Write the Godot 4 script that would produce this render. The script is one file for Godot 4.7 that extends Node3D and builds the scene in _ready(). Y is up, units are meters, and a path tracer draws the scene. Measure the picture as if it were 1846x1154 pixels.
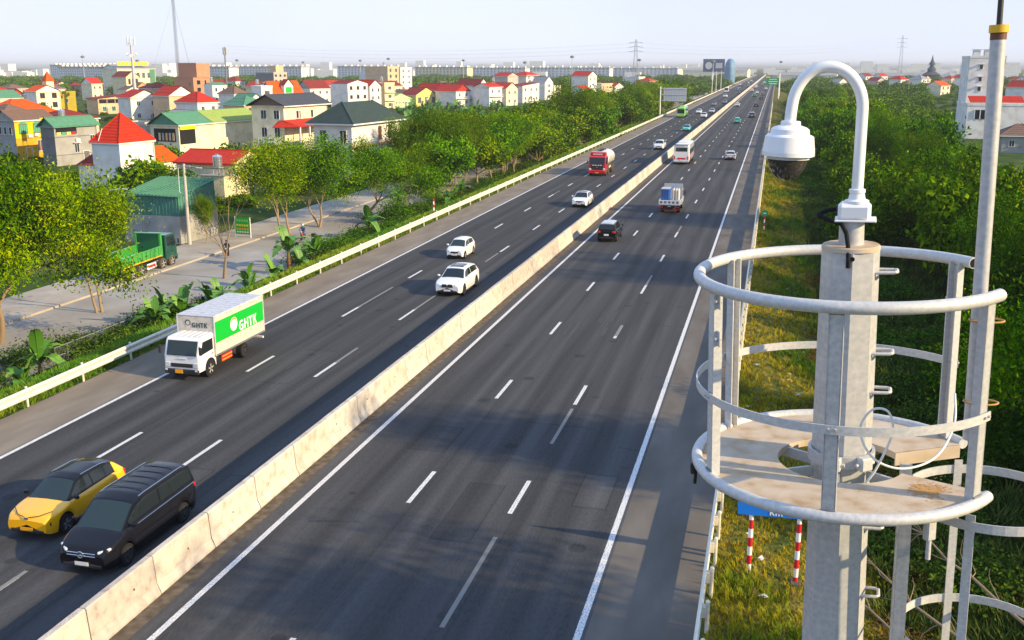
extends Node3D

# ------------------------------------------------------------ mesh builder
class MB:
	var v := PackedVector3Array()
	var n := PackedVector3Array()
	var c := PackedColorArray()
	var col := Color(1, 1, 1)
	var use_col := false
	var X := Transform3D()
	func trin(a: Vector3, b: Vector3, d: Vector3, na: Vector3, nb: Vector3, nd: Vector3) -> void:
		v.append(X * a); v.append(X * d); v.append(X * b)
		n.append((X.basis * na).normalized()); n.append((X.basis * nd).normalized()); n.append((X.basis * nb).normalized())
		if use_col:
			c.append(col); c.append(col); c.append(col)
	func tri(a: Vector3, b: Vector3, d: Vector3) -> void:
		var m := (b - a).cross(d - a).normalized()
		trin(a, b, d, m, m, m)
	func quad(a: Vector3, b: Vector3, d: Vector3, e: Vector3) -> void:
		tri(a, b, d); tri(a, d, e)
	func otri(a: Vector3, b: Vector3, d: Vector3, o: Vector3) -> void:
		if (b - a).cross(d - a).dot(o) < 0.0: tri(a, d, b)
		else: tri(a, b, d)
	func oquad(a: Vector3, b: Vector3, d: Vector3, e: Vector3, o: Vector3) -> void:
		if (b - a).cross(d - a).dot(o) < 0.0: quad(a, e, d, b)
		else: quad(a, b, d, e)
	func box(p: Vector3, s: Vector3) -> void:
		var h := s * 0.5
		for ax in 3:
			for sd in [-1.0, 1.0]:
				var u := (ax + 1) % 3
				var w := (ax + 2) % 3
				var q := []
				for k in [[-1, -1], [1, -1], [1, 1], [-1, 1]]:
					var t := Vector3.ZERO
					t[ax] = sd * h[ax]; t[u] = k[0] * h[u]; t[w] = k[1] * h[w]
					q.append(p + t)
				var o := Vector3.ZERO
				o[ax] = sd
				oquad(q[0], q[1], q[2], q[3], o)
	func bc(h: Vector3, s: Vector3, ax: int, r: float) -> Vector3:
		var t := Vector3.ZERO
		for k in 3: t[k] = s[k] * (h[k] - (0.0 if k == ax else r))
		return t
	func bev(p: Vector3, s: Vector3, r: float) -> void:
		var h := s * 0.5
		r = minf(r, minf(h.x, minf(h.y, h.z)) * 0.9)
		for ax in 3:
			var u := (ax + 1) % 3
			var w := (ax + 2) % 3
			for sd in [-1.0, 1.0]:
				var q := []
				for k in [[-1, -1], [1, -1], [1, 1], [-1, 1]]:
					var g := Vector3.ZERO
					g[ax] = sd; g[u] = k[0]; g[w] = k[1]
					q.append(p + bc(h, g, ax, r))
				var o := Vector3.ZERO
				o[ax] = sd
				oquad(q[0], q[1], q[2], q[3], o)
			for sa in [-1.0, 1.0]:
				for sb in [-1.0, 1.0]:
					var g0 := Vector3.ZERO
					g0[u] = sa; g0[w] = sb; g0[ax] = -1.0
					var g1 := g0
					g1[ax] = 1.0
					var o2 := g0
					o2[ax] = 0.0
					oquad(p + bc(h, g0, u, r), p + bc(h, g1, u, r), p + bc(h, g1, w, r), p + bc(h, g0, w, r), o2)
		for a in [-1.0, 1.0]:
			for b in [-1.0, 1.0]:
				for d in [-1.0, 1.0]:
					var g2 := Vector3(a, b, d)
					otri(p + bc(h, g2, 0, r), p + bc(h, g2, 1, r), p + bc(h, g2, 2, r), g2)
	# polygon in x,y pushed from z0 to z1
	func prism(poly: PackedVector2Array, z0: float, z1: float) -> void:
		if Geometry2D.is_polygon_clockwise(poly): poly.reverse()
		var idx := Geometry2D.triangulate_polygon(poly)
		for i in range(0, idx.size(), 3):
			var a := poly[idx[i]]
			var b := poly[idx[i + 1]]
			var d := poly[idx[i + 2]]
			otri(Vector3(a.x, a.y, z1), Vector3(b.x, b.y, z1), Vector3(d.x, d.y, z1), Vector3(0, 0, z1 - z0))
			otri(Vector3(a.x, a.y, z0), Vector3(b.x, b.y, z0), Vector3(d.x, d.y, z0), Vector3(0, 0, z0 - z1))
		for i in poly.size():
			var a := poly[i]
			var b := poly[(i + 1) % poly.size()]
			oquad(Vector3(a.x, a.y, z1), Vector3(a.x, a.y, z0), Vector3(b.x, b.y, z0), Vector3(b.x, b.y, z1), Vector3(b.y - a.y, a.x - b.x, 0))
	func tube(pts: Array, rad, sides := 8, caps := true) -> void:
		var rings := []
		var up := Vector3(0.123, 0.9, 0.31)
		var prev := Vector3.ZERO
		for i in pts.size():
			var d: Vector3 = (pts[mini(i + 1, pts.size() - 1)] - pts[maxi(i - 1, 0)]).normalized()
			if i == 0:
				prev = d.cross(up)
				if prev.length() < 0.1: prev = d.cross(Vector3(1, 0, 0))
			prev = (prev - d * prev.dot(d)).normalized()
			var w := d.cross(prev)
			var r: float = rad[i] if rad is Array else rad
			var ring := []
			for k in sides:
				var t := TAU * k / sides
				var o := prev * cos(t) + w * sin(t)
				ring.append([pts[i] + o * r, o])
			rings.append(ring)
		for i in pts.size() - 1:
			for k in sides:
				var k2 := (k + 1) % sides
				var A = rings[i][k]
				var B = rings[i][k2]
				var C = rings[i + 1][k2]
				var D = rings[i + 1][k]
				if (B[0] - A[0]).cross(C[0] - A[0]).dot(A[1]) >= 0.0:
					trin(A[0], B[0], C[0], A[1], B[1], C[1]); trin(A[0], C[0], D[0], A[1], C[1], D[1])
				else:
					trin(A[0], C[0], B[0], A[1], C[1], B[1]); trin(A[0], D[0], C[0], A[1], D[1], C[1])
		if caps:
			for e in [0, pts.size() - 1]:
				var o3: Vector3 = (pts[0] - pts[1]) if e == 0 else (pts[-1] - pts[-2])
				for k in sides: otri(pts[e], rings[e][k][0], rings[e][(k + 1) % sides][0], o3)
	# profile of (radius, height) turned round y
	func lathe(prof: Array, sides := 16) -> void:
		for i in prof.size() - 1:
			var p: Vector2 = prof[i]
			var q: Vector2 = prof[i + 1]
			if p.distance_to(q) < 1e-5: continue
			var s := (q - p).normalized()
			for k in sides:
				var t0 := TAU * k / sides
				var t1 := TAU * (k + 1) / sides
				var e0 := Vector3(cos(t0), 0, sin(t0))
				var e1 := Vector3(cos(t1), 0, sin(t1))
				var n0 := e0 * s.y - Vector3(0, s.x, 0)
				var n1 := e1 * s.y - Vector3(0, s.x, 0)
				var A := e0 * p.x + Vector3(0, p.y, 0)
				var B := e1 * p.x + Vector3(0, p.y, 0)
				var C := e1 * q.x + Vector3(0, q.y, 0)
				var D := e0 * q.x + Vector3(0, q.y, 0)
				if p.x > 1e-5: ntri(A, B, C if q.x > 1e-5 else D, n0, n1, n1 if q.x > 1e-5 else n0)
				if q.x > 1e-5: ntri(A, C, D, n0, n1, n0)
	func ntri(a: Vector3, b: Vector3, d: Vector3, na: Vector3, nb: Vector3, nd: Vector3) -> void:
		if (b - a).cross(d - a).dot(na + nb + nd) < 0.0: trin(a, d, b, na, nd, nb)
		else: trin(a, b, d, na, nb, nd)
	# rings of equal size joined with smooth normals, turned away from ref(i)
	func loft(rings: Array, closed := false, caps := false) -> void:
		var R := rings.size()
		var K: int = rings[0].size()
		var nn := []
		var ctr := []
		for i in R:
			var z := PackedVector3Array()
			z.resize(K)
			nn.append(z)
			var m := Vector3.ZERO
			for p in rings[i]: m += p
			ctr.append(m / K)
		var KK := K if closed else K - 1
		var fl := []
		for i in R - 1:
			for k in KK:
				var k2 := (k + 1) % K
				var a: Vector3 = rings[i][k]
				var b: Vector3 = rings[i][k2]
				var d: Vector3 = rings[i + 1][k2]
				var e: Vector3 = rings[i + 1][k]
				var m := (d - a).cross(e - b)
				var flip := m.dot((a + b + d + e) * 0.25 - (ctr[i] + ctr[i + 1]) * 0.5) < 0.0
				if flip: m = -m
				fl.append(flip)
				nn[i][k] += m; nn[i][k2] += m; nn[i + 1][k] += m; nn[i + 1][k2] += m
		for i in R - 1:
			for k in KK:
				var k2 := (k + 1) % K
				ntri(rings[i][k], rings[i][k2], rings[i + 1][k2], nn[i][k].normalized(), nn[i][k2].normalized(), nn[i + 1][k2].normalized())
				ntri(rings[i][k], rings[i + 1][k2], rings[i + 1][k], nn[i][k].normalized(), nn[i + 1][k2].normalized(), nn[i + 1][k].normalized())
		if caps:
			for e in [0, R - 1]:
				var o: Vector3 = ctr[e] - ctr[1 if e == 0 else R - 2]
				for k in (K if closed else K - 1): otri(ctr[e], rings[e][k], rings[e][(k + 1) % K], o)
	func mesh() -> ArrayMesh:
		var a := []
		a.resize(Mesh.ARRAY_MAX)
		a[Mesh.ARRAY_VERTEX] = v
		a[Mesh.ARRAY_NORMAL] = n
		if use_col: a[Mesh.ARRAY_COLOR] = c
		var m := ArrayMesh.new()
		m.add_surface_from_arrays(Mesh.PRIMITIVE_TRIANGLES, a)
		return m

# ------------------------------------------------------------ nodes, names, materials
var M := {}
var T := {}
var taken := {}
var R := RandomNumberGenerator.new()
const LG := -2.5   # level of the land beside the expressway

func numbered(nm: String) -> String:
	if not taken.has(nm):
		taken[nm] = 0
		return nm
	taken[nm] += 1
	return "%s_%03d" % [nm, taken[nm]]

func tag(o: Node, label: String, cat: String, group := "", kind := "") -> Node:
	if label: o.set_meta("label", label)
	if cat: o.set_meta("category", cat)
	if group: o.set_meta("group", group)
	if kind: o.set_meta("kind", kind)
	return o

func thing(nm: String, label: String, cat: String, at := Vector3.ZERO, yaw := 0.0, group := "") -> Node3D:
	var o := Node3D.new()
	o.name = numbered(nm)
	add_child(o)
	o.position = at
	o.rotation.y = yaw
	tag(o, label, cat, group)
	return o

func part(nm: String, what, m, parent: Node = null, at := Vector3.ZERO) -> MeshInstance3D:
	var o := MeshInstance3D.new()
	o.mesh = what.mesh() if what is MB else what
	o.material_override = M[m] if m is String else m
	o.cast_shadow = GeometryInstance3D.SHADOW_CASTING_SETTING_DOUBLE_SIDED
	if parent == null:
		o.name = numbered(nm)
		add_child(o)
	else:
		o.name = nm
		parent.add_child(o, true)
	o.position = at
	return o

func structure(nm: String, what, m) -> MeshInstance3D:
	var o := part(nm, what, m)
	o.set_meta("kind", "structure")
	return o

func copy(o: Node3D, at: Vector3, yaw: float, sc := Vector3.ONE, label := "", group := "") -> Node3D:
	var d: Node3D = o.duplicate()
	var base: String = o.name
	if base.length() > 4 and base[-4] == "_" and base.right(3).is_valid_int(): base = base.left(-4)
	d.name = numbered(base)
	add_child(d)
	d.transform = Transform3D(Basis(Vector3.UP, yaw).scaled_local(sc), at)
	if label: d.set_meta("label", label)
	if group: d.set_meta("group", group)
	return d

func bx(p: Vector3, s: Vector3, r := 0.0) -> MB:
	var b := MB.new()
	if r > 0.0: b.bev(p, s, r)
	else: b.box(p, s)
	return b

func ntex(key: String, freq: float, stops: Array, oct := 5, typ := FastNoiseLite.TYPE_SIMPLEX_SMOOTH, size := 512, normal := 0.0) -> NoiseTexture2D:
	if T.has(key): return T[key]
	var f := FastNoiseLite.new()
	f.noise_type = typ
	f.frequency = freq
	f.fractal_octaves = oct
	f.seed = key.hash() % 1000
	var t := NoiseTexture2D.new()
	t.width = size; t.height = size
	t.seamless = true
	t.noise = f
	if normal > 0.0:
		t.as_normal_map = true
		t.bump_strength = normal
	else:
		var g := Gradient.new()
		var off := PackedFloat32Array()
		var cl := PackedColorArray()
		for s in stops:
			off.append(s[0]); cl.append((s[1] as Color).linear_to_srgb())
		g.offsets = off; g.colors = cl
		t.color_ramp = g
	T[key] = t
	return t

func mat(key: String, c: Color, rough := 0.8, metal := 0.0) -> StandardMaterial3D:
	if M.has(key): return M[key]
	var m := StandardMaterial3D.new()
	m.resource_name = key
	m.albedo_color = c.linear_to_srgb()
	m.roughness = rough
	m.metallic = metal
	if rough >= 0.7: m.metallic_specular = 0.2
	M[key] = m
	return m

func tmat(key: String, c: Color, tex: Texture2D, sc: float, rough := 0.85, metal := 0.0, ntx: Texture2D = null, ns := 0.5, world := true) -> StandardMaterial3D:
	var m := mat(key, c, rough, metal)
	m.albedo_texture = tex
	m.uv1_triplanar = true
	m.uv1_world_triplanar = world
	m.uv1_scale = Vector3.ONE * sc
	if ntx:
		m.normal_enabled = true
		m.normal_texture = ntx
		m.normal_scale = ns
	return m

const ORD := ["first", "second", "third", "fourth", "fifth", "sixth", "seventh", "eighth", "ninth", "tenth", "eleventh", "twelfth", "thirteenth", "fourteenth", "fifteenth", "sixteenth", "seventeenth", "eighteenth", "nineteenth"]
const TENS := ["", "", "twenty", "thirty", "forty", "fifty", "sixty"]

func nth(k: int) -> String:
	if k < 19: return ORD[k]
	var n := k + 1
	if n % 10 == 0: return ["twentieth", "thirtieth", "fortieth", "fiftieth", "sixtieth"][n / 10 - 2]
	return TENS[n / 10] + "-" + ORD[n % 10 - 1]

func g3(a: float) -> Color: return Color(a, a, a)

# asphalt seen from above: long streaks, wheel tracks, oil darkened lane middles, seams, patches and cracks
func road_image(sd: int, x0: float) -> ImageTexture:
	var W := 512
	var H := 2048
	var r := RandomNumberGenerator.new()
	r.seed = sd
	var n1 := FastNoiseLite.new()
	n1.seed = sd
	n1.frequency = 0.02
	n1.fractal_octaves = 5
	var n2 := FastNoiseLite.new()
	n2.seed = sd + 1
	n2.frequency = 0.35
	n2.fractal_octaves = 2
	var lines: Array = [-29.12, -25.37, -21.62, -17.87] if x0 < -20.0 else [-15.65, -11.9, -8.15, -4.4]
	var prof := PackedFloat32Array()
	for i in W:
		var x := x0 + 12.3 * i / W
		var k := 1.0
		for l in 3:
			var c: float = (lines[l] + lines[l + 1]) / 2
			for s in [-0.82, 0.82]: k += 0.18 * exp(-pow((x - c - s) / 0.3, 2.0))
			k -= 0.15 * exp(-pow((x - c) / 0.35, 2.0))
		for l in [1, 2]: k -= 0.16 * exp(-pow((x - lines[l] - 0.22) / 0.04, 2.0))
		if x < lines[0] or x > lines[3]: k += 0.3
		prof.append(k)
	var a := PackedFloat32Array()
	a.resize(W * H)
	for j in H:
		# the far end folds back so that the picture repeats without a seam
		var q := 0.5 - 0.5 * cos(TAU * j / H)
		for i in W:
			var u := n1.get_noise_3d(i * 1.6, sin(TAU * j / H) * 55.0, cos(TAU * j / H) * 55.0)
			a[j * W + i] = prof[i] * (1.0 + 0.4 * u + 0.24 * n2.get_noise_2d(i, j * 0.8))
	for p in 9:
		var px := r.randi_range(20, 420)
		var py := r.randi_range(20, 1900)
		var pw := r.randi_range(30, 90)
		var ph := r.randi_range(20, 90)
		var k := r.randf_range(0.8, 1.2)
		for j in ph:
			for i in pw: a[(py + j) * W + px + i] *= k if i > 1 and j > 0 and i < pw - 2 and j < ph - 1 else 0.7
	for p in 26:
		var cx := r.randf_range(10, W - 10)
		var cy := r.randf_range(10, H - 200)
		var along := p % 3 > 0
		for k in r.randi_range(60, 170):
			cx += r.randf_range(-0.9, 0.9) if along else r.randf_range(0.4, 1.6)
			cy += 1.0 if along else r.randf_range(-0.4, 0.4)
			var o := clampi(int(cy), 0, H - 1) * W + clampi(int(cx), 0, W - 1)
			a[o] *= 0.66
	for p in 60:
		var cx := r.randi_range(6, W - 30)
		var cy := r.randi_range(4, H - 20)
		var k := r.randf_range(0.6, 0.85)
		var rr := r.randi_range(3, 12)
		for j in range(-rr / 3, rr / 3 + 1):
			for i in range(-rr, rr + 1):
				if i * i + j * j * 9 <= rr * rr: a[clampi(cy + j, 0, H - 1) * W + clampi(cx + i, 0, W - 1)] *= k
	var by := PackedByteArray()
	by.resize(W * H * 3)
	for o in W * H:
		var v := Color(0.061 * a[o], 0.062 * a[o], 0.065 * a[o]).linear_to_srgb()
		by[o * 3] = int(clampf(v.r, 0, 1) * 255.0); by[o * 3 + 1] = int(clampf(v.g, 0, 1) * 255.0); by[o * 3 + 2] = int(clampf(v.b, 0, 1) * 255.0)
	return ImageTexture.create_from_image(Image.create_from_data(W, H, false, Image.FORMAT_RGB8, by))

func materials() -> void:
	var grime := ntex("grime", 0.012, [[0.0, Color(0.72, 0.7, 0.66)], [0.35, Color(0.88, 0.87, 0.85)], [0.6, g3(0.97)], [1.0, g3(1.0)]], 6)
	var fine := ntex("fine", 0.09, [[0.0, g3(0.55)], [0.5, g3(0.8)], [1.0, g3(1.0)]], 4)
	var speck := ntex("speck", 0.25, [[0.0, g3(0.35)], [0.45, g3(0.75)], [0.62, g3(0.9)], [1.0, g3(1.0)]], 3)
	var bump := ntex("bump", 0.12, [], 4, FastNoiseLite.TYPE_SIMPLEX_SMOOTH, 512, 6.0)
	var m := tmat("asphalt_left", g3(0.95), road_image(3, -29.3), 1.0, 0.82)
	m.uv1_scale = Vector3(1.0 / 12.3, 1.0, 1.0 / 170.0)
	m.uv1_offset = Vector3(29.3 / 12.3, 0, 0)
	m = tmat("asphalt_right", g3(1.0), road_image(8, -16.25), 1.0, 0.82)
	m.uv1_scale = Vector3(1.0 / 12.3, 1.0, 1.0 / 170.0)
	m.uv1_offset = Vector3(16.25 / 12.3, 0, 0)
	var conc := ntex("conc", 0.01, [[0.0, Color(0.13, 0.11, 0.095)], [0.35, Color(0.2, 0.175, 0.15)], [0.65, Color(0.26, 0.235, 0.21)], [1.0, Color(0.33, 0.31, 0.28)]], 7, FastNoiseLite.TYPE_SIMPLEX_SMOOTH, 1024)
	var csoft := ntex("csoft", 0.008, [[0.0, Color(0.17, 0.155, 0.135)], [0.4, Color(0.2, 0.185, 0.165)], [0.65, Color(0.22, 0.205, 0.185)], [1.0, Color(0.26, 0.245, 0.22)]], 8, FastNoiseLite.TYPE_SIMPLEX_SMOOTH, 1024)
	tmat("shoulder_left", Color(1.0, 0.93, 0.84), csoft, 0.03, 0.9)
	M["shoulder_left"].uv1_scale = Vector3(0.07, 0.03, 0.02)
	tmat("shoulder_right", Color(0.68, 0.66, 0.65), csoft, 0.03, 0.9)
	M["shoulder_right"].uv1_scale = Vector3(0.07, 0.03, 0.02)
	tmat("frontage", Color(1.5, 1.52, 1.55), csoft, 0.02, 0.92)
	tmat("paving", Color(1.75, 1.7, 1.6), csoft, 0.03, 0.92)
	tmat("median_dirt", Color(0.55, 0.5, 0.43), conc, 0.2, 0.95)
	var barr := ntex("barr", 0.014, [[0.0, Color(0.36, 0.31, 0.26)], [0.25, Color(0.5, 0.45, 0.39)], [0.5, Color(0.58, 0.535, 0.465)], [1.0, Color(0.66, 0.615, 0.54)]], 6)
	m = tmat("barrier_a", Color(0.95, 0.95, 0.96), barr, 0.22, 0.9, 0.0, bump, 0.25)
	m = tmat("barrier_b", Color(0.92, 0.89, 0.88), barr, 0.17, 0.9, 0.0, bump, 0.25)
	m = tmat("barrier_c", Color(0.78, 0.76, 0.77), barr, 0.29, 0.9, 0.0, bump, 0.25)
	tmat("joint", Color(0.06, 0.05, 0.045), fine, 0.7, 0.95)
	var wear := ntex("wear", 0.05, [[0.0, g3(0.2)], [0.3, g3(0.5)], [0.42, g3(0.85)], [1.0, g3(1.0)]], 6)
	tmat("line_white", g3(0.76), wear, 0.5, 0.75)
	tmat("line_worn", Color(0.3, 0.29, 0.27), speck, 0.9, 0.85)
	tmat("scuff", Color(0.115, 0.11, 0.115), speck, 0.5, 0.9)
	var grs := ntex("grs", 0.012, [[0.0, Color(0.035, 0.045, 0.012)], [0.4, Color(0.06, 0.085, 0.015)], [0.55, Color(0.11, 0.11, 0.02)], [0.75, Color(0.19, 0.15, 0.03)], [1.0, Color(0.15, 0.1, 0.04)]], 6, FastNoiseLite.TYPE_SIMPLEX_SMOOTH, 1024)
	tmat("verge", g3(1.0), grs, 0.07, 1.0, 0.0, bump, 0.8)
	var land := ntex("land", 0.01, [[0.0, Color(0.025, 0.05, 0.01)], [0.5, Color(0.045, 0.085, 0.014)], [0.8, Color(0.09, 0.11, 0.03)], [1.0, Color(0.15, 0.13, 0.07)]], 6)
	tmat("land", g3(1.0), land, 0.02, 1.0)
	var galv := ntex("galv", 0.03, [[0.0, Color(0.36, 0.38, 0.4)], [0.35, Color(0.45, 0.46, 0.475)], [0.7, Color(0.53, 0.53, 0.53)], [1.0, Color(0.62, 0.62, 0.6)]], 5, FastNoiseLite.TYPE_CELLULAR)
	m = tmat("galv", g3(1.0), galv, 1.6, 0.5, 0.25, null, 0.2, false)
	tmat("galv_dark", Color(0.35, 0.36, 0.38), galv, 1.1, 0.55, 0.2, null, 0.2, false)
	tmat("galv_light", Color(1.15, 1.14, 1.11), galv, 2.2, 0.5, 0.1, null, 0.2, false)
	var deck := ntex("deck", 0.008, [[0.0, Color(0.36, 0.25, 0.14)], [0.3, Color(0.47, 0.37, 0.26)], [0.55, Color(0.52, 0.43, 0.33)], [1.0, Color(0.58, 0.5, 0.4)]], 6)
	tmat("deck", g3(1.0), deck, 0.9, 0.75, 0.0, null, 0.2, false)
	mat("shell_blue", Color(0.12, 0.24, 0.38), 0.6)
	mat("rust", Color(0.5, 0.29, 0.12), 0.95)
	mat("rail_cream", Color(0.66, 0.62, 0.5), 0.5, 0.15)
	tmat("rail", Color(0.78, 0.74, 0.63), grime, 0.4, 0.5, 0.15)
	mat("cam_white", Color(0.8, 0.81, 0.83), 0.3)
	mat("cam_grey", g3(0.5), 0.4)
	mat("cam_smoke", Color(0.03, 0.028, 0.025), 0.08)
	m = mat("dome", Color(0.05, 0.045, 0.04, 0.62), 0.03)
	m.transparency = BaseMaterial3D.TRANSPARENCY_ALPHA
	m.albedo_color.a = 0.86
	mat("rubber", Color(0.02, 0.02, 0.021), 0.75)
	mat("black_plastic", Color(0.018, 0.018, 0.02), 0.5)
	mat("yellow_cap", Color(0.75, 0.42, 0.01), 0.5)
	mat("cable", Color(0.7, 0.72, 0.7), 0.5)
	# walls: one grime texture under many paints
	var P := {"white": Color(0.8, 0.79, 0.76), "cream": Color(0.8, 0.68, 0.44), "pale_cream": Color(0.84, 0.76, 0.55), "yellow": Color(0.85, 0.55, 0.01), "pale_yellow": Color(0.83, 0.67, 0.22), "cement": Color(0.36, 0.36, 0.36),
		"dark_cement": Color(0.2, 0.2, 0.21), "pale_blue": Color(0.76, 0.76, 0.75), "grey_blue": Color(0.36, 0.355, 0.345), "orange_wall": Color(0.8, 0.38, 0.17), "peach": Color(0.72, 0.5, 0.32), "olive": Color(0.42, 0.33, 0.03), "mint": Color(0.5, 0.65, 0.4), "warm_grey": Color(0.5, 0.46, 0.42), "sky_white": Color(0.8, 0.79, 0.77), "ochre": Color(0.75, 0.38, 0.03)}
	for k in P: tmat(k, P[k], grime, 0.06, 0.9)
	var brick := ntex("brick", 0.05, [[0.0, Color(0.5, 0.4, 0.35)], [0.5, Color(0.85, 0.8, 0.78)], [1.0, g3(1.0)]], 4)
	tmat("raw_brick", Color(0.68, 0.33, 0.2), brick, 0.12, 0.95)
	tmat("old_brick", Color(0.26, 0.19, 0.17), brick, 0.1, 0.95)
	var Q := {"roof_red": Color(0.5, 0.035, 0.02), "roof_orange": Color(0.8, 0.1, 0.008), "roof_scarlet": Color(0.62, 0.035, 0.012), "roof_maroon": Color(0.24, 0.035, 0.03), "roof_brown": Color(0.2, 0.13, 0.1), "roof_green": Color(0.1, 0.27, 0.17), "roof_lime": Color(0.3, 0.4, 0.1), "roof_slate": Color(0.075, 0.085, 0.11), "roof_darkgreen": Color(0.055, 0.085, 0.085), "roof_grey": Color(0.3, 0.31, 0.33), "roof_teal": Color(0.09, 0.25, 0.2)}
	for k in Q: tmat(k, Q[k], grime, 0.16, 0.7)
	mat("glass", Color(0.025, 0.035, 0.045), 0.12)
	mat("glass_green", Color(0.02, 0.12, 0.09), 0.15)
	mat("frame_white", g3(0.72), 0.6)
	mat("frame_brown", Color(0.13, 0.05, 0.03), 0.6)
	mat("opening", Color(0.02, 0.02, 0.022), 0.95)
	mat("shutter_green", Color(0.08, 0.32, 0.2), 0.6)
	mat("steel", Color(0.62, 0.63, 0.65), 0.25, 0.85)
	mat("sign_green", Color(0.01, 0.3, 0.09), 0.5)
	mat("sign_blue", Color(0.01, 0.2, 0.75), 0.45)
	mat("sign_white", g3(0.8), 0.5)
	mat("sign_red", Color(0.55, 0.012, 0.02), 0.5)
	mat("sign_back", Color(0.55, 0.55, 0.58), 0.5, 0.2)
	mat("sign_yellow", Color(0.9, 0.68, 0.0), 0.6)
	tmat("concrete_pole", Color(0.6, 0.56, 0.5), fine, 0.6, 0.9)
	var barkt := ntex("barkt", 0.05, [[0.0, Color(0.35, 0.3, 0.25)], [0.5, Color(0.75, 0.7, 0.62)], [1.0, g3(1.0)]], 5)
	tmat("bark", Color(0.3, 0.19, 0.1), barkt, 0.9, 0.95)
	tmat("bark_pale", Color(0.42, 0.33, 0.23), barkt, 0.9, 0.95)
	m = mat("leaf", g3(1.0), 0.8)
	m.metallic_specular = 0.08
	m.vertex_color_use_as_albedo = true
	m.backlight = Color(0.85, 0.95, 0.3)
	m.cull_mode = BaseMaterial3D.CULL_DISABLED
	for q in [["leaf_warm", Color(1.22, 1.16, 1.0)], ["leaf_fresh", Color(1.0, 1.12, 0.9)], ["leaf_deep", Color(0.75, 0.85, 0.9)]]:
		m = mat(q[0], q[1], 0.8)
		m.metallic_specular = 0.08
		m.albedo_color = Color(q[1].r, q[1].g, q[1].b)
		m.vertex_color_use_as_albedo = true
		m.backlight = Color(0.85, 0.95, 0.3)
		m.cull_mode = BaseMaterial3D.CULL_DISABLED
	m = mat("banana_leaf", Color(0.07, 0.2, 0.015), 0.5)
	m.backlight = Color(0.5, 0.6, 0.15)
	m.cull_mode = BaseMaterial3D.CULL_DISABLED
	m = mat("banana_leaf_b", Color(0.13, 0.28, 0.02), 0.5)
	m.backlight = Color(0.5, 0.6, 0.15)
	m.cull_mode = BaseMaterial3D.CULL_DISABLED
	mat("banana_dry", Color(0.17, 0.11, 0.05), 0.9)
	m = mat("grass", g3(1.0), 0.7)
	m.vertex_color_use_as_albedo = true
	m.backlight = Color(0.5, 0.55, 0.15)
	m.cull_mode = BaseMaterial3D.CULL_DISABLED
	# vehicles
	for k in [["paint_white", Color(0.78, 0.79, 0.8)], ["paint_black", Color(0.008, 0.008, 0.012)], ["paint_yellow", Color(0.95, 0.47, 0.0)], ["paint_teal", Color(0.01, 0.5, 0.42)], ["paint_silver", Color(0.45, 0.47, 0.5)], ["paint_grey", Color(0.1, 0.11, 0.13)], ["paint_navy", Color(0.03, 0.06, 0.16)], ["paint_blue", Color(0.03, 0.13, 0.42)], ["paint_red", Color(0.6, 0.008, 0.015)], ["paint_green", Color(0.05, 0.33, 0.05)], ["paint_lime", Color(0.25, 0.65, 0.12)], ["paint_deepgreen", Color(0.006, 0.07, 0.045)], ["paint_cream", Color(0.8, 0.74, 0.6)]]:
		m = mat(k[0], k[1], 0.2)
		m.clearcoat_enabled = true
		m.clearcoat = 0.35 if k[0] == "paint_black" else 0.8
		if k[0] == "paint_black": m.metallic_specular = 0.25
		m.clearcoat_roughness = 0.06
	mat("auto_glass", Color(0.012, 0.018, 0.022), 0.06)
	mat("auto_glass_pale", Color(0.018, 0.034, 0.036), 0.05)
	mat("tyre", Color(0.022, 0.022, 0.023), 0.85)
	mat("tyre_dusty", Color(0.1, 0.085, 0.065), 0.95)
	mat("alloy", Color(0.5, 0.51, 0.53), 0.3, 0.8)
	mat("alloy_dark", Color(0.09, 0.09, 0.1), 0.35, 0.6)
	mat("chrome", Color(0.75, 0.76, 0.78), 0.12, 1.0)
	mat("lamp_clear", Color(0.75, 0.78, 0.8), 0.12, 0.3)
	mat("lamp_red", Color(0.45, 0.01, 0.012), 0.2)
	mat("lamp_amber", Color(0.8, 0.28, 0.01), 0.3)
	mat("plate_white", g3(0.75), 0.5)
	mat("plate_yellow", Color(0.85, 0.38, 0.01), 0.5)
	mat("chassis", Color(0.02, 0.02, 0.022), 0.8)
	tmat("box_panel", Color(0.62, 0.57, 0.5), grime, 0.4, 0.6)
	tmat("box_roof", Color(0.62, 0.64, 0.68), grime, 0.4, 0.45, 0.2)
	mat("print_green", Color(0.0, 0.42, 0.03), 0.5)
	mat("print_dark", Color(0.03, 0.05, 0.03), 0.6)
	mat("print_orange", Color(0.85, 0.3, 0.01), 0.5)
	mat("litter", Color(0.7, 0.7, 0.68), 0.8)
	mat("cloth_dark", Color(0.03, 0.03, 0.035), 0.9)
	mat("skin", Color(0.45, 0.27, 0.18), 0.6)
	mat("cloth_blue", Color(0.06, 0.1, 0.22), 0.9)

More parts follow.
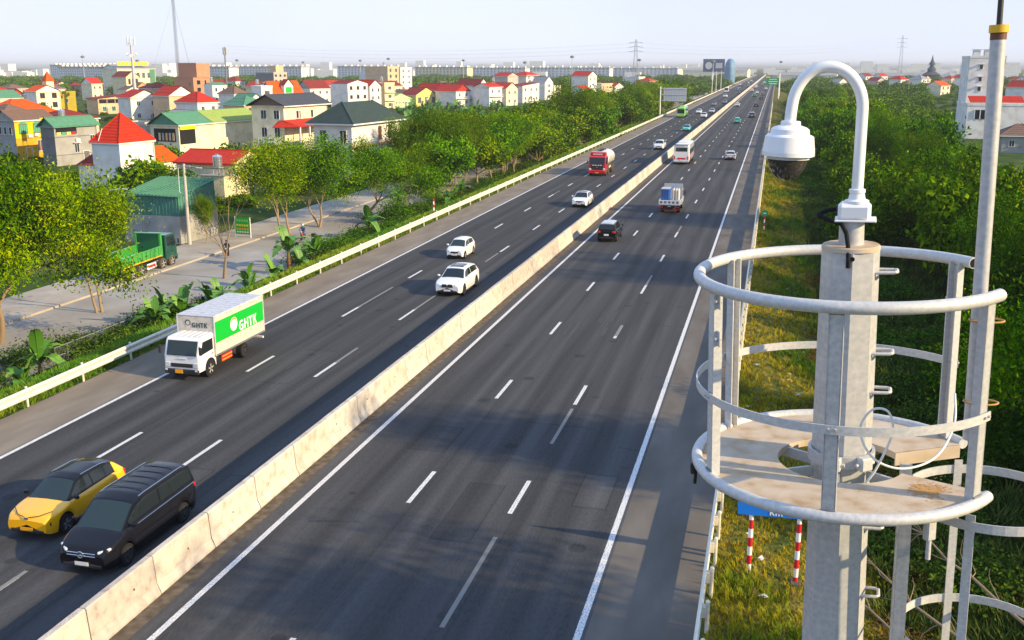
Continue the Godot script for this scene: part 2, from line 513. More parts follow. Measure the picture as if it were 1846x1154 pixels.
# ------------------------------------------------------------ camera, sky, sun
func light_and_camera() -> void:
	var cam := Camera3D.new()
	cam.name = "camera"
	add_child(cam)
	cam.position = Vector3(0, 15.2, 0)
	cam.rotation_degrees = Vector3(-13.963, 14.105, 0)
	cam.fov = 34.64
	cam.near = 0.1
	cam.far = 9000.0
	cam.current = true
	var e := Environment.new()
	e.background_mode = Environment.BG_SKY
	e.tonemap_mode = Environment.TONE_MAPPER_LINEAR
	e.tonemap_exposure = 1.5
	e.sdfgi_enabled = true
	e.ssao_enabled = true
	e.ssil_enabled = true
	e.fog_enabled = true
	e.fog_density = 0.00013
	e.fog_light_color = Color(0.94, 0.96, 1.0)
	var s := ProceduralSkyMaterial.new()
	s.sky_top_color = Color(0.55, 0.68, 0.87)
	s.sky_horizon_color = Color(0.79, 0.815, 0.87)
	s.sky_curve = 0.28
	s.sky_energy_multiplier = 1.0
	s.ground_horizon_color = Color(0.75, 0.78, 0.82)
	s.ground_bottom_color = Color(0.3, 0.32, 0.25)
	s.sun_angle_max = 8.0
	var cn := FastNoiseLite.new()
	cn.seed = 4
	cn.frequency = 0.006
	cn.fractal_octaves = 5
	var cl := NoiseTexture2D.new()
	cl.width = 1024
	cl.height = 512
	cl.seamless = true
	cl.noise = cn
	var cg := Gradient.new()
	cg.offsets = PackedFloat32Array([0.0, 0.45, 1.0])
	cg.colors = PackedColorArray([Color(1, 1, 1, 0.0), Color(1, 1, 1, 0.01), Color(1, 1, 1, 0.09)])
	cl.color_ramp = cg
	s.sky_cover = cl
	var sky := Sky.new()
	sky.sky_material = s
	e.sky = sky
	var w := WorldEnvironment.new()
	w.name = "surroundings"
	w.environment = e
	add_child(w)
	var sun := DirectionalLight3D.new()
	sun.name = "sun"
	sun.light_energy = 1.6
	sun.light_color = Color(1.0, 0.89, 0.69)
	sun.light_angular_distance = 0.6
	sun.shadow_enabled = true
	add_child(sun)
	var el := deg_to_rad(23.0)
	var az := deg_to_rad(9.0)
	sun.look_at_from_position(Vector3(cos(el) * cos(az), sin(el), cos(el) * sin(az)) * 100.0, Vector3.ZERO)

# ------------------------------------------------------------ ground, roads, markings
func strip(nm: String, m, pts: Array, z0: float, z1: float, step := 0.0) -> MeshInstance3D:
	var b := MB.new()
	var n := 1 if step <= 0.0 else int(ceil((z0 - z1) / step))
	for k in n:
		var a := lerpf(z0, z1, float(k) / n)
		var d := lerpf(z0, z1, float(k + 1) / n)
		for i in pts.size() - 1:
			var p: Vector2 = pts[i]
			var q: Vector2 = pts[i + 1]
			b.oquad(Vector3(p.x, p.y, a), Vector3(q.x, q.y, a), Vector3(q.x, q.y, d), Vector3(p.x, p.y, d), Vector3.UP)
	return structure(nm, b, m)

func V(x: float, y: float) -> Vector2: return Vector2(x, y)

const NZ := 40.0
const FZ := -1700.0

func setting() -> void:
	strip("ground", "land", [V(-3500, LG), V(-57, LG)], NZ, -4500, 200)
	strip("ground_beside", "land", [V(7.5, LG), V(3500, LG)], NZ, -4500, 200)
	strip("planting_strip", "land", [V(-41.5, LG), V(-38.6, LG)], NZ, FZ, 100)
	strip("embankment_left", "verge", [V(-38.6, LG), V(-36.0, -0.75), V(-34.2, -0.2), V(-32.35, -0.02)], NZ, FZ, 20)
	strip("embankment_right", "verge", [V(-1.25, -0.02), V(-0.3, -0.12), V(1.5, -0.6), V(7.5, LG)], NZ, FZ, 20)
	strip("frontage_road", "frontage", [V(-51.4, LG), V(-41.5, LG)], NZ, FZ, 50)
	strip("pavement", "paving", [V(-57, LG), V(-57, LG + 0.15), V(-51.65, LG + 0.15)], NZ, FZ, 50)
	var kb := strip("kerb", "paving", [V(-51.65, LG + 0.15), V(-51.43, LG + 0.15), V(-51.4, LG)], NZ, FZ, 50)
	strip("far_plain", "land", [V(-57, LG - 0.02), V(7.5, LG - 0.02)], FZ, -4500, 200)
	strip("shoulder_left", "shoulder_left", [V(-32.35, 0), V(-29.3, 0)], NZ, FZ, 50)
	var rl := strip("carriageway_left", "asphalt_left", [V(-29.3, 0), V(-17.0, 0)], NZ, FZ, 50)
	strip("median_strip", "median_dirt", [V(-17.0, 0), V(-16.25, 0)], NZ, FZ, 50)
	var rr := strip("carriageway_right", "asphalt_right", [V(-16.25, 0), V(-4.2, 0)], NZ, FZ, 50)
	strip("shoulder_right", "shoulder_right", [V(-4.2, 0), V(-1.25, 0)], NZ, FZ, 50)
	# edge lines
	for a in [[-29.12, rl], [-17.87, rl], [-15.65, rr], [-4.4, rr]]:
		var b := MB.new()
		for k in 20:
			var z0 := lerpf(NZ, FZ, k / 20.0)
			var z1 := lerpf(NZ, FZ, (k + 1) / 20.0)
			b.oquad(Vector3(a[0] - 0.1, 0.005, z0), Vector3(a[0] + 0.1, 0.005, z0), Vector3(a[0] + 0.1, 0.005, z1), Vector3(a[0] - 0.1, 0.005, z1), Vector3.UP)
		part("edge_line", b, "line_white", a[1])
	# dashes: three metres painted, period twelve
	var dash := MB.new()
	dash.oquad(Vector3(-0.085, 0, 0), Vector3(0.085, 0, 0), Vector3(0.085, 0, -3), Vector3(-0.085, 0, -3), Vector3.UP)
	var dm := dash.mesh()
	for a in [[-25.37, rl, -8.8], [-21.62, rl, -8.8], [-11.9, rr, -7.7], [-8.15, rr, -7.7]]:
		var far := MB.new()
		for k in 110:
			var z: float = a[2] - 12.2 * k
			if k < 30:
				part("lane_dash", dm, "line_white", a[1], Vector3(a[0], 0.005, z))
			else:
				far.oquad(Vector3(a[0] - 0.085, 0.005, z), Vector3(a[0] + 0.085, 0.005, z), Vector3(a[0] + 0.085, 0.005, z - 3), Vector3(a[0] - 0.085, 0.005, z - 3), Vector3.UP)
		var f := part("far_lane_dashes", far, "line_white", a[1])
		f.set_meta("kind", "stuff")
	# older dashes that have worn grey, and scuffed patches
	for a in [[-8.15, -24.4, 5.8, rr], [-8.15, -39.1, 4.6, rr], [-8.15, -57.0, 2.6, rr], [-8.15, -71.5, 3.6, rr], [-25.37, -60.2, 6.3, rl], [-21.62, -48.0, 3.0, rl], [-21.62, -60.4, 4.4, rl], [-21.62, -77.3, 4.0, rl], [-21.62, -23.0, 1.4, rl], [-8.15, -96.0, 4.0, rr], [-25.37, -121.8, 3.5, rl]]:
		var b := MB.new()
		b.oquad(Vector3(-0.075, 0, 0), Vector3(0.075, 0, 0), Vector3(0.075, 0, -a[2]), Vector3(-0.075, 0, -a[2]), Vector3.UP)
		part("worn_dash", b, "line_worn", a[3], Vector3(a[0], 0.009, a[1]))
	R.seed = 77
	for a in [[-10.9, -57.0, 7], [-9.3, -58.0, 7], [-13.6, -100.0, 4], [-13.9, -93.0, 3], [-23.2, -44.5, 3]]:
		for k in a[2]:
			var b := MB.new()
			var L := R.randf_range(1.2, 3.4)
			var w := R.randf_range(0.03, 0.09)
			var x := R.randf_range(-0.45, 0.45)
			b.oquad(Vector3(x - w, 0, 0), Vector3(x + w * 0.6, 0, 0), Vector3(x + w * 0.4, 0, -L), Vector3(x - w * 0.7, 0, -L), Vector3.UP)
			part("tyre_scuff", b, "scuff", rr if a[0] > -17 else rl, Vector3(a[0], 0.009 + 0.002 * k, a[1] + R.randf_range(-2.5, 2.0)))
	# transverse joints in the concrete shoulders
	var sj := MB.new()
	sj.box(Vector3.ZERO, Vector3(2.9, 0.006, 0.05))

func barrier() -> void:
	var root := thing("median_barrier", "long cream concrete safety barrier between the two carriageways", "barrier", Vector3(-17.07, 0, 0))
	var prof := PackedVector2Array([V(-0.3, 0.0), V(-0.3, 0.08), V(-0.19, 0.32), V(-0.125, 1.17), V(-0.09, 1.21), V(0.09, 1.21), V(0.125, 1.17), V(0.19, 0.32), V(0.3, 0.08), V(0.3, 0.0)])
	var seg := MB.new()
	seg.prism(prof, -1.53, 1.53)
	var sm := seg.mesh()
	var hole := MB.new()
	hole.tube([Vector3(0.10, 0.62, 0), Vector3(0.172, 0.62, 0)], 0.035, 8)
	var hm := hole.mesh()
	R.seed = 5
	for k in 292:
		var z := 8.4 - 3.1 * k
		var s := part("segment", sm, ["barrier_a", "barrier_a", "barrier_b", "barrier_c"][R.randi() % 4], root, Vector3(R.randf_range(-0.012, 0.012), R.randf_range(-0.012, 0.008), z))
		s.rotation.y = R.randf_range(-0.0022, 0.0022)
		if k < 40: part("lifting_hole", hm, "joint", s, Vector3(0, R.randf_range(-0.1, 0.1), R.randf_range(-0.8, 0.8)))
	var far := MB.new()
	far.prism(prof, FZ, 8.4 - 3.1 * 292 + 1.5)
	part("far_run", far, "barrier_a", root)
	var core := MB.new()
	var p2 := PackedVector2Array()
	for q in prof: p2.append(Vector2(q.x * 0.9, q.y * 0.975))
	core.prism(p2, FZ + 1, 9.9)
	part("joint_filler", core, "joint", root)

func guardrail(nm: String, label: String, x: float, face: float, n: int) -> void:
	var root := thing(nm, label, "guardrail", Vector3(x, 0, 0))
	var pr := [V(0, 0.9), V(0.035, 0.885), V(0.09, 0.83), V(0.09, 0.76), V(0.02, 0.68), V(0.02, 0.62), V(0.09, 0.54), V(0.09, 0.47), V(0.035, 0.415), V(0, 0.4)]
	var poly := PackedVector2Array()
	for q in pr: poly.append(V(q.x * face, q.y))
	for i in range(pr.size() - 1, -1, -1): poly.append(V((pr[i].x - 0.014) * face, pr[i].y))
	var beam := MB.new()
	beam.prism(poly, -1.995, 1.995)
	var bm := beam.mesh()
	var post := MB.new()
	post.tube([Vector3(-0.16 * face, -0.6, 0), Vector3(-0.16 * face, 0.88, 0)], 0.06, 10)
	var pm := post.mesh()
	var capm := MB.new()
	capm.lathe([V(0.0, 0.95), V(0.05, 0.94), V(0.07, 0.91), V(0.07, 0.86)], 10)
	var cm := capm.mesh()
	var block := MB.new()
	block.bev(Vector3(-0.05 * face, 0.61, 0), Vector3(0.13, 0.34, 0.2), 0.012)
	var km := block.mesh()
	for k in n:
		var z := 10.0 - 4.0 * k
		part("rail_beam", bm, "rail", root, Vector3(0, 0, z - 2.0))
		for j in 2:
			if j == 0 or face < 0.0 and k < 60:
				var p := part("post", pm, "rail", root, Vector3(0, 0, z - 2.0 * j))
				part("cap", cm, "rail_cream", p, Vector3(-0.16 * face, 0, 0))
				part("block_out", km, "rail", p)
	var far := MB.new()
	far.prism(poly, FZ, 10.0 - 4.0 * n)
	part("far_beams", far, "rail", root)

func striped_post(nm: String, label: String, at: Vector3, h: float, r: float) -> Node3D:
	var o := thing(nm, label, "marker post", at, 0.0)
	var n := int(round(h / 0.33))
	for k in n:
		var b := MB.new()
		b.tube([Vector3(0, h * k / n, 0), Vector3(0, h * (k + 1) / n, 0)], r, 10)
		part("band", b, "sign_white" if k % 2 else "sign_red", o)
	return o

func text(s: String, size: float, m, parent: Node, at: Vector3, rot := Vector3.ZERO, nm := "lettering", bold := true) -> MeshInstance3D:
	var t := TextMesh.new()
	var f := SystemFont.new()
	f.font_names = PackedStringArray(["Droid Sans"])
	f.font_weight = 700 if bold else 400
	t.font = f
	t.text = s
	t.font_size = 32
	t.pixel_size = size / 32.0
	t.depth = 0.01
	var o := part(nm, t, m, parent, at)
	o.rotation = rot
	return o

func road_signs() -> void:
	# blue sign on two striped posts below the platform
	var o := thing("road_sign", "blue road sign on two red and white striped posts below the platform", "road sign", Vector3(0.76, -0.35, -30.4), deg_to_rad(2))
	for x in [-0.72, 0.72]:
		for k in 9:
			var b := MB.new()
			b.tube([Vector3(x, 0.3 * k - 0.25, 0), Vector3(x, 0.3 * k + 0.05, 0)], 0.075, 12)
			part("post_band", b, "sign_white" if k % 2 else "sign_red", o)
		part("footing", bx(Vector3(x, -0.2, 0), Vector3(0.36, 0.22, 0.36), 0.05), "median_dirt", o)
	part("panel", bx(Vector3(0.1, 2.68, 0.09), Vector3(2.5, 1.3, 0.03), 0.008), "sign_blue", o)
	text("Km", 0.27, "sign_white", o, Vector3(0.0, 2.17, 0.112))
	# small green kilometre plate on the verge, and a marker on the far verge
	o = striped_post("kilometre_post", "small green plate on a striped post beside the right guardrail", Vector3(-0.35, -0.2, -99.0), 1.6, 0.06)
	var pl := MB.new()
	pl.tube([Vector3(0, 1.85, -0.02), Vector3(0, 1.85, 0.02)], 0.32, 16)
	part("plate", pl, "sign_green", o)
	part("figure", bx(Vector3(0, 1.85, 0.024), Vector3(0.3, 0.1, 0.006)), "sign_white", o)
	o = striped_post("marker_post", "tall red and white striped marker post behind the left guardrail", Vector3(-33.6, -0.35, -100.5), 2.2, 0.08)
	# sign board seen from behind, on the left verge
	o = thing("cantilever_sign", "large grey sign board seen from behind on a white pole left of the road", "road sign", Vector3(-34.2, -0.6, -322.0))
	var b := MB.new()
	b.tube([Vector3(0, -0.6, 0), Vector3(0, 9.4, 0)], [0.24, 0.18], 12)
	part("pole", b, "sign_white", o)
	for k in 5:
		part("board_plank", bx(Vector3(4.4, 5.35 + 0.82 * k, 0.0), Vector3(7.0, 0.8, 0.08)), "sign_back", o)
	for y in [5.2, 7.0, 8.7]:
		b = MB.new()
		b.tube([Vector3(0, y, 0.12), Vector3(7.9, y, 0.12)], 0.07, 8)
		part("arm", b, "sign_back", o)
	for k in 9:
		part("stiffener", bx(Vector3(1.2 + 0.8 * k, 7.0, 0.07), Vector3(0.06, 4.1, 0.06)), "sign_back", o)
	# green gantry sign far ahead on the right
	o = thing("overhead_sign", "green direction sign on a tall pole at the far right edge of the road", "road sign", Vector3(1.2, -0.5, -518.0))
	b = MB.new()
	b.tube([Vector3(0, -0.5, 0), Vector3(0, 11.6, 0)], [0.26, 0.2], 12)
	part("pole", b, "sign_white", o)
	part("panel", bx(Vector3(-3.0, 8.0, 0.1), Vector3(6.2, 3.4, 0.12), 0.03), "sign_green", o)
	part("exit_tab", bx(Vector3(-5.2, 10.0, 0.1), Vector3(1.8, 0.6, 0.1)), "sign_yellow", o)
	for y in [7.0, 8.0, 9.0]:
		part("legend", bx(Vector3(-2.9, y, 0.17), Vector3(4.2 - 0.7 * abs(y - 8.0), 0.35, 0.02)), "sign_white", o)
	for y in [7.2, 8.8]:
		b = MB.new()
		b.tube([Vector3(0, y, -0.05), Vector3(-6.0, y, -0.05)], 0.09, 8)
		part("arm", b, "sign_back", o)
	# lamp posts on the far right verge and far left
	for a in [[1.6, -560.0, "nearer slender white mast on the right verge beyond the green sign"], [1.8, -640.0, "farther slender white mast on the right verge beyond the green sign"], [-35.0, -640.0, "middle slender white mast of three on the far left verge"], [-35.0, -600.0, "nearest slender white mast of three on the far left verge"], [-35.2, -700.0, "farthest slender white mast of three on the far left verge"]]:
		o = thing("light_mast", a[2], "lamp post", Vector3(a[0], -0.5, a[1]), 0.0, "far masts on the verges")
		b = MB.new()
		b.tube([Vector3(0, 0, 0), Vector3(0, 12.0, 0)], [0.2, 0.11], 8)
		part("pole", b, "sign_white", o)
		part("head", bx(Vector3(0, 12.05, 0), Vector3(0.9, 0.12, 0.3), 0.03), "sign_back", o)

# ------------------------------------------------------------ camera mast in the foreground
func arc(rad: float, y: float, a0: float, a1: float, n: int) -> Array:
	var p := []
	for i in n + 1:
		var t := deg_to_rad(lerpf(a0, a1, float(i) / n))
		p.append(Vector3(sin(t) * rad, y, cos(t) * rad))
	return p

func band(b: MB, rad: float, y0: float, y1: float, th: float, a0: float, a1: float, n: int) -> void:
	for i in n:
		var t0 := deg_to_rad(lerpf(a0, a1, float(i) / n))
		var t1 := deg_to_rad(lerpf(a0, a1, float(i + 1) / n))
		var e0 := Vector3(sin(t0), 0, cos(t0))
		var e1 := Vector3(sin(t1), 0, cos(t1))
		var Y0 := Vector3(0, y0, 0)
		var Y1 := Vector3(0, y1, 0)
		var r2 := rad - th
		b.ntri(e0 * rad + Y0, e1 * rad + Y0, e1 * rad + Y1, e0, e1, e1); b.ntri(e0 * rad + Y0, e1 * rad + Y1, e0 * rad + Y1, e0, e1, e0)
		b.ntri(e0 * r2 + Y0, e1 * r2 + Y0, e1 * r2 + Y1, -e0, -e1, -e1); b.ntri(e0 * r2 + Y0, e1 * r2 + Y1, e0 * r2 + Y1, -e0, -e1, -e0)
		b.oquad(e0 * rad + Y1, e1 * rad + Y1, e1 * r2 + Y1, e0 * r2 + Y1, Vector3.UP)
		b.oquad(e0 * rad + Y0, e1 * rad + Y0, e1 * r2 + Y0, e0 * r2 + Y0, Vector3.DOWN)

func mast() -> void:
	var u := Vector3(-0.0313, 0.999, 0.002).normalized()
	var z := Vector3(-0.081, 0, 0.997)
	z = (z - u * z.dot(u)).normalized()
	var S := Transform3D(Basis(u.cross(z), u, z), Vector3(0.521, 14.08, -6.80))
	# pole
	var o := thing("camera_pole", "galvanised octagonal steel pole carrying the dome camera and round platform", "pole")
	o.transform = S
	var b := MB.new()
	var N := 8
	for seg in [[0.0, -2.75, 0.178, 0.205], [-2.75, -14.6, 0.205, 0.31]]:
		for k in N:
			var t0 := TAU * (k + 0.12) / N
			var t1 := TAU * (k + 1.12) / N
			var e0 := Vector3(sin(t0), 0, cos(t0))
			var e1 := Vector3(sin(t1), 0, cos(t1))
			b.oquad(e0 * seg[2] + Vector3(0, seg[0], 0), e1 * seg[2] + Vector3(0, seg[0], 0), e1 * seg[3] + Vector3(0, seg[1], 0), e0 * seg[3] + Vector3(0, seg[1], 0), e0 + e1)
	part("shaft", b, "galv", o)
	b = MB.new()
	b.lathe([V(0.0, 0.012), V(0.172, 0.012), V(0.18, 0.004), V(0.18, -0.02)], 24)
	part("cap_plate", b, "deck", o)
	b = MB.new()
	b.lathe([V(0.078, 0.0), V(0.076, 0.17), V(0.0, 0.17)], 24)
	part("neck_pipe", b, "galv", o)
	b = MB.new()
	b.tube([Vector3(0.015, -0.055, 0.17), Vector3(0.015, -0.055, 0.186)], 0.014, 12)
	part("drain_hole", b, "opening", o)
	for y in [-0.16, -0.69, -0.95, -1.9, -2.4]:
		b = MB.new()
		var w := 0.065
		b.tube([Vector3(0.12, y, -w), Vector3(0.27, y, -w), Vector3(0.285, y + 0.004, -w + 0.02), Vector3(0.285, y + 0.008, w - 0.02), Vector3(0.27, y + 0.006, w), Vector3(0.13, y, w)], 0.0115, 8)
		part("step_rung", b, "galv_light", o)
	b = MB.new()
	band(b, 0.215, -1.44, -1.36, 0.02, 0, 360, 32)
	part("clamp_band", b, "galv", o)
	for a in [[-10.0], [40.0], [170.0]]:
		var t := deg_to_rad(a[0])
		b = MB.new()
		b.X = Transform3D(Basis(Vector3.UP, t), Vector3(sin(t), 0, cos(t)) * 0.235)
		b.bev(Vector3(0, -1.40, 0.0), Vector3(0.09, 0.09, 0.06), 0.008)
		b.tube([Vector3(-0.07, -1.4, 0), Vector3(0.07, -1.4, 0)], 0.012, 8)
		part("clamp_bolt", b, "galv_light", o)
	# platform with guard cage
	o = thing("maintenance_platform", "round maintenance platform with white tubular guard rail around the pole", "platform")
	o.transform = S
	var RR := 0.95
	var g0 := 68.0
	var g1 := 122.0
	b = MB.new()
	var nn := 64
	for i in nn:
		var d0 := lerpf(g1, g0 + 360.0, float(i) / nn)
		var d1 := lerpf(g1, g0 + 360.0, float(i + 1) / nn)
		var pin := []
		for d in [d0, d1]:
			var t := deg_to_rad(d)
			var ri := 0.41
			pin.append([Vector3(sin(t) * ri, 0, cos(t) * ri), Vector3(sin(t) * (RR - 0.035), 0, cos(t) * (RR - 0.035))])
		for yy in [[-1.452, 1.0], [-1.462, -1.0]]:
			var Y := Vector3(0, yy[0], 0)
			b.oquad(pin[0][0] + Y, pin[0][1] + Y, pin[1][1] + Y, pin[1][0] + Y, Vector3(0, yy[1], 0))
		b.oquad(pin[0][0] + Vector3(0, -1.452, 0), pin[1][0] + Vector3(0, -1.452, 0), pin[1][0] + Vector3(0, -1.50, 0), pin[0][0] + Vector3(0, -1.50, 0), -pin[0][0])
	part("deck", b, "deck", o)
	for d in [g0, g1]:
		var t := deg_to_rad(d)
		b = MB.new()
		b.X = Transform3D(Basis(Vector3.UP, t), Vector3.ZERO)
		b.box(Vector3(0, -1.50, 0.66), Vector3(0.012, 0.09, 0.5))
		part("edge_plate", b, "deck", o)
	b = MB.new()
	R.seed = 12
	for k in 620:
		var t := deg_to_rad(53.0 + R.randfn() * 4.5)
		var rr := 0.66 + R.randfn() * 0.045
		if k > 480:
			t = deg_to_rad(R.randf_range(10.0, 78.0))
			rr = R.randf_range(0.5, 0.88)
		var ctr := Vector3(sin(t) * rr, -1.4505 + 0.000003 * k, cos(t) * rr)
		var sz := R.randf_range(0.003, 0.011) * (0.5 if k > 480 else 1.0)
		for m in 5: b.otri(ctr, ctr + Vector3(cos(TAU * m / 5.0), 0, sin(TAU * m / 5.0)) * sz, ctr + Vector3(cos(TAU * (m + 1) / 5.0), 0, sin(TAU * (m + 1) / 5.0)) * sz, Vector3.UP)
	part("rust_stain", b, "rust", o).set_meta("kind", "stuff")
	b = MB.new()
	b.tube(arc(RR, -1.455, g1 + 1, g0 + 360.0 - 3, 72), 0.037, 14)
	part("rim_tube", b, "galv_light", o)
	b = MB.new()
	b.tube(arc(RR, -0.19, 125, 421.5, 72), 0.038, 16)
	part("hand_rail", b, "galv_light", o)
	b = MB.new()
	for e in [125.0, 421.5]:
		var t := deg_to_rad(e)
		b.tube([Vector3(sin(t) * RR, -0.19, cos(t) * RR), Vector3(sin(t + 0.004 * (1 if e > 200 else -1)) * RR, -0.19, cos(t + 0.004 * (1 if e > 200 else -1)) * RR)], 0.031, 12)
	part("tube_bore", b, "opening", o)
	b = MB.new()
	band(b, RR + 0.012, -0.94, -0.885, 0.008, 130, 420, 72)
	part("mid_hoop", b, "galv_light", o)
	for pd in [[57.0, true], [-3.0, true], [-59.0, false], [-121.0, false], [132.0, false]]:
		var t := deg_to_rad(pd[0])
		b = MB.new()
		b.X = Transform3D(Basis(Vector3.UP, t), Vector3.ZERO)
		b.box(Vector3(0, -0.82, RR - 0.012), Vector3(0.075, 1.25, 0.008))
		for sx in [-1.0, 1.0]:
			b.box(Vector3(sx * 0.0375, -0.82, RR - 0.036), Vector3(0.008, 1.25, 0.056))
		part("post", b, "galv" if pd[1] else "galv_light", o)
	for pp in [[-59.0, -0.28], [-59.0, -0.52], [132.0, -0.5]]:
		var t := deg_to_rad(pp[0])
		b = MB.new()
		b.X = Transform3D(Basis(Vector3.UP, t), Vector3.ZERO)
		b.bev(Vector3(0.055, pp[1], RR - 0.03), Vector3(0.055, 0.1, 0.012), 0.004)
		b.tube([Vector3(0.06, pp[1], RR - 0.045), Vector3(0.06, pp[1], RR - 0.005)], 0.013, 6)
		part("lug", b, "galv", o)
	for pd in [57.0, -3.0, -59.0, -121.0, 132.0]:
		for yy in [-0.226, -1.418, -0.91]:
			var t := deg_to_rad(pd)
			b = MB.new()
			b.X = Transform3D(Basis(Vector3.UP, t), Vector3.ZERO)
			if yy == -0.91:
				for sx in [-0.02, 0.02]: b.tube([Vector3(sx, yy, RR - 0.02), Vector3(sx, yy, RR + 0.024)], 0.009, 6)
				part("hoop_bolt", b, "galv", o)
			else:
				b.tube([Vector3(-0.042, yy, RR - 0.006), Vector3(0.0, yy + 0.003, RR - 0.002), Vector3(0.042, yy, RR - 0.006)], 0.009, 6)
				part("weld_bead", b, "galv_dark", o)
	for a in [-3.0, -120.0, 150.0, 57.0, -59.0]:
		var t := deg_to_rad(a)
		b = MB.new()
		b.X = Transform3D(Basis(Vector3.UP, t), Vector3.ZERO)
		b.prism(PackedVector2Array([V(-0.01, -1.47), V(0.01, -1.47), V(0.01, -1.54), V(-0.01, -1.54)]), 0.2, RR - 0.05)
		part("support_bracket", b, "galv", o)
	b = MB.new()
	b.X = Transform3D(Basis(Vector3.UP, deg_to_rad(38)), Vector3.ZERO)
	b.bev(Vector3(0, -1.58, 0.86), Vector3(0.07, 0.15, 0.05), 0.01)
	b.tube([Vector3(0, -1.6, 0.86), Vector3(0, -1.78, 0.86)], 0.016, 8)
	part("fixing_lug", b, "galv_light", o)
	b = MB.new()
	b.tube([Vector3(-0.93, -1.5, 0.24), Vector3(-0.94, -1.63, 0.22)], 0.012, 6)
	b.bev(Vector3(-0.95, -1.51, 0.24), Vector3(0.03, 0.08, 0.05), 0.006)
	part("latch", b, "black_plastic", o)
	# dome camera on its gooseneck
	o = thing("dome_camera", "white dome surveillance camera hanging from a curved gooseneck arm", "camera")
	o.transform = S
	part("mounting_box", bx(Vector3(0.012, 0.225, 0), Vector3(0.2, 0.105, 0.18), 0.022), "cam_white", o)
	part("mounting_plate", bx(Vector3(0.02, 0.17, 0), Vector3(0.25, 0.012, 0.2), 0.004), "cam_white", o)
	b = MB.new()
	b.X = Transform3D(Basis(), Vector3(0.022, 0, 0))
	b.lathe([V(0.075, 0.275), V(0.075, 0.29), V(0.052, 0.3), V(0.045, 0.335), V(0.05, 0.34), V(0.05, 0.36), V(0.036, 0.365)], 24)
	part("flange", b, "cam_white", o)
	var pts := [Vector3(0.022, 0.34, 0), Vector3(0.026, 0.6, 0), Vector3(0.03, 0.86, 0)]
	for k in range(1, 24):
		var t := PI * k / 24.0
		pts.append(Vector3(-0.18 + 0.21 * cos(t), 0.86 + 0.255 * sin(t), 0.03 * k / 24.0))
	pts.append(Vector3(-0.395, 0.84, 0.03)); pts.append(Vector3(-0.4, 0.77, 0.03))
	b = MB.new()
	b.tube(pts, 0.0355, 20)
	part("gooseneck", b, "cam_white", o)
	b = MB.new()
	var hb := Transform3D(Basis(Vector3(0, 0, 1), deg_to_rad(-3)), Vector3(-0.405, 0.575, 0.03))
	b.X = hb
	b.lathe([V(0.0, 0.215), V(0.058, 0.215), V(0.062, 0.205), V(0.062, 0.19), V(0.1, 0.178), V(0.118, 0.165), V(0.122, 0.135), V(0.14, 0.128), V(0.15, 0.12), V(0.163, 0.025), V(0.162, 0.0), V(0.13, -0.004)], 14)
	part("housing", b, "cam_white", o)
	b = MB.new()
	b.X = hb
	b.lathe([V(0.134, -0.004), V(0.134, -0.02), V(0.12, -0.022)], 32)
	part("dome_collar", b, "cam_grey", o)
	b = MB.new()
	b.X = hb
	var pf := []
	for k in 11:
		var t := PI / 2 * k / 10.0
		pf.append(V(0.122 * cos(t), -0.022 - 0.135 * sin(t)))
	b.lathe(pf, 32)
	var dm := part("dome", b, "dome", o)
	b = MB.new()
	b.X = hb
	b.lathe([V(0.0, -0.02), V(0.085, -0.02), V(0.088, -0.05), V(0.06, -0.085), V(0.0, -0.095)], 20)
	part("camera_head", b, "cam_smoke", dm)
	b = MB.new()
	pts = []
	for k in 40:
		var t := k / 39.0
		pts.append(Vector3(-0.09 - 0.11 * sin(t * PI) * (1.0 if t < 0.6 else 0.8), 0.235 - 0.075 * t, 0.03 - 0.05 * cos(t * PI)))
	for q in [Vector3(-0.06, 0.15, 0.09), Vector3(-0.03, 0.1, 0.12), Vector3(-0.015, 0.02, 0.15), Vector3(-0.01, -0.06, 0.185), Vector3(-0.01, -0.11, 0.18)]: pts.append(q)
	var cur := Curve3D.new()
	for q in pts: cur.add_point(q)
	cur.bake_interval = 0.006
	var bp := cur.get_baked_points()
	var pl := []
	var rd := []
	for i in bp.size():
		pl.append(bp[i]); rd.append(0.0125 if i % 2 else 0.0155)
	b.tube(pl, rd, 8)
	part("conduit", b, "rubber", o)
	b = MB.new()
	b.tube([Vector3(-0.1, 0.235, 0.0), Vector3(-0.06, 0.235, 0.0)], 0.022, 10)
	part("cable_gland", b, "black_plastic", o)
	# lightning rod clamped to the cage
	o = thing("lightning_rod", "tall galvanised pipe with a yellow collar and thin black rod clamped to the cage", "lightning rod")
	o.transform = S
	var q1: Vector3 = S.affine_inverse() * Vector3(1.18, 15.385, -6.40)
	var q0: Vector3 = S.affine_inverse() * Vector3(1.262, 13.0, -6.36)
	b = MB.new()
	b.tube([q0, q1], 0.042, 20)
	part("pipe", b, "galv", o)
	var dq := (q1 - q0).normalized()
	b = MB.new()
	b.tube([q1 - dq * 0.012, q1 + dq * 0.03], 0.052, 20)
	part("collar", b, "yellow_cap", o)
	b = MB.new()
	b.tube([q1 - dq * 0.05, q1 - dq * 0.012], 0.0435, 20)
	part("tape", b, "frame_brown", o)
	b = MB.new()
	b.tube([q1, q1 + dq * 2.2], [0.016, 0.009], 10)
	part("rod", b, "black_plastic", o)
	for y in [-0.36, -0.86]:
		b = MB.new()
		var cq: Vector3 = q0 + dq * ((y - q0.y) / dq.y)
		var loop := []
		for k in 25: loop.append(cq + Vector3(cos(TAU * k / 24.0) * 0.095 + 0.045, 0, sin(TAU * k / 24.0) * 0.06 + 0.01))
		b.tube(loop, 0.006, 6)
		part("wire_clamp", b, "rust", o)
	# ladder with its hoop cage below the platform
	o = thing("ladder_cage", "galvanised ladder with safety hoops below the platform at the frame edge", "ladder")
	o.transform = S
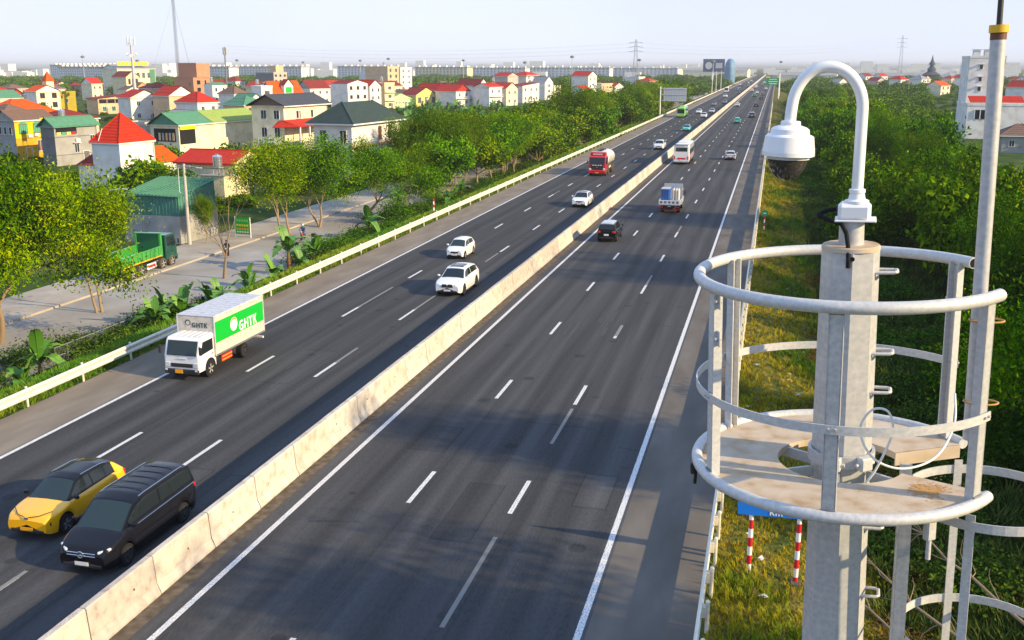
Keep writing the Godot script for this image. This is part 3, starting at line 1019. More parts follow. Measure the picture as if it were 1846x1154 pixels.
	for zz in [-0.14, 0.18]:
		b = MB.new()
		b.box(Vector3(0.42, -6.3, zz), Vector3(0.075, 9.6, 0.012))
		b.box(Vector3(0.385, -6.3, zz - 0.03), Vector3(0.01, 9.6, 0.06))
		part("stringer", b, "galv", o)
	for k in 28:
		b = MB.new()
		b.tube([Vector3(0.42, -2.0 - 0.3 * k, -0.14), Vector3(0.42, -2.0 - 0.3 * k, 0.18)], 0.012, 8)
		part("rung", b, "galv_light", o)
	for y in [-1.62, -2.6, -3.6, -4.6, -5.6, -6.6, -7.6]:
		b = MB.new()
		var hp := []
		for k in 41:
			var t := lerpf(-2.72, 2.72, k / 40.0)
			hp.append(Vector3(0.92 + 0.5 * cos(t), y, 0.02 + 0.5 * sin(t)))
		for i in hp.size() - 1:
			var e: Vector3 = (hp[i + 1] - hp[i]).normalized()
			var nr := e.cross(Vector3.UP) * 0.004
			var h2 := Vector3(0, 0.03, 0)
			b.oquad(hp[i] + nr - h2, hp[i + 1] + nr - h2, hp[i + 1] + nr + h2, hp[i] + nr + h2, nr)
			b.oquad(hp[i] - nr - h2, hp[i + 1] - nr - h2, hp[i + 1] - nr + h2, hp[i] - nr + h2, -nr)
			b.oquad(hp[i] - nr + h2, hp[i + 1] - nr + h2, hp[i + 1] + nr + h2, hp[i] + nr + h2, Vector3.UP)
		part("hoop", b, "galv_light", o)
	for t in [-0.6, -0.2, 0.2, 0.6]:
		b = MB.new()
		var a: float = PI * t
		var q := Vector3(0.92 + 0.49 * cos(a), -4.6, 0.02 + 0.49 * sin(a))
		b.X = Transform3D(Basis(Vector3.UP, PI / 2 - a), q)
		b.box(Vector3.ZERO, Vector3(0.055, 6.1, 0.008))
		part("cage_bar", b, "galv_light", o)
	# loose white cable hanging in a loop from the pole
	b = MB.new()
	cur = Curve3D.new()
	var cp := [Vector3(0.14, -1.5, 0.33), Vector3(0.22, -1.36, 0.34), Vector3(0.3, -1.12, 0.34), Vector3(0.27, -0.98, 0.34), Vector3(0.17, -0.98, 0.34), Vector3(0.11, -1.12, 0.34), Vector3(0.2, -1.3, 0.33), Vector3(0.38, -1.37, 0.28), Vector3(0.58, -1.34, 0.1), Vector3(0.7, -1.22, -0.2), Vector3(0.72, -1.1, -0.52)]
	for i in cp.size():
		var tn: Vector3 = (cp[mini(i + 1, cp.size() - 1)] - cp[maxi(i - 1, 0)]) / 6.0
		cur.add_point(cp[i], -tn, tn)
	cur.bake_interval = 0.02
	pl = []
	for q in cur.get_baked_points(): pl.append(q)
	b.tube(pl, 0.0075, 8)
	var cb := part("loose_cable", b, "cable")
	cb.transform = S
	tag(cb, "loose white cable hanging in a loop beside the pole over the platform", "cable")

# ------------------------------------------------------------ vehicles (front towards local +z, wheels on y 0)
var car_cache := {}

func interp(t: Array, z: float) -> float:
	if z >= t[0][0]: return t[0][1]
	for i in t.size() - 1:
		if z <= t[i][0] and z >= t[i + 1][0]:
			var k: float = (t[i][0] - z) / maxf(t[i][0] - t[i + 1][0], 1e-5)
			return lerpf(t[i][1], t[i + 1][1], k)
	return t[-1][1]

func smooth_interp(t: Array, z: float) -> float:
	return (interp(t, z) * 2.0 + interp(t, z + 0.07) + interp(t, z - 0.07)) / 4.0

const CARS := {
	"suv": {"L": 4.8, "W": 1.96, "wb": 2.95, "r": 0.37, "clear": 0.26, "top": [[2.4, 0.72], [2.3, 0.88], [1.2, 1.06], [0.9, 1.08], [-1.6, 1.12], [-2.3, 1.1], [-2.4, 0.95]],
		"roof": [[1.2, 1.05], [0.42, 1.63], [0.0, 1.7], [-1.3, 1.68], [-1.9, 1.6], [-2.36, 1.08]], "win": [0.85, -1.95], "ws": [1.12, 0.45], "rw": [-2.0, -2.32], "hwt": 0.62},
	"crossover": {"L": 4.3, "W": 1.8, "wb": 2.6, "r": 0.34, "clear": 0.24, "top": [[2.15, 0.66], [2.05, 0.84], [1.15, 1.0], [0.85, 1.02], [-1.4, 1.08], [-2.05, 1.04], [-2.15, 0.85]],
		"roof": [[1.15, 0.99], [0.35, 1.52], [0.0, 1.59], [-1.0, 1.57], [-1.6, 1.47], [-2.1, 1.02]], "win": [0.8, -1.6], "ws": [1.08, 0.38], "rw": [-1.68, -2.05], "hwt": 0.6},
	"hatch": {"L": 3.6, "W": 1.55, "wb": 2.38, "r": 0.29, "clear": 0.2, "top": [[1.8, 0.55], [1.72, 0.74], [1.05, 0.92], [0.8, 0.94], [-1.3, 0.97], [-1.72, 0.95], [-1.8, 0.78]],
		"roof": [[1.05, 0.91], [0.35, 1.42], [0.0, 1.5], [-1.0, 1.48], [-1.4, 1.4], [-1.76, 0.95]], "win": [0.75, -1.35], "ws": [0.98, 0.38], "rw": [-1.45, -1.72], "hwt": 0.6},
	"sedan": {"L": 4.5, "W": 1.76, "wb": 2.65, "r": 0.32, "clear": 0.2, "top": [[2.25, 0.55], [2.15, 0.72], [1.1, 0.92], [0.8, 0.94], [-1.3, 0.98], [-2.1, 0.98], [-2.25, 0.8]],
		"roof": [[1.1, 0.91], [0.3, 1.38], [-0.1, 1.46], [-0.7, 1.44], [-1.1, 1.34], [-1.75, 0.98]], "win": [0.7, -1.2], "ws": [1.02, 0.33], "rw": [-1.15, -1.68], "hwt": 0.58},
	"mpv": {"L": 4.5, "W": 1.75, "wb": 2.78, "r": 0.33, "clear": 0.24, "top": [[2.25, 0.66], [2.15, 0.86], [1.35, 1.02], [1.0, 1.04], [-1.7, 1.1], [-2.2, 1.08], [-2.25, 0.9]],
		"roof": [[1.35, 1.01], [0.5, 1.6], [0.1, 1.69], [-1.5, 1.68], [-2.0, 1.6], [-2.22, 1.08]], "win": [0.95, -1.95], "ws": [1.28, 0.54], "rw": [-2.03, -2.19], "hwt": 0.64},
	"van": {"L": 5.14, "W": 1.93, "wb": 3.2, "r": 0.35, "clear": 0.22, "top": [[2.57, 0.62], [2.5, 0.85], [1.75, 1.12], [1.5, 1.16], [-2.0, 1.2], [-2.5, 1.2], [-2.57, 0.95]],
		"roof": [[1.75, 1.11], [0.82, 1.78], [0.4, 1.88], [-1.9, 1.89], [-2.35, 1.84], [-2.53, 1.2]], "win": [1.3, -2.3], "ws": [1.68, 0.86], "rw": [-2.38, -2.5], "hwt": 0.7},
}

func cab_pt(P: Dictionary, z: float, s: float, off: float) -> Vector3:
	var a := absf(s)
	var hw: float = P.W * 0.5
	var yr := smooth_interp(P.roof, z)
	var belt := minf(smooth_interp(P.top, z) - 0.02, yr)
	var lo := hw * 0.9 + off
	var hi: float = lerpf(hw * 0.9, P.hwt * hw / 0.66 * 0.74, clampf((yr - belt) / 0.5, 0, 1)) + off
	var p: Vector3
	if a > 0.5:
		var t := (1.0 - a) / 0.5
		p = Vector3(lerpf(lo, hi, t), lerpf(belt, maxf(yr - 0.07, belt), t), z)
	else:
		var t := a / 0.5
		p = Vector3(hi * t, maxf(yr - 0.07, belt) + (minf(0.07, yr - belt) + off) * (1.0 - pow(t, 3.0)), z)
	if s < 0.0: p.x = -p.x
	return p

func cab_panel(P: Dictionary, z0: float, z1: float, s0: float, s1: float, off: float, nz := 8, ns := 8) -> MB:
	var b := MB.new()
	var rings := []
	for i in nz + 1:
		var r := []
		for k in ns + 1: r.append(cab_pt(P, lerpf(z0, z1, float(i) / nz), lerpf(s0, s1, float(k) / ns), off))
		rings.append(r)
	# own normals: away from the cabin's middle line
	for i in nz:
		for k in ns:
			var m: Vector3 = (rings[i][k] + rings[i + 1][k + 1]) * 0.5
			var o := m - Vector3(0, 0.8, m.z * 0.75)
			b.oquad(rings[i][k], rings[i][k + 1], rings[i + 1][k + 1], rings[i + 1][k], o)
	return b

func wheel_meshes(r: float, w: float) -> Array:
	var key := "wheel%.2f_%.2f" % [r, w]
	if car_cache.has(key): return car_cache[key]
	var t := MB.new()
	t.X = Transform3D(Basis(Vector3(0, 0, 1), PI / 2), Vector3.ZERO)
	t.lathe([V(r * 0.66, -w / 2), V(r * 0.93, -w / 2), V(r, -w * 0.36), V(r, w * 0.36), V(r * 0.93, w / 2), V(r * 0.66, w / 2)], 24)
	var m := MB.new()
	m.X = Transform3D(Basis(Vector3(0, 0, 1), PI / 2), Vector3.ZERO)
	for sd in [-1.0, 1.0]:
		m.lathe([V(r * 0.68, sd * w * 0.5), V(r * 0.62, sd * w * 0.52), V(r * 0.6, sd * w * 0.3), V(0.0, sd * w * 0.3)], 20)
		m.lathe([V(0.0, sd * w * 0.5), V(r * 0.14, sd * w * 0.48), V(r * 0.16, sd * w * 0.3)], 10)
	var s := MB.new()
	for sd in [-1.0, 1.0]:
		for k in 5:
			s.X = Transform3D(Basis(Vector3(1, 0, 0), TAU * k / 5.0), Vector3.ZERO)
			s.box(Vector3(sd * w * 0.4, r * 0.36, 0), Vector3(w * 0.14, r * 0.52, r * 0.15))
	car_cache[key] = [t.mesh(), m.mesh(), s.mesh()]
	return car_cache[key]

func add_wheel(root: Node, at: Vector3, r: float, w: float, rim = "alloy", tyre = "tyre") -> void:
	var ms := wheel_meshes(r, w)
	var t := part("wheel", ms[0], tyre, root, at)
	part("rim", ms[1], "alloy_dark", t)
	part("spokes", ms[2], rim, t)

func car_meshes(kind: String) -> Dictionary:
	if car_cache.has(kind): return car_cache[kind]
	var P: Dictionary = CARS[kind]
	var D := {}
	var hl: float = P.L / 2
	var hw: float = P.W / 2
	var zs := []
	for i in 91: zs.append(hl - P.L * i / 90.0)
	var rings := []
	var ra: float = P.r + 0.065
	for z in zs:
		var top: float = smooth_interp(P.top, z)
		var ef: float = clampf((z - (hl - 0.75)) / 0.75, 0, 1)
		var er: float = clampf((-hl + 0.6 - z) / 0.6, 0, 1)
		var w: float = hw * (1.0 - 0.2 * pow(ef, 2.6) - 0.13 * pow(er, 2.6))
		var bot: float = P.clear + 0.1 * pow(ef, 6.0) + 0.12 * pow(er, 6.0)
		for zw in [P.wb / 2, -P.wb / 2]:
			var d: float = absf(z - zw)
			if d < ra: bot = maxf(bot, P.r + sqrt(ra * ra - d * d))
		bot = minf(bot, top - 0.08)
		var h := top - bot
		var cr := 0.035
		var half := [Vector3(w * 0.95, bot, z), Vector3(w * 0.995, bot + h * 0.25, z), Vector3(w, bot + h * 0.5, z), Vector3(w * 0.985, bot + h * 0.78, z), Vector3(w * 0.94, top - 0.035, z), Vector3(w * 0.86, top, z), Vector3(w * 0.45, top + cr * 0.75, z), Vector3(0, top + cr, z)]
		var ring := []
		for i in half.size(): ring.append(Vector3(-half[i].x, half[i].y, z))
		for i in range(half.size() - 2, -1, -1): ring.append(half[i])
		rings.append(ring)
	var b := MB.new()
	b.loft(rings, false, true)
	D.body = b.mesh()
	b = MB.new()
	b.box(Vector3(0, (P.clear + 0.62) / 2, 0), Vector3(P.W - 0.46, 0.62 - P.clear, P.L - 0.5))
	D.under = b.mesh()
	var z0: float = P.roof[0][0]
	var z1: float = P.roof[-1][0]
	D.cabin = cab_panel(P, z0, z1, -1.0, 1.0, 0.0, 44, 24).mesh()
	D.roof_only = cab_panel(P, P.ws[1] - 0.06, P.rw[0] + 0.06, -0.52, 0.52, 0.006, 14, 12).mesh()
	D.windscreen = cab_panel(P, P.ws[0], P.ws[1], -0.46, 0.46, 0.008).mesh()
	D.rear_window = cab_panel(P, P.rw[0], P.rw[1], -0.44, 0.44, 0.008).mesh()
	var za: float = P.win[0]
	var zb: float = P.win[1]
	var zm := (za + zb) / 2 + 0.1
	D.side = []
	for sd in [-1.0, 1.0]:
		for q in [[za, zm + 0.04], [zm - 0.04, zb]]:
			D.side.append(cab_panel(P, q[0], q[1], sd * 0.93, sd * 0.56, 0.008, 8, 3).mesh())
	b = MB.new()
	b.bev(Vector3.ZERO, Vector3(0.2, 0.14, 0.12), 0.04)
	D.mirror = b.mesh()
	b = MB.new()
	b.bev(Vector3.ZERO, Vector3(0.015, 0.03, 0.16), 0.006)
	D.handle = b.mesh()
	car_cache[kind] = D
	return D

# o: roof paint, glass, rim, plate, grille style
func car(nm: String, label: String, kind: String, paint: String, at: Vector3, yaw: float, o := {}, group := "") -> Node3D:
	var P: Dictionary = CARS[kind]
	var D := car_meshes(kind)
	var n := thing(nm, label, "van" if kind == "van" else "car", at, yaw, group)
	var hl: float = P.L / 2
	var hw: float = P.W / 2
	var gl: String = o.get("glass", "auto_glass")
	part("body", D.body, paint, n)
	part("underbody", D.under, "chassis", n)
	part("cabin", D.cabin, o.get("cabin", paint), n)
	if o.has("roof"): part("roof", D.roof_only, o.roof, n)
	part("windscreen", D.windscreen, gl, n)
	part("rear_window", D.rear_window, "auto_glass", n)
	for s in D.side: part("side_window", s, "auto_glass", n)
	for sx in [-1.0, 1.0]:
		for zw in [P.wb / 2, -P.wb / 2]:
			add_wheel(n, Vector3(sx * (hw - 0.125), P.r, zw), P.r, 0.23, o.get("rim", "alloy"))
		part("mirror", D.mirror, o.get("mirror", paint), n, Vector3(sx * (hw + 0.08), smooth_interp(P.top, P.win[0]) + 0.08, P.win[0] + 0.05))
		if not o.get("far", false):
			for zz in [0.15, -0.85]: part("door_handle", D.handle, o.get("handle", paint), n, Vector3(sx * (hw * 0.985 + 0.006), smooth_interp(P.top, zz) - 0.16, zz))
	var ft: float = P.top[1][1]
	# lamps, grille, bumpers, plates
	for sx in [-1.0, 1.0]:
		var b := MB.new()
		b.X = Transform3D(Basis(Vector3.UP, sx * 0.5), Vector3(sx * hw * 0.67, ft - 0.07, hl - 0.14))
		b.bev(Vector3.ZERO, Vector3(0.4, o.get("lamp_h", 0.12), 0.2), 0.04)
		if o.get("lamps", true): part("headlight", b, "lamp_clear", n)
		b = MB.new()
		b.X = Transform3D(Basis(Vector3.UP, -sx * 0.35), Vector3(sx * hw * 0.76, P.top[-2][1] - 0.16, -hl + 0.07))
		b.bev(Vector3.ZERO, Vector3(0.3, 0.2, 0.16), 0.04)
		part("tail_light", b, "lamp_red", n)
	part("front_bumper", bx(Vector3(0, P.clear + 0.12, hl - 0.03), Vector3(P.W * 0.72, 0.16, 0.1), 0.04), "black_plastic", n)
	part("rear_bumper", bx(Vector3(0, P.clear + 0.17, -hl + 0.04), Vector3(P.W * 0.76, 0.2, 0.1), 0.04), "black_plastic", n)
	if o.get("grille", true):
		part("grille", bx(Vector3(0, ft - 0.17, hl - 0.02), Vector3(P.W * 0.42, 0.15, 0.07), 0.03), o.get("grille_mat", "black_plastic"), n)
	part("number_plate", bx(Vector3(0, P.clear + 0.2, hl + 0.035), Vector3(0.47, 0.12, 0.015)), o.get("plate", "plate_white"), n)
	part("number_plate", bx(Vector3(0, P.top[-1][1] - 0.22, -hl - 0.012), Vector3(0.42, 0.16, 0.02)), o.get("plate", "plate_white"), n)
	if o.get("rails", false):
		for sx in [-1.0, 1.0]:
			var b := MB.new()
			var pts := []
			for k in 9:
				var zz := lerpf(P.ws[1] - 0.35, P.rw[0] + 0.35, k / 8.0)
				pts.append(cab_pt(P, zz, sx * 0.44, 0.035))
			b.tube(pts, 0.016, 6)
			part("roof_rail", b, o.get("rail_mat", "chrome"), n)
	return n

func truck_cab(root: Node, W: float, H: float, L: float, y0: float, zf: float, paint: String, glass := "auto_glass_pale") -> void:
	# side outline: blunt nose with a raked screen
	var poly := PackedVector2Array([V(zf - L, y0), V(zf - 0.02, y0), V(zf, y0 + 0.25), V(zf - 0.02, y0 + (H - y0) * 0.48), V(zf - 0.28, H - 0.12), V(zf - 0.42, H), V(zf - L, H)])
	var b := MB.new()
	var rings := []
	for e in [[-W / 2, 0.06], [-W / 2 + 0.07, 0.0], [W / 2 - 0.07, 0.0], [W / 2, 0.06]]:
		var r := []
		var ctr := Vector3(0, (H + y0) / 2, zf - L / 2)
		for q in poly:
			var p := Vector3(e[0], q.y, q.x)
			p.y = lerpf(p.y, ctr.y, e[1] * 0.7)
			p.z = lerpf(p.z, ctr.z, e[1] * 0.7)
			r.append(p)
		rings.append(r)
	for i in 3:
		for k in poly.size():
			var k2 := (k + 1) % poly.size()
			var mm: Vector3 = (rings[i][k] + rings[i + 1][k2]) * 0.5
			b.oquad(rings[i][k], rings[i][k2], rings[i + 1][k2], rings[i + 1][k], mm - Vector3(0 if i == 1 else 0, (H + y0) / 2, zf - L / 2))
	for e in [0, 3]:
		for k in poly.size() - 2: b.otri(rings[e][0], rings[e][k + 1], rings[e][k + 2], Vector3(-1 if e == 0 else 1, 0, 0))
	part("cab", b, paint, root)
	# windscreen on the rake
	var a := Vector3(0, y0 + (H - y0) * 0.5, zf - 0.03)
	var c := Vector3(0, H - 0.15, zf - 0.285)
	var nrm := Vector3(0, 0.26, (H - 0.12) - (y0 + (H - y0) * 0.48)).normalized()
	b = MB.new()
	for i in 6:
		for k in 1:
			var x0 := lerpf(-W / 2 + 0.13, W / 2 - 0.13, i / 6.0)
			var x1 := lerpf(-W / 2 + 0.13, W / 2 - 0.13, (i + 1) / 6.0)
			var o0 := nrm * (0.012 + 0.03 * (1.0 - pow(x0 / (W / 2), 2)))
			var o1 := nrm * (0.012 + 0.03 * (1.0 - pow(x1 / (W / 2), 2)))
			b.oquad(Vector3(x0, a.y, a.z) + o0, Vector3(x1, a.y, a.z) + o1, Vector3(x1, c.y, c.z) + o1, Vector3(x0, c.y, c.z) + o0, nrm)
	part("windscreen", b, glass, root)
	for x in [-0.35, 0.3]:
		b = MB.new()
		b.tube([a + nrm * 0.06 + Vector3(x - 0.25, 0.02, 0), a + nrm * 0.06 + Vector3(x + 0.2, 0.06, -0.02)], 0.012, 5)
		part("wiper", b, "black_plastic", root)
	for sx in [-1.0, 1.0]:
		b = MB.new()
		var X0: float = sx * (W / 2 + 0.006)
		var yb := y0 + (H - y0) * 0.5
		b.oquad(Vector3(X0, yb, zf - 0.2), Vector3(X0, yb + 0.06, zf - L + 0.25), Vector3(X0, H - 0.22, zf - L + 0.25), Vector3(X0, H - 0.22, zf - 0.45), Vector3(sx, 0, 0))
		part("side_window", b, "auto_glass", root)
		b = MB.new()
		b.bev(Vector3(sx * (W / 2 + 0.16), yb + 0.3, zf + 0.06), Vector3(0.16, 0.42, 0.08), 0.03)
		b.tube([Vector3(sx * (W / 2 - 0.02), yb + 0.5, zf - 0.1), Vector3(sx * (W / 2 + 0.16), yb + 0.5, zf + 0.04)], 0.015, 5)
		part("mirror", b, "black_plastic", root)
		part("door_handle", bx(Vector3(sx * (W / 2 + 0.012), yb - 0.14, zf - L + 0.35), Vector3(0.02, 0.05, 0.18), 0.008), "black_plastic", root)

func arch_disc(n: Node, at: Vector3, r: float) -> void:
	var b := MB.new()
	b.tube([at - Vector3(0.01, 0, 0), at + Vector3(0.01, 0, 0)], r, 24)
	part("wheel_arch", b, "chassis", n)

func box_truck() -> void:
	var n := thing("box_truck", "white delivery box truck with a green printed side panel in the outer lane", "truck", Vector3(-27.7, 0, -46.0))
	var zf := 2.75
	truck_cab(n, 1.9, 2.12, 1.65, 0.42, zf, "paint_white")
	part("chassis", bx(Vector3(0, 0.62, -0.9), Vector3(0.8, 0.22, 6.2)), "chassis", n)
	part("cargo_box", bx(Vector3(0, 1.93, -1.35), Vector3(2.05, 2.02, 5.2), 0.03), "box_panel", n)
	part("box_roof", bx(Vector3(0, 2.955, -1.35), Vector3(2.09, 0.04, 5.24), 0.012), "box_roof", n)
	for x in [-1.03, 1.03]:
		for z in [1.235, -3.935]: part("corner_post", bx(Vector3(x, 1.93, z), Vector3(0.06, 2.04, 0.06), 0.01), "box_roof", n)
		part("bottom_rail", bx(Vector3(x * 0.995, 0.93, -1.35), Vector3(0.07, 0.1, 5.22), 0.01), "galv_dark", n)
		part("top_rail", bx(Vector3(x, 2.91, -1.35), Vector3(0.05, 0.07, 5.24), 0.01), "box_roof", n)
	for k in 12: part("roof_rib", bx(Vector3(0, 2.98, 1.0 - 0.43 * k), Vector3(2.0, 0.02, 0.04)), "box_roof", n)
	for sx in [-1.0, 1.0]:
		var pn := part("side_print", bx(Vector3(sx * 1.029, 2.1, -1.35), Vector3(0.006, 1.08, 5.08)), "print_green", n)
		var b := MB.new()
		b.tube([Vector3(sx * 1.034, 2.12, -1.35 + 0.65 * sx), Vector3(sx * 1.037, 2.12, -1.35 + 0.65 * sx)], 0.36, 24)
		part("emblem_disc", b, "sign_white", pn)
		b = MB.new()
		var pts := []
		for k in 13: pts.append(Vector3(sx * 1.039, 2.18 + 0.27 * sin(PI * k / 12.0), -1.35 + 0.65 * sx + 0.3 * cos(PI * k / 12.0)))
		for k in 12: b.oquad(pts[k], pts[k + 1], pts[k + 1] - Vector3(0, 0.1, 0), pts[k] - Vector3(0, 0.1, 0), Vector3(sx, 0, 0))
		part("emblem_arc", b, "print_orange", pn)
		text("GHTK", 0.74, "sign_white", pn, Vector3(sx * 1.036, 1.86, -1.35 - 0.8 * sx), Vector3(0, sx * PI / 2, 0))
	text("GHTK", 0.34, "print_dark", n, Vector3(0.22, 2.46, 1.262))
	var b2 := MB.new()
	b2.tube([Vector3(-0.42, 2.58, 1.26), Vector3(-0.42, 2.58, 1.268)], 0.15, 20)
	part("front_emblem", b2, "print_dark", n)
	b2 = MB.new()
	b2.tube([Vector3(-0.42, 2.57, 1.262), Vector3(-0.42, 2.57, 1.272)], 0.105, 20)
	part("front_emblem", b2, "box_panel", n)
	part("grille", bx(Vector3(0, 0.78, zf + 0.005), Vector3(1.2, 0.2, 0.03), 0.01), "black_plastic", n)
	part("bumper", bx(Vector3(0, 0.47, zf + 0.02), Vector3(1.86, 0.26, 0.14), 0.04), "black_plastic", n)
	part("number_plate", bx(Vector3(-0.12, 0.5, zf + 0.1), Vector3(0.42, 0.2, 0.015)), "plate_yellow", n)
	part("badge", bx(Vector3(0, 1.1, zf + 0.0), Vector3(0.5, 0.045, 0.02)), "cam_grey", n)
	for sx in [-1.0, 1.0]:
		part("headlight", bx(Vector3(sx * 0.78, 0.8, zf - 0.03), Vector3(0.3, 0.3, 0.1), 0.05), "lamp_clear", n)
		part("fog_lamp", bx(Vector3(sx * 0.82, 0.55, zf + 0.08), Vector3(0.14, 0.1, 0.03), 0.02), "lamp_clear", n)
		add_wheel(n, Vector3(sx * 0.875, 0.4, 1.7), 0.4, 0.22, "galv")
		arch_disc(n, Vector3(sx * 0.955, 0.46, 1.7), 0.5)
		add_wheel(n, Vector3(sx * 0.8, 0.4, -1.8), 0.4, 0.34, "alloy_dark")
		pass
		for y in [0.5, 0.68]: part("side_guard", bx(Vector3(sx * 0.96, y, 0.05), Vector3(0.03, 0.07, 1.0), 0.01), "lamp_amber", n)
		part("side_guard_board", bx(Vector3(sx * 0.93, 0.59, 0.05), Vector3(0.02, 0.36, 1.05)), "sign_red", n)
		part("mud_guard", bx(Vector3(sx * 0.8, 0.88, -1.8), Vector3(0.36, 0.04, 1.0), 0.015), "black_plastic", n)
	part("roof_panel", bx(Vector3(0, 2.13, 1.75), Vector3(1.7, 0.03, 1.1), 0.012), "paint_white", n)
	for k in 5: part("roof_bead", bx(Vector3(-0.6 + 0.3 * k, 2.15, 1.75), Vector3(0.07, 0.025, 1.0), 0.01), "paint_white", n)
	part("rear_bar", bx(Vector3(0, 0.6, -3.85), Vector3(2.0, 0.12, 0.1), 0.02), "sign_white", n)
	# the driver seen through the side window
	var d := thing("person", "driver in a green jacket behind the wheel of the delivery truck", "person", Vector3(-27.25, 1.02, -44.4))
	body_seated(d, "print_green")

func body_seated(d: Node3D, cloth: String) -> void:
	var b := MB.new()
	var rings := []
	for q in [[0.0, 0.17, 0.12], [0.2, 0.18, 0.12], [0.4, 0.21, 0.12], [0.5, 0.2, 0.11], [0.56, 0.09, 0.07], [0.6, 0.055, 0.06]]:
		var r := []
		for k in 14: r.append(Vector3(cos(TAU * k / 14) * q[1], q[0], sin(TAU * k / 14) * q[2]))
		rings.append(r)
	b.loft(rings, true, true)
	b.tube([Vector3(0.2, 0.48, 0), Vector3(0.25, 0.25, 0.12), Vector3(0.15, 0.25, 0.38)], [0.06, 0.05, 0.035], 8)
	b.tube([Vector3(-0.2, 0.48, 0), Vector3(-0.25, 0.25, 0.12), Vector3(-0.15, 0.25, 0.38)], [0.06, 0.05, 0.035], 8)
	part("clothes", b, cloth, d)
	b = MB.new()
	b.X = Transform3D(Basis().scaled(Vector3(0.85, 1.15, 1.0)), Vector3(0, 0.72, 0.01))
	var pf := []
	for k in 11: pf.append(V(0.095 * sin(PI * k / 10.0), -0.095 * cos(PI * k / 10.0)))
	b.lathe(pf, 14)
	b.box(Vector3(0, -0.01, 0.1), Vector3(0.025, 0.04, 0.03))
	part("head", b, "skin", d)
	b = MB.new()
	b.X = Transform3D(Basis().scaled(Vector3(0.9, 1.2, 1.04)), Vector3(0, 0.735, -0.005))
	b.lathe([V(0.096, 0.015), V(0.085, 0.05), V(0.05, 0.085), V(0.0, 0.1)], 14)
	part("hair", b, "black_plastic", d)

func tanker() -> void:
	var n := thing("tanker_truck", "red tanker truck with a long cream cylindrical tank", "truck", Vector3(-23.75, 0, -148.5))
	var zf := 5.0
	truck_cab(n, 2.4, 2.75, 2.2, 0.55, zf, "paint_red", "auto_glass")
	var b := MB.new()
	b.prism(PackedVector2Array([V(-1.1, 2.75), V(1.1, 2.75), V(1.0, 3.3), V(-1.0, 3.3)]), zf - 1.9, zf - 0.55)
	part("roof_fairing", b, "paint_red", n)
	part("fairing_panel", bx(Vector3(0, 3.02, zf - 0.54), Vector3(1.7, 0.34, 0.03), 0.01), "sign_red", n)
	for k in 5: part("fairing_letter_block", bx(Vector3(-0.56 + 0.28 * k, 3.02, zf - 0.515), Vector3(0.18, 0.16, 0.012)), "sign_white", n)
	part("grille", bx(Vector3(0, 1.25, zf + 0.01), Vector3(1.75, 0.75, 0.05), 0.03), "black_plastic", n)
	for k in 4: part("grille_bar", bx(Vector3(0, 1.02 + 0.13 * k, zf + 0.045), Vector3(1.5, 0.04, 0.02)), "alloy_dark", n)
	for x in [-0.55, -0.2, 0.2, 0.55]: part("letter_bar", bx(Vector3(x, 1.52, zf + 0.05), Vector3(0.24, 0.1, 0.02), 0.01), "sign_white", n)
	b = MB.new()
	b.prism(PackedVector2Array([V(-0.14, 1.2), V(0.14, 1.2), V(0, 1.42)]), zf + 0.04, zf + 0.07)
	part("badge", b, "chrome", n)
	part("bumper", bx(Vector3(0, 0.62, zf + 0.05), Vector3(2.4, 0.5, 0.2), 0.06), "paint_red", n)
	part("number_plate", bx(Vector3(0, 0.5, zf + 0.16), Vector3(0.5, 0.14, 0.015)), "plate_yellow", n)
	for sx in [-1.0, 1.0]:
		part("headlight", bx(Vector3(sx * 0.98, 0.95, zf + 0.03), Vector3(0.3, 0.32, 0.14), 0.04), "lamp_clear", n)
		for zz in [3.9, 2.1, -1.2, -2.6]:
			add_wheel(n, Vector3(sx * 1.08, 0.52, zz), 0.52, 0.32, "tyre_dusty", "tyre_dusty")
		for zz in [3.9, 2.1]: part("mud_guard", bx(Vector3(sx * 1.03, 1.12, zz), Vector3(0.36, 0.05, 1.2), 0.02), "chassis", n)
		part("side_rail", bx(Vector3(sx * 1.05, 0.95, 0.4), Vector3(0.05, 0.3, 2.2), 0.02), "box_panel", n)
	part("chassis", bx(Vector3(0, 0.95, -0.3), Vector3(0.9, 0.3, 8.0)), "tyre_dusty", n)
	b = MB.new()
	b.X = Transform3D(Basis(Vector3(1, 0, 0), PI / 2).scaled(Vector3(1.0, 0.86, 1.0)), Vector3(0, 2.15, 0))
	b.lathe([V(0, 2.45), V(0.8, 2.4), V(1.12, 2.25), V(1.2, 2.1), V(1.2, -3.7), V(1.12, -3.85), V(0.8, -4.0), V(0, -4.05)], 28)
	part("tank", b, "paint_cream", n)
	for z in [1.5, 0.1, -1.3, -2.7]:
		b = MB.new()
		b.X = Transform3D(Basis(Vector3(1, 0, 0), PI / 2).scaled(Vector3(1.0, 0.86, 1.0)), Vector3(0, 2.15, z))
		b.lathe([V(1.2, -0.04), V(1.215, -0.03), V(1.215, 0.03), V(1.2, 0.04)], 28)
		part("tank_hoop", b, "box_panel", n)
		b = MB.new()
		b.X = Transform3D(Basis(), Vector3(-0.2, 3.15, z + 0.6))
		b.lathe([V(0.26, 0.0), V(0.26, 0.12), V(0.0, 0.16)], 14)
		part("hatch", b, "black_plastic", n)
	part("walkway", bx(Vector3(-0.35, 3.2, -0.8), Vector3(0.5, 0.04, 5.2), 0.01), "chassis", n)
	for x in [-0.62, 0.1]:
		b = MB.new()
		b.tube([Vector3(x, 3.35, 1.8), Vector3(x, 3.35, -3.4)], 0.025, 6)
		part("walkway_rail", b, "chassis", n)

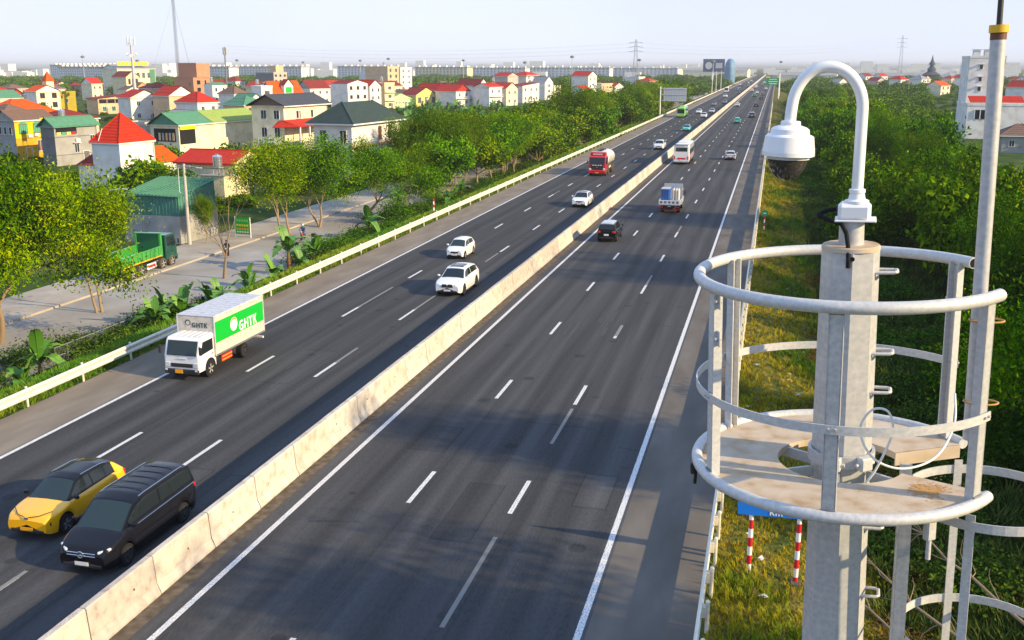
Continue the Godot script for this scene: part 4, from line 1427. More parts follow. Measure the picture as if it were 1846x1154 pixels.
func flatbed() -> void:
	var n := thing("flatbed_truck", "white flatbed truck seen from behind loaded with blue cabinets and gas cylinders", "truck", Vector3(-10.15, 0, -111.0), PI)
	truck_cab(n, 1.9, 2.15, 1.6, 0.5, 2.9, "paint_white")
	part("chassis", bx(Vector3(0, 0.68, -0.4), Vector3(0.8, 0.22, 6.0)), "chassis", n)
	part("bed_floor", bx(Vector3(0, 0.95, -0.9), Vector3(2.2, 0.1, 4.3), 0.01), "galv", n)
	for sx in [-1.0, 1.0]:
		part("side_board", bx(Vector3(sx * 1.08, 1.22, -0.9), Vector3(0.05, 0.46, 4.3), 0.01), "paint_white", n)
		for z in [1.9, 0.8, -0.3, -1.4]: part("rib", bx(Vector3(sx * 1.115, 1.2, z - 0.5), Vector3(0.03, 0.42, 0.08)), "galv_light", n)
		add_wheel(n, Vector3(sx * 0.87, 0.4, 1.9), 0.4, 0.22, "galv")
		add_wheel(n, Vector3(sx * 0.82, 0.4, -1.5), 0.4, 0.36, "alloy_dark")
		part("tail_light", bx(Vector3(sx * 0.85, 0.72, -3.08), Vector3(0.36, 0.14, 0.06), 0.02), "lamp_red", n)
		part("mud_flap", bx(Vector3(sx * 0.82, 0.5, -2.1), Vector3(0.4, 0.5, 0.03)), "rubber", n)
	part("tail_board", bx(Vector3(0, 1.22, -3.06), Vector3(2.2, 0.46, 0.05), 0.01), "paint_white", n)
	for k in 5: part("tail_mark", bx(Vector3(-0.84 + 0.42 * k, 1.24, -3.09), Vector3(0.24, 0.24, 0.01)), "galv_dark", n)
	part("rear_bar", bx(Vector3(0, 0.45, -3.0), Vector3(1.9, 0.12, 0.1), 0.02), "lamp_red", n)
	part("number_plate", bx(Vector3(0, 0.72, -3.1), Vector3(0.36, 0.2, 0.015)), "plate_white", n)
	part("head_board", bx(Vector3(0, 1.9, 1.2), Vector3(2.0, 1.7, 0.05), 0.01), "galv", n)
	for a in [[0.55, 1.8, -1.9], [0.55, 1.8, -0.9]]:
		var c := thing("cabinet", "blue steel cabinet standing on the flatbed behind its tailboard" if a[2] < -1.5 else "blue steel cabinet deeper on the flatbed of the truck", "cabinet", n.position + Vector3(a[0] * -1, 1.0, -a[2]), PI)
		part("case", bx(Vector3(0, 0.75, 0), Vector3(0.85, 1.5, 0.8), 0.02), "paint_blue", c)
		for k in 3: part("rib", bx(Vector3(-0.26 + 0.26 * k, 0.75, -0.41), Vector3(0.06, 1.3, 0.03)), "paint_navy", c)
		part("lid", bx(Vector3(0, 1.53, 0), Vector3(0.9, 0.06, 0.85), 0.02), "galv", c)
	for k in 8:
		var c := thing("gas_cylinder", "%s pale gas cylinder on the flatbed counting back from its tailboard" % nth(k), "gas cylinder", n.position + Vector3(0.3 + 0.27 * (k % 3) , 1.0, 2.1 - 0.45 * int(k / 3.0)), 0.0, "cylinders on the flatbed truck")
		var b := MB.new()
		b.lathe([V(0.0, 0.0), V(0.12, 0.0), V(0.12, 1.35), V(0.1, 1.46), V(0.04, 1.52), V(0.04, 1.62), V(0, 1.62)], 14)
		part("bottle", b, ["box_panel", "galv", "paint_cream"][k % 3], c)
	var pole := thing("cargo_hoist", "blue mast rising behind the flatbed truck cab", "hoist", n.position + Vector3(0.1, 1.0, -1.0))
	var b3 := MB.new()
	b3.bev(Vector3(0, 0.75, 0), Vector3(0.2, 1.5, 0.2), 0.02)
	part("mast", b3, "sign_blue", pole)
	b3 = MB.new()
	b3.bev(Vector3(0.0, 1.45, 0.3), Vector3(0.14, 0.14, 0.8), 0.02)
	part("boom", b3, "sign_blue", pole)

func coach(nm: String, label: String, at: Vector3, yaw: float, L: float, W: float, H: float, paint: String, trim: String) -> void:
	var n := thing(nm, label, "bus", at, yaw)
	var b := MB.new()
	var rings := []
	var hl := L / 2
	for q in [[hl, 0.86, 0.92], [hl - 0.12, 0.97, 0.97], [hl - 0.4, 1.0, 1.0], [-hl + 0.3, 1.0, 1.0], [-hl + 0.08, 0.97, 0.98], [-hl, 0.9, 0.94]]:
		var r := []
		var w: float = W / 2 * q[1]
		var top: float = 0.35 + (H - 0.35) * q[2]
		for k in [[-1.0, 0.35], [-1.02, 0.9], [-1.0, 1.6], [-0.96, top - 0.25], [-0.86, top - 0.06], [-0.5, top], [0.0, top + 0.02], [0.5, top], [0.86, top - 0.06], [0.96, top - 0.25], [1.0, 1.6], [1.02, 0.9], [1.0, 0.35]]:
			r.append(Vector3(k[0] * w, k[1], q[0]))
		rings.append(r)
	b.loft(rings, true, true)
	part("body", b, paint, n)
	part("underbody", bx(Vector3(0, 0.4, 0), Vector3(W - 0.5, 0.3, L - 0.6)), "chassis", n)
	for sx in [-1.0, 1.0]:
		var nw := int(L / 1.5)
		for k in nw:
			part("side_window", bx(Vector3(sx * (W / 2 * 0.985), 1.95, hl - 0.9 - (L - 1.6) * (k + 0.5) / nw), Vector3(0.05, 0.85, (L - 1.6) / nw - 0.09), 0.01), "auto_glass", n)
		for z in [hl * 0.6, -hl * 0.5]: add_wheel(n, Vector3(sx * (W / 2 - 0.17), 0.48, z), 0.48, 0.32, "galv")
		for z in [hl * 0.6, -hl * 0.5]:
			b = MB.new()
			b.X = Transform3D(Basis(Vector3(0, 0, 1), PI / 2), Vector3(sx * (W / 2 * 1.01), 0.48, z))
			b.lathe([V(0.62, -0.01), V(0.62, 0.012), V(0.0, 0.012)], 22)
			part("wheel_arch", b, "chassis", n)
		part("tail_light", bx(Vector3(sx * W * 0.42, 1.05, -hl - 0.0), Vector3(0.2, 0.55, 0.1), 0.03), "lamp_red", n)
		part("headlight", bx(Vector3(sx * W * 0.38, 0.8, hl - 0.02), Vector3(0.4, 0.25, 0.12), 0.04), "lamp_clear", n)
		b = MB.new()
		b.bev(Vector3(sx * (W / 2 + 0.15), 2.2, hl + 0.15), Vector3(0.16, 0.45, 0.14), 0.04)
		b.tube([Vector3(sx * (W / 2 - 0.1), 2.6, hl - 0.1), Vector3(sx * (W / 2 + 0.15), 2.45, hl + 0.15)], 0.025, 6)
		part("mirror", b, "black_plastic", n)
	part("windscreen", bx(Vector3(0, 1.85, hl - 0.02), Vector3(W * 0.84, 1.3, 0.1), 0.05), "auto_glass", n)
	part("rear_window", bx(Vector3(0, 2.35, -hl + 0.0), Vector3(W * 0.72, 0.62, 0.06), 0.025), "auto_glass_pale", n)
	part("rear_trim", bx(Vector3(0, 0.95, -hl - 0.01), Vector3(W * 0.5, 0.26, 0.05), 0.02), trim, n)
	part("rear_bumper", bx(Vector3(0, 0.48, -hl + 0.0), Vector3(W * 0.94, 0.22, 0.12), 0.04), "galv", n)
	part("number_plate", bx(Vector3(0, 0.72, -hl - 0.03), Vector3(0.4, 0.2, 0.02)), "plate_white", n)
	part("roof_unit", bx(Vector3(0, H + 0.08, -0.3), Vector3(W * 0.62, 0.2, L * 0.3), 0.05), paint, n)
	part("rear_spoiler", bx(Vector3(0, H - 0.1, -hl + 0.05), Vector3(W * 0.9, 0.06, 0.4), 0.02), "black_plastic", n)
	part("waist_stripe", bx(Vector3(0, 1.3, 0), Vector3(W * 1.03, 0.12, L * 0.9), 0.02), trim, n)

func dump_truck() -> void:
	var n := thing("dump_truck", "bright green dump truck parked on the frontage road with its bed empty", "truck", Vector3(-53.0, LG, -77.4), deg_to_rad(180 + 4))
	var zf := 4.6
	truck_cab(n, 2.45, 3.0, 2.0, 0.75, zf, "paint_deepgreen", "auto_glass")
	part("chassis", bx(Vector3(0, 0.95, -0.2), Vector3(0.9, 0.35, 8.4)), "chassis", n)
	part("bed_floor", bx(Vector3(0, 1.3, -1.4), Vector3(2.4, 0.14, 6.4), 0.02), "paint_green", n)
	for sx in [-1.0, 1.0]:
		part("bed_side", bx(Vector3(sx * 1.18, 1.72, -1.4), Vector3(0.08, 0.8, 6.4), 0.02), "paint_green", n)
		part("top_rail", bx(Vector3(sx * 1.19, 2.14, -1.4), Vector3(0.16, 0.1, 6.4), 0.02), "paint_green", n)
		part("bottom_stripe", bx(Vector3(sx * 1.235, 1.33, -1.4), Vector3(0.02, 0.1, 6.3)), "plate_yellow", n)
		for k in 9: part("rib", bx(Vector3(sx * 1.25, 1.74, 1.4 - 0.7 * k), Vector3(0.08, 0.7, 0.14), 0.01), "paint_green", n)
		for z in [3.6, 2.0, -1.7, -3.1]: add_wheel(n, Vector3(sx * 1.1, 0.54, z), 0.54, 0.34, "galv", "tyre_dusty")
		part("side_guard", bx(Vector3(sx * 1.1, 0.7, 0.2), Vector3(0.05, 0.5, 1.5), 0.02), "sign_white", n)
		part("guard_panel", bx(Vector3(sx * 1.13, 0.7, 0.2), Vector3(0.03, 0.22, 1.2), 0.02), "sign_red", n)
		part("cab_step", bx(Vector3(sx * 1.1, 0.6, 3.9), Vector3(0.3, 0.12, 0.8), 0.02), "chassis", n)
	part("head_board", bx(Vector3(0, 2.25, 1.85), Vector3(2.4, 2.0, 0.1), 0.02), "paint_deepgreen", n)
	for x in [-1.15, 1.15]: part("head_post", bx(Vector3(x, 2.25, 1.9), Vector3(0.2, 2.1, 0.26), 0.02), "paint_green", n)
	part("head_rail", bx(Vector3(0, 3.28, 1.9), Vector3(2.5, 0.1, 0.26), 0.02), "paint_green", n)
	part("tail_gate", bx(Vector3(0, 1.6, -4.62), Vector3(2.4, 0.7, 0.08), 0.02), "paint_green", n)
	for k in 8: part("tail_chevron", bx(Vector3(-1.05 + 0.3 * k, 1.97, -4.64), Vector3(0.14, 0.12, 0.14), 0.01), "plate_yellow" if k % 2 else "black_plastic", n)
	part("bumper", bx(Vector3(0, 0.75, zf + 0.03), Vector3(2.45, 0.45, 0.2), 0.05), "paint_deepgreen", n)
	part("grille", bx(Vector3(0, 1.45, zf + 0.0), Vector3(1.6, 0.5, 0.06), 0.02), "black_plastic", n)

func vehicles() -> void:
	# yellow car with a black roof
	var n := car("yellow_car", "yellow compact car with black roof beside the black van", "crossover", "paint_yellow", Vector3(-22.98, 0, -28.35), 0.0, {"cabin": "paint_black", "glass": "auto_glass_pale", "mirror": "paint_black", "plate": "plate_yellow", "rails": true, "lamps": false, "grille": false, "handle": "paint_yellow"})
	for sx in [-1.0, 1.0]:
		var b := MB.new()
		b.X = Transform3D(Basis(Vector3.UP, sx * 0.5), Vector3(sx * 0.66, 0.6, 2.03))
		b.bev(Vector3.ZERO, Vector3(0.32, 0.17, 0.1), 0.03)
		part("lamp_recess", b, "black_plastic", n)
		b = MB.new()
		b.X = Transform3D(Basis(Vector3.UP, sx * 0.5), Vector3(sx * 0.66, 0.6, 2.03))
		b.bev(Vector3(0, 0.01, 0.04), Vector3(0.2, 0.09, 0.06), 0.02)
		part("headlight", b, "lamp_clear", n)
		b = MB.new()
		b.tube([Vector3(sx * 0.08, 0.83, 2.13), Vector3(sx * 0.4, 0.87, 2.04), Vector3(sx * 0.72, 0.95, 1.75)], 0.014, 6)
		part("light_strip", b, "black_plastic", n)
		var q := PackedVector2Array([V(-2.08, 0.9), V(-1.62, 1.02), V(-1.45, 1.5), V(-1.78, 1.46), V(-2.1, 1.02)])
		b = MB.new()
		var Pd: Dictionary = CARS["crossover"]
		for k in 6:
			pass
		var pn := cab_panel(Pd, -1.5, -2.06, sx * 0.99, sx * 0.5, 0.012, 8, 5)
		part("rear_quarter", pn, "paint_yellow", n)
	part("badge", bx(Vector3(0, 0.8, 2.15), Vector3(0.16, 0.1, 0.04), 0.02), "chrome", n)
	for sx in [-1.0, 1.0]:
		part("sill", bx(Vector3(sx * 0.875, 0.28, 0), Vector3(0.06, 0.1, 1.8), 0.02), "black_plastic", n)
	# black van
	n = car("black_van", "glossy black passenger van with chrome grille close to the concrete barrier", "van", "paint_black", Vector3(-19.72, 0, -27.15), 0.0, {"glass": "auto_glass_pale", "rails": true, "rail_mat": "chrome", "rim": "alloy_dark", "lamps": false})
	for y in [0.68, 0.77]: part("grille_bar", bx(Vector3(0, y, 2.6), Vector3(1.0, 0.035, 0.03), 0.01), "chrome", n)
	var e := MB.new()
	e.X = Transform3D(Basis(Vector3(1, 0, 0), PI / 2), Vector3(0, 0.725, 2.625))
	var lp := []
	for k in 25: lp.append(Vector3(cos(TAU * k / 24.0) * 0.1, 0, sin(TAU * k / 24.0) * 0.1))
	e.tube(lp, 0.014, 6)
	for k in 3:
		var t := TAU * k / 3.0 - PI / 2
		e.tube([Vector3.ZERO, Vector3(cos(t) * 0.1, 0, sin(t) * 0.1)], [0.026, 0.006], 6)
	part("emblem", e, "chrome", n)
	for sx in [-1.0, 1.0]:
		var b := MB.new()
		b.tube([Vector3(sx * 0.95, 1.13, 1.0), Vector3(sx * 0.945, 1.16, -0.8), Vector3(sx * 0.93, 1.17, -2.3)], 0.014, 6)
		part("waist_trim", b, "chrome", n)
		b = MB.new()
		b.X = Transform3D(Basis(Vector3.UP, sx * 0.62) * Basis(Vector3(0, 0, 1), sx * 0.22), Vector3(sx * 0.7, 0.82, 2.41))
		b.bev(Vector3.ZERO, Vector3(0.42, 0.09, 0.1), 0.03)
		part("headlight", b, "lamp_clear", n)
	for k in 5:
		part("roof_rib", bx(Vector3(0, 1.9, 0.1 - 0.45 * k), Vector3(1.1, 0.016, 0.03), 0.005), "paint_black", n)
	box_truck()
	n = car("white_suv", "white sport utility car with dark sunroof and black grille beside the barrier", "suv", "paint_white", Vector3(-20.7, 0, -66.85), 0.0, {"rim": "alloy_dark", "lamp_h": 0.09, "grille_mat": "black_plastic"})
	part("sunroof", cab_panel(CARS["suv"], 0.2, -1.0, -0.34, 0.34, 0.01), "auto_glass", n)
	for sx in [-1.0, 1.0]:
		part("air_intake", bx(Vector3(sx * 0.68, 0.5, 2.3), Vector3(0.3, 0.26, 0.1), 0.05), "black_plastic", n)
		part("kidney_grille", bx(Vector3(sx * 0.2, 0.76, 2.4), Vector3(0.34, 0.22, 0.06), 0.04), "black_plastic", n)
	car("white_hatchback", "small silver white hatchback in the middle lane behind the white sport utility car", "hatch", "paint_white", Vector3(-24.3, 0, -79.5), 0.0, {"rim": "paint_silver", "glass": "auto_glass_pale"})
	n = car("white_crossover", "white crossover with dark grille approaching beside the barrier near the tanker", "crossover", "paint_white", Vector3(-20.2, 0, -112.6), 0.0, {"roof": "paint_grey"})
	tanker()
	car("white_sedan", "white car following the red tanker in the inner lane", "suv", "paint_white", Vector3(-20.4, 0, -194.0), 0.0)
	car("teal_taxi", "turquoise taxi car coming towards the camera beside the barrier", "sedan", "paint_teal", Vector3(-20.0, 0, -250.0), 0.0)
	coach("green_bus", "lime green city bus in the outer lane far along the left carriageway", Vector3(-27.0, 0, -318.0), 0.0, 10.0, 2.5, 3.1, "paint_lime", "paint_green")
	car("black_people_carrier", "black people carrier seen from behind close to the barrier", "mpv", "paint_black", Vector3(-13.75, 0, -91.0), PI, {"roof": "paint_silver"})
	flatbed()
	coach("white_coach", "white coach bus seen from behind driving beside the barrier", Vector3(-13.8, 0, -168.5), PI, 9.5, 2.5, 3.2, "paint_white", "sign_red")
	car("silver_sedan", "silver sedan seen from behind in the outer lane beyond the white dome camera", "sedan", "paint_silver", Vector3(-6.65, 0, -175.5), PI)
	car("teal_car", "turquoise car driving away in the middle of the right carriageway", "crossover", "paint_teal", Vector3(-9.6, 0, -286.0), PI)
	car("dark_pickup", "dark car driving away near the right edge line", "suv", "paint_grey", Vector3(-6.5, 0, -318.0), PI, {"far": true})
	car("black_car", "small black car farther ahead of the dark car on the right carriageway", "sedan", "paint_black", Vector3(-6.9, 0, -402.0), PI, {"far": true})
	car("white_car", "white car beside the barrier on the right carriageway ahead of the turquoise car", "sedan", "paint_white", Vector3(-13.9, 0, -405.0), PI, {"far": true})
	car("white_car", "white car in the middle lane just behind the green bus", "sedan", "paint_white", Vector3(-23.7, 0, -342.0), 0.0, {"far": true})
	car("white_car", "white car in the inner lane level with the green bus", "crossover", "paint_white", Vector3(-20.3, 0, -314.0), 0.0, {"far": true})
	car("silver_car", "silver car following the white cars in the inner lane", "sedan", "paint_silver", Vector3(-19.9, 0, -347.0), 0.0, {"far": true})
	car("grey_car", "dark grey car in the middle lane behind the silver car", "sedan", "paint_grey", Vector3(-22.7, 0, -408.0), 0.0, {"far": true})
	car("blue_car", "dark blue car far along the inner left lane", "sedan", "paint_navy", Vector3(-19.9, 0, -433.0), 0.0, {"far": true})
	car("white_car", "white car in the middle left lane far behind the dark blue car", "suv", "paint_white", Vector3(-23.5, 0, -514.0), 0.0, {"far": true})
	coach("white_minibus", "small white bus far along the outer left lane near the horizon", Vector3(-27.2, 0, -610.0), 0.0, 8.0, 2.3, 2.9, "paint_white", "paint_grey")
	R.seed = 31
	var pal := ["paint_white", "paint_white", "paint_silver", "paint_grey", "paint_black", "paint_white", "paint_green"]
	var zz := -470.0
	for k in 11:
		zz -= R.randf_range(28, 55)
		car("distant_car", "%s tiny oncoming car beyond the dark blue one on the left carriageway" % nth(k), ["sedan", "suv", "mpv"][k % 3], pal[R.randi() % 7], Vector3([-19.8, -23.5, -27.2][R.randi() % 3], 0, zz - 80.0), 0.0, {"far": true}, "distant oncoming traffic")
	zz = -440.0
	for k in 11:
		zz -= R.randf_range(25, 60)
		car("distant_car", "%s tiny car ahead of the small black car on the right carriageway" % nth(k), ["sedan", "suv", "mpv"][k % 3], pal[R.randi() % 7], Vector3([-13.8, -10.0, -6.3][R.randi() % 3], 0, zz), PI, {"far": true}, "distant traffic driving away")
	dump_truck()

# ------------------------------------------------------------ houses (corner at the origin, body towards -x and -z)
var win_cache := {}
var placed := []

func slope(b: MB, A: Vector3, B: Vector3, C: Vector3, D: Vector3, n: int, lip := 0.05) -> void:
	var nr := (B - A).cross(D - A).normalized()
	if nr.length() < 0.5: nr = (B - A).cross(C - A).normalized()
	if nr.y < 0: nr = -nr
	for i in n:
		var t0 := float(i) / n
		var t1 := float(i + 1) / n
		var a := A.lerp(D, t0)
		var c := B.lerp(C, t0)
		var a1 := A.lerp(D, t1)
		var c1 := B.lerp(C, t1)
		b.oquad(a + nr * lip, c + nr * lip, c1 + nr * 0.004, a1 + nr * 0.004, nr)
		b.oquad(a, c, c + nr * lip, a + nr * lip, Vector3(A.x + B.x - C.x - D.x, 0, A.z + B.z - C.z - D.z))

func window_mesh(w: float, h: float, style: String) -> Array:
	var key := "%.2f_%.2f_%s" % [w, h, style]
	if win_cache.has(key): return win_cache[key]
	var f := MB.new()
	var t := 0.07
	f.box(Vector3(0, h / 2 - t / 2, 0.02), Vector3(w, t, 0.08))
	f.box(Vector3(0, -h / 2 - 0.02, 0.05), Vector3(w + 0.16, 0.08, 0.16))
	for sx in [-1.0, 1.0]: f.box(Vector3(sx * (w / 2 - t / 2), 0, 0.02), Vector3(t, h - 0.02, 0.08))
	if w > 0.9 and style != "open": f.box(Vector3(0, 0, 0.022), Vector3(0.06, h - 0.1, 0.06))
	if w > 1.7 and style != "open":
		for x in [-w / 4, w / 4]: f.box(Vector3(x, 0, 0.021), Vector3(0.05, h - 0.1, 0.05))
	if style == "hood": f.box(Vector3(0, h / 2 + 0.12, 0.22), Vector3(w + 0.5, 0.1, 0.5))
	var p := MB.new()
	p.box(Vector3(0, 0, 0.0), Vector3(w - 0.03, h - 0.03, 0.03))
	win_cache[key] = [f.mesh(), p.mesh()]
	return win_cache[key]

func win(root: Node3D, face: String, u: float, y: float, w: float, h: float, style := "plain", fm := "frame_white", gm := "glass") -> void:
	var ms := window_mesh(w, h, style)
	var o := part("window", ms[0], fm, root)
	if face == "x":
		o.position = Vector3(0.075, y, -u)
		o.rotation.y = PI / 2
	else:
		o.position = Vector3(-u, y, 0.03)
	part("pane", ms[1], gm, o)

func door(root: Node3D, face: String, u: float, w: float, h: float, m := "frame_brown") -> void:
	var b := MB.new()
	b.box(Vector3(0, h / 2, 0.02), Vector3(w, h, 0.06))
	var o := part("door", b, m, root)
	b = MB.new()
	b.box(Vector3(0, h + 0.05, 0.03), Vector3(w + 0.2, 0.1, 0.1))
	for sx in [-1.0, 1.0]: b.box(Vector3(sx * (w / 2 + 0.05), h / 2, 0.03), Vector3(0.1, h, 0.1))
	part("door_frame", b, "frame_white", o)
	if face == "x":
		o.position = Vector3(0, 0, -u)
		o.rotation.y = PI / 2
	else: o.position = Vector3(-u, 0, 0)

func grid(root: Node3D, face: String, L: float, cols: int, ys: Array, w: float, h: float, style := "plain", fm := "frame_white", gm := "glass") -> void:
	for y in ys:
		for k in cols: win(root, face, L * (k + 0.5) / cols, y, w, h, style, fm, gm)

func roof_on(root: Node3D, w: float, d: float, h: float, rise: float, kind: String, m: String, o: Dictionary) -> void:
	var e: float = o.get("over", 0.45)
	var n: int = o.get("rows", 5)
	var b := MB.new()
	var g := MB.new()
	var x0 := -w - e
	var x1 := e
	var z0 := -d - e
	var z1 := e
	var ym := h - 0.02
	var xm := -w / 2
	var zm := -d / 2
	if kind == "gz":       # ridge along z, gables face +z and -z
		slope(b, Vector3(x1, ym, z1), Vector3(x1, ym, z0), Vector3(xm, h + rise, z0), Vector3(xm, h + rise, z1), n)
		slope(b, Vector3(x0, ym, z0), Vector3(x0, ym, z1), Vector3(xm, h + rise, z1), Vector3(xm, h + rise, z0), n)
		g.prism(PackedVector2Array([V(-w, h - 0.01), V(0, h - 0.01), V(xm, h + rise * 0.97 - 0.05)]), -d, -0.0)
		b.box(Vector3(xm, h + rise + 0.03, zm), Vector3(0.25, 0.1, d + e * 2))
	elif kind == "gx":
		slope(b, Vector3(x0, ym, z1), Vector3(x1, ym, z1), Vector3(x1, h + rise, zm), Vector3(x0, h + rise, zm), n)
		slope(b, Vector3(x1, ym, z0), Vector3(x0, ym, z0), Vector3(x0, h + rise, zm), Vector3(x1, h + rise, zm), n)
		g.X = Transform3D(Basis(Vector3.UP, -PI / 2), Vector3.ZERO)
		g.prism(PackedVector2Array([V(-d, h - 0.01), V(0, h - 0.01), V(zm, h + rise * 0.97 - 0.05)]), 0, w)
		b.box(Vector3(xm, h + rise + 0.03, zm), Vector3(w + e * 2, 0.1, 0.25))
	elif kind == "hip":
		var k := minf(w, d) / 2
		var p := Vector3(xm, h + rise, zm)
		var q := p
		if d > w:
			p.z = -k; q.z = -d + k
			if o.get("pyramid", false):
				p.z = zm; q.z = zm
			slope(b, Vector3(x1, ym, z1), Vector3(x1, ym, z0), q, p, n); slope(b, Vector3(x0, ym, z0), Vector3(x0, ym, z1), p, q, n)
			slope(b, Vector3(x0, ym, z1), Vector3(x1, ym, z1), p, p, n); slope(b, Vector3(x1, ym, z0), Vector3(x0, ym, z0), q, q, n)
		else:
			p.x = -k; q.x = -w + k
			slope(b, Vector3(x0, ym, z1), Vector3(x1, ym, z1), p, q, n); slope(b, Vector3(x1, ym, z0), Vector3(x0, ym, z0), q, p, n)
			slope(b, Vector3(x1, ym, z1), Vector3(x1, ym, z0), p, p, n); slope(b, Vector3(x0, ym, z0), Vector3(x0, ym, z1), q, q, n)
		for c in [[Vector3(x1, ym, z1), p], [Vector3(x1, ym, z0), p if w >= d else q], [Vector3(x0, ym, z1), q if w >= d else p], [Vector3(x0, ym, z0), q]]:
			b.tube([c[0] + Vector3(0, 0.05, 0), c[1] + Vector3(0, 0.05, 0)], 0.09, 6)
	elif kind == "mono":   # falls towards +z
		slope(b, Vector3(x0, ym, z1), Vector3(x1, ym, z1), Vector3(x1, h + rise, z0), Vector3(x0, h + rise, z0), n)
		g.X = Transform3D(Basis(Vector3.UP, -PI / 2), Vector3.ZERO)
		g.prism(PackedVector2Array([V(-d, h - 0.01), V(0, h - 0.01), V(-d, h + rise * 0.97 - 0.05)]), 0, w)
	part("roof", b, m, root)
	if not g.v.is_empty(): part("gable", g, o.get("gable", o.get("side", "white")), root)
	if kind != "mono":
		var fb := MB.new()
		for s in [[Vector3(x1 - 0.03, ym - 0.1, zm), Vector3(0.06, 0.2, d + e * 2)], [Vector3(x0 + 0.03, ym - 0.1, zm), Vector3(0.06, 0.2, d + e * 2)]]: if kind != "gx": fb.box(s[0], s[1])
		for s in [[Vector3(xm, ym - 0.1, z1 - 0.03), Vector3(w + e * 2 - 0.13, 0.2, 0.06)], [Vector3(xm, ym - 0.1, z0 + 0.03), Vector3(w + e * 2 - 0.13, 0.2, 0.06)]]: if kind != "gz": fb.box(s[0], s[1])
		part("fascia", fb, o.get("fascia", "frame_white"), root)
		if e > 0.2: part("soffit", bx(Vector3(xm, ym - 0.06, zm), Vector3(w + e * 2 - 0.14, 0.03, d + e * 2 - 0.14)), "frame_white" if not o.has("soffit") else o.soffit, root)

func house(nm: String, label: String, X: float, Z: float, rot: float, w: float, d: float, h: float, o: Dictionary) -> Node3D:
	var root := thing(nm, label, o.get("cat", "house"), Vector3(X, o.get("y", LG), Z), deg_to_rad(rot), o.get("group", ""))
	placed.append(Vector2(X - w / 2, Z - d / 2))
	var side: String = o.get("side", "white")
	part("wall", bx(Vector3(-w / 2, h / 2 - 0.3, -d / 2), Vector3(w, h + 0.6, d)), side, root)
	if o.has("front"): part("front_wall", bx(Vector3(0.02, h / 2, -d / 2), Vector3(0.06, h, d + 0.04)), o.front, root)
	if o.has("frontz"): part("end_wall", bx(Vector3(-w / 2, h / 2, 0.02), Vector3(w + 0.03, h, 0.06)), o.frontz, root)
	var rk: Array = o.get("roof", ["flat", 0.0, "cement"])
	if rk[0] == "flat":
		var pb := MB.new()
		var ph: float = o.get("parapet", 0.7)
		pb.box(Vector3(0, h + ph / 2, -d / 2), Vector3(0.2, ph, d + 0.2)); pb.box(Vector3(-w, h + ph / 2, -d / 2), Vector3(0.2, ph, d + 0.2))
		pb.box(Vector3(-w / 2, h + ph / 2, 0), Vector3(w - 0.2, ph, 0.2)); pb.box(Vector3(-w / 2, h + ph / 2, -d), Vector3(w - 0.2, ph, 0.2))
		part("parapet", pb, o.get("parapet_mat", o.get("front", side)), root)
		part("roof", bx(Vector3(-w / 2, h + 0.04, -d / 2), Vector3(w - 0.2, 0.08, d - 0.2)), rk[2], root)
	else:
		roof_on(root, w, d, h, rk[1], rk[0], rk[2], o)
	if X > -400.0 and o.get("cat", "house") == "house":
		var hs := absi(int(X * 31.0 + Z * 17.0))
		if hs % 2 == 0: part("air_conditioner", bx(Vector3(0.28, h * 0.62, -d * 0.5), Vector3(0.4, 0.6, 0.9), 0.04), "frame_white", root)
		part("rain_pipe", bx(Vector3(0.1, h / 2, -d + 0.25), Vector3(0.1, h, 0.1)), "cement", root)
		if Z > -620.0: door(root, "x", d * (0.3 + 0.4 * (hs % 3) / 2.0), 1.3, 2.3, ["frame_brown", "glass", "cement"][hs % 3])
	var fl: int = o.get("floors", maxi(1, int(round(h / 3.4))))
	var fh := h / fl
	var st: String = o.get("style", "plain")
	for f in fl:
		var y := fh * (f + 0.55)
		var ww: float = o.get("ww", 1.1)
		var wh: float = o.get("wh", 1.35)
		var fr: String = o.get("frame", "frame_white")
		if o.has("fx"):
			for k in o.fx: win(root, "x", d * (k + 0.5) / o.fx, y, ww, wh, st, fr, o.get("pane", "glass"))
		if o.has("fz"):
			for k in o.fz: win(root, "z", w * (k + 0.5) / o.fz, y, minf(ww, w / o.fz * 0.7), wh, st, fr, o.get("pane", "glass"))
		if o.get("bands", false) and f > 0: part("floor_band", bx(Vector3(-w / 2 + 0.02, fh * f, -d / 2), Vector3(w + 0.12, 0.18, d + 0.1)), o.get("front", side), root)
		if o.has("balcony") and f > 0:
			var bd: float = o.balcony
			part("balcony", bx(Vector3(bd / 2 + 0.02, fh * f, -d / 2), Vector3(bd, 0.14, d * 0.9)), o.get("front", side), root)
			var rb := MB.new()
			rb.box(Vector3(bd, fh * f + 0.95, -d / 2), Vector3(0.08, 0.08, d * 0.9))
			var nb := int(d * 0.9 / 0.4)
			for k in nb + 1: rb.box(Vector3(bd, fh * f + 0.5, -d * 0.05 - d * 0.9 * k / nb), Vector3(0.05, 0.86, 0.05))
			part("balustrade", rb, "frame_white", root)
	return root

func water_tank(label: String, at: Vector3, sc := 1.0) -> void:
	var t := thing("water_tank", label, "water tank", at)
	var b := MB.new()
	for x in [-0.4, 0.4]:
		for z in [-0.4, 0.4]: b.box(Vector3(x, 0.4, z), Vector3(0.07, 0.8, 0.07))
	b.box(Vector3(0, 0.8, 0), Vector3(0.95, 0.06, 0.95))
	part("stand", b, "galv", t)
	b = MB.new()
	b.lathe([V(0, 0.83), V(0.5, 0.83), V(0.55, 0.9), V(0.55, 1.25), V(0.53, 1.27), V(0.55, 1.29), V(0.55, 1.65), V(0.53, 1.67), V(0.55, 1.69), V(0.55, 2.05), V(0.45, 2.2), V(0.2, 2.28), V(0.2, 2.36), V(0, 2.36)], 24)
	part("drum", b, "steel", t)
	t.scale = Vector3.ONE * sc

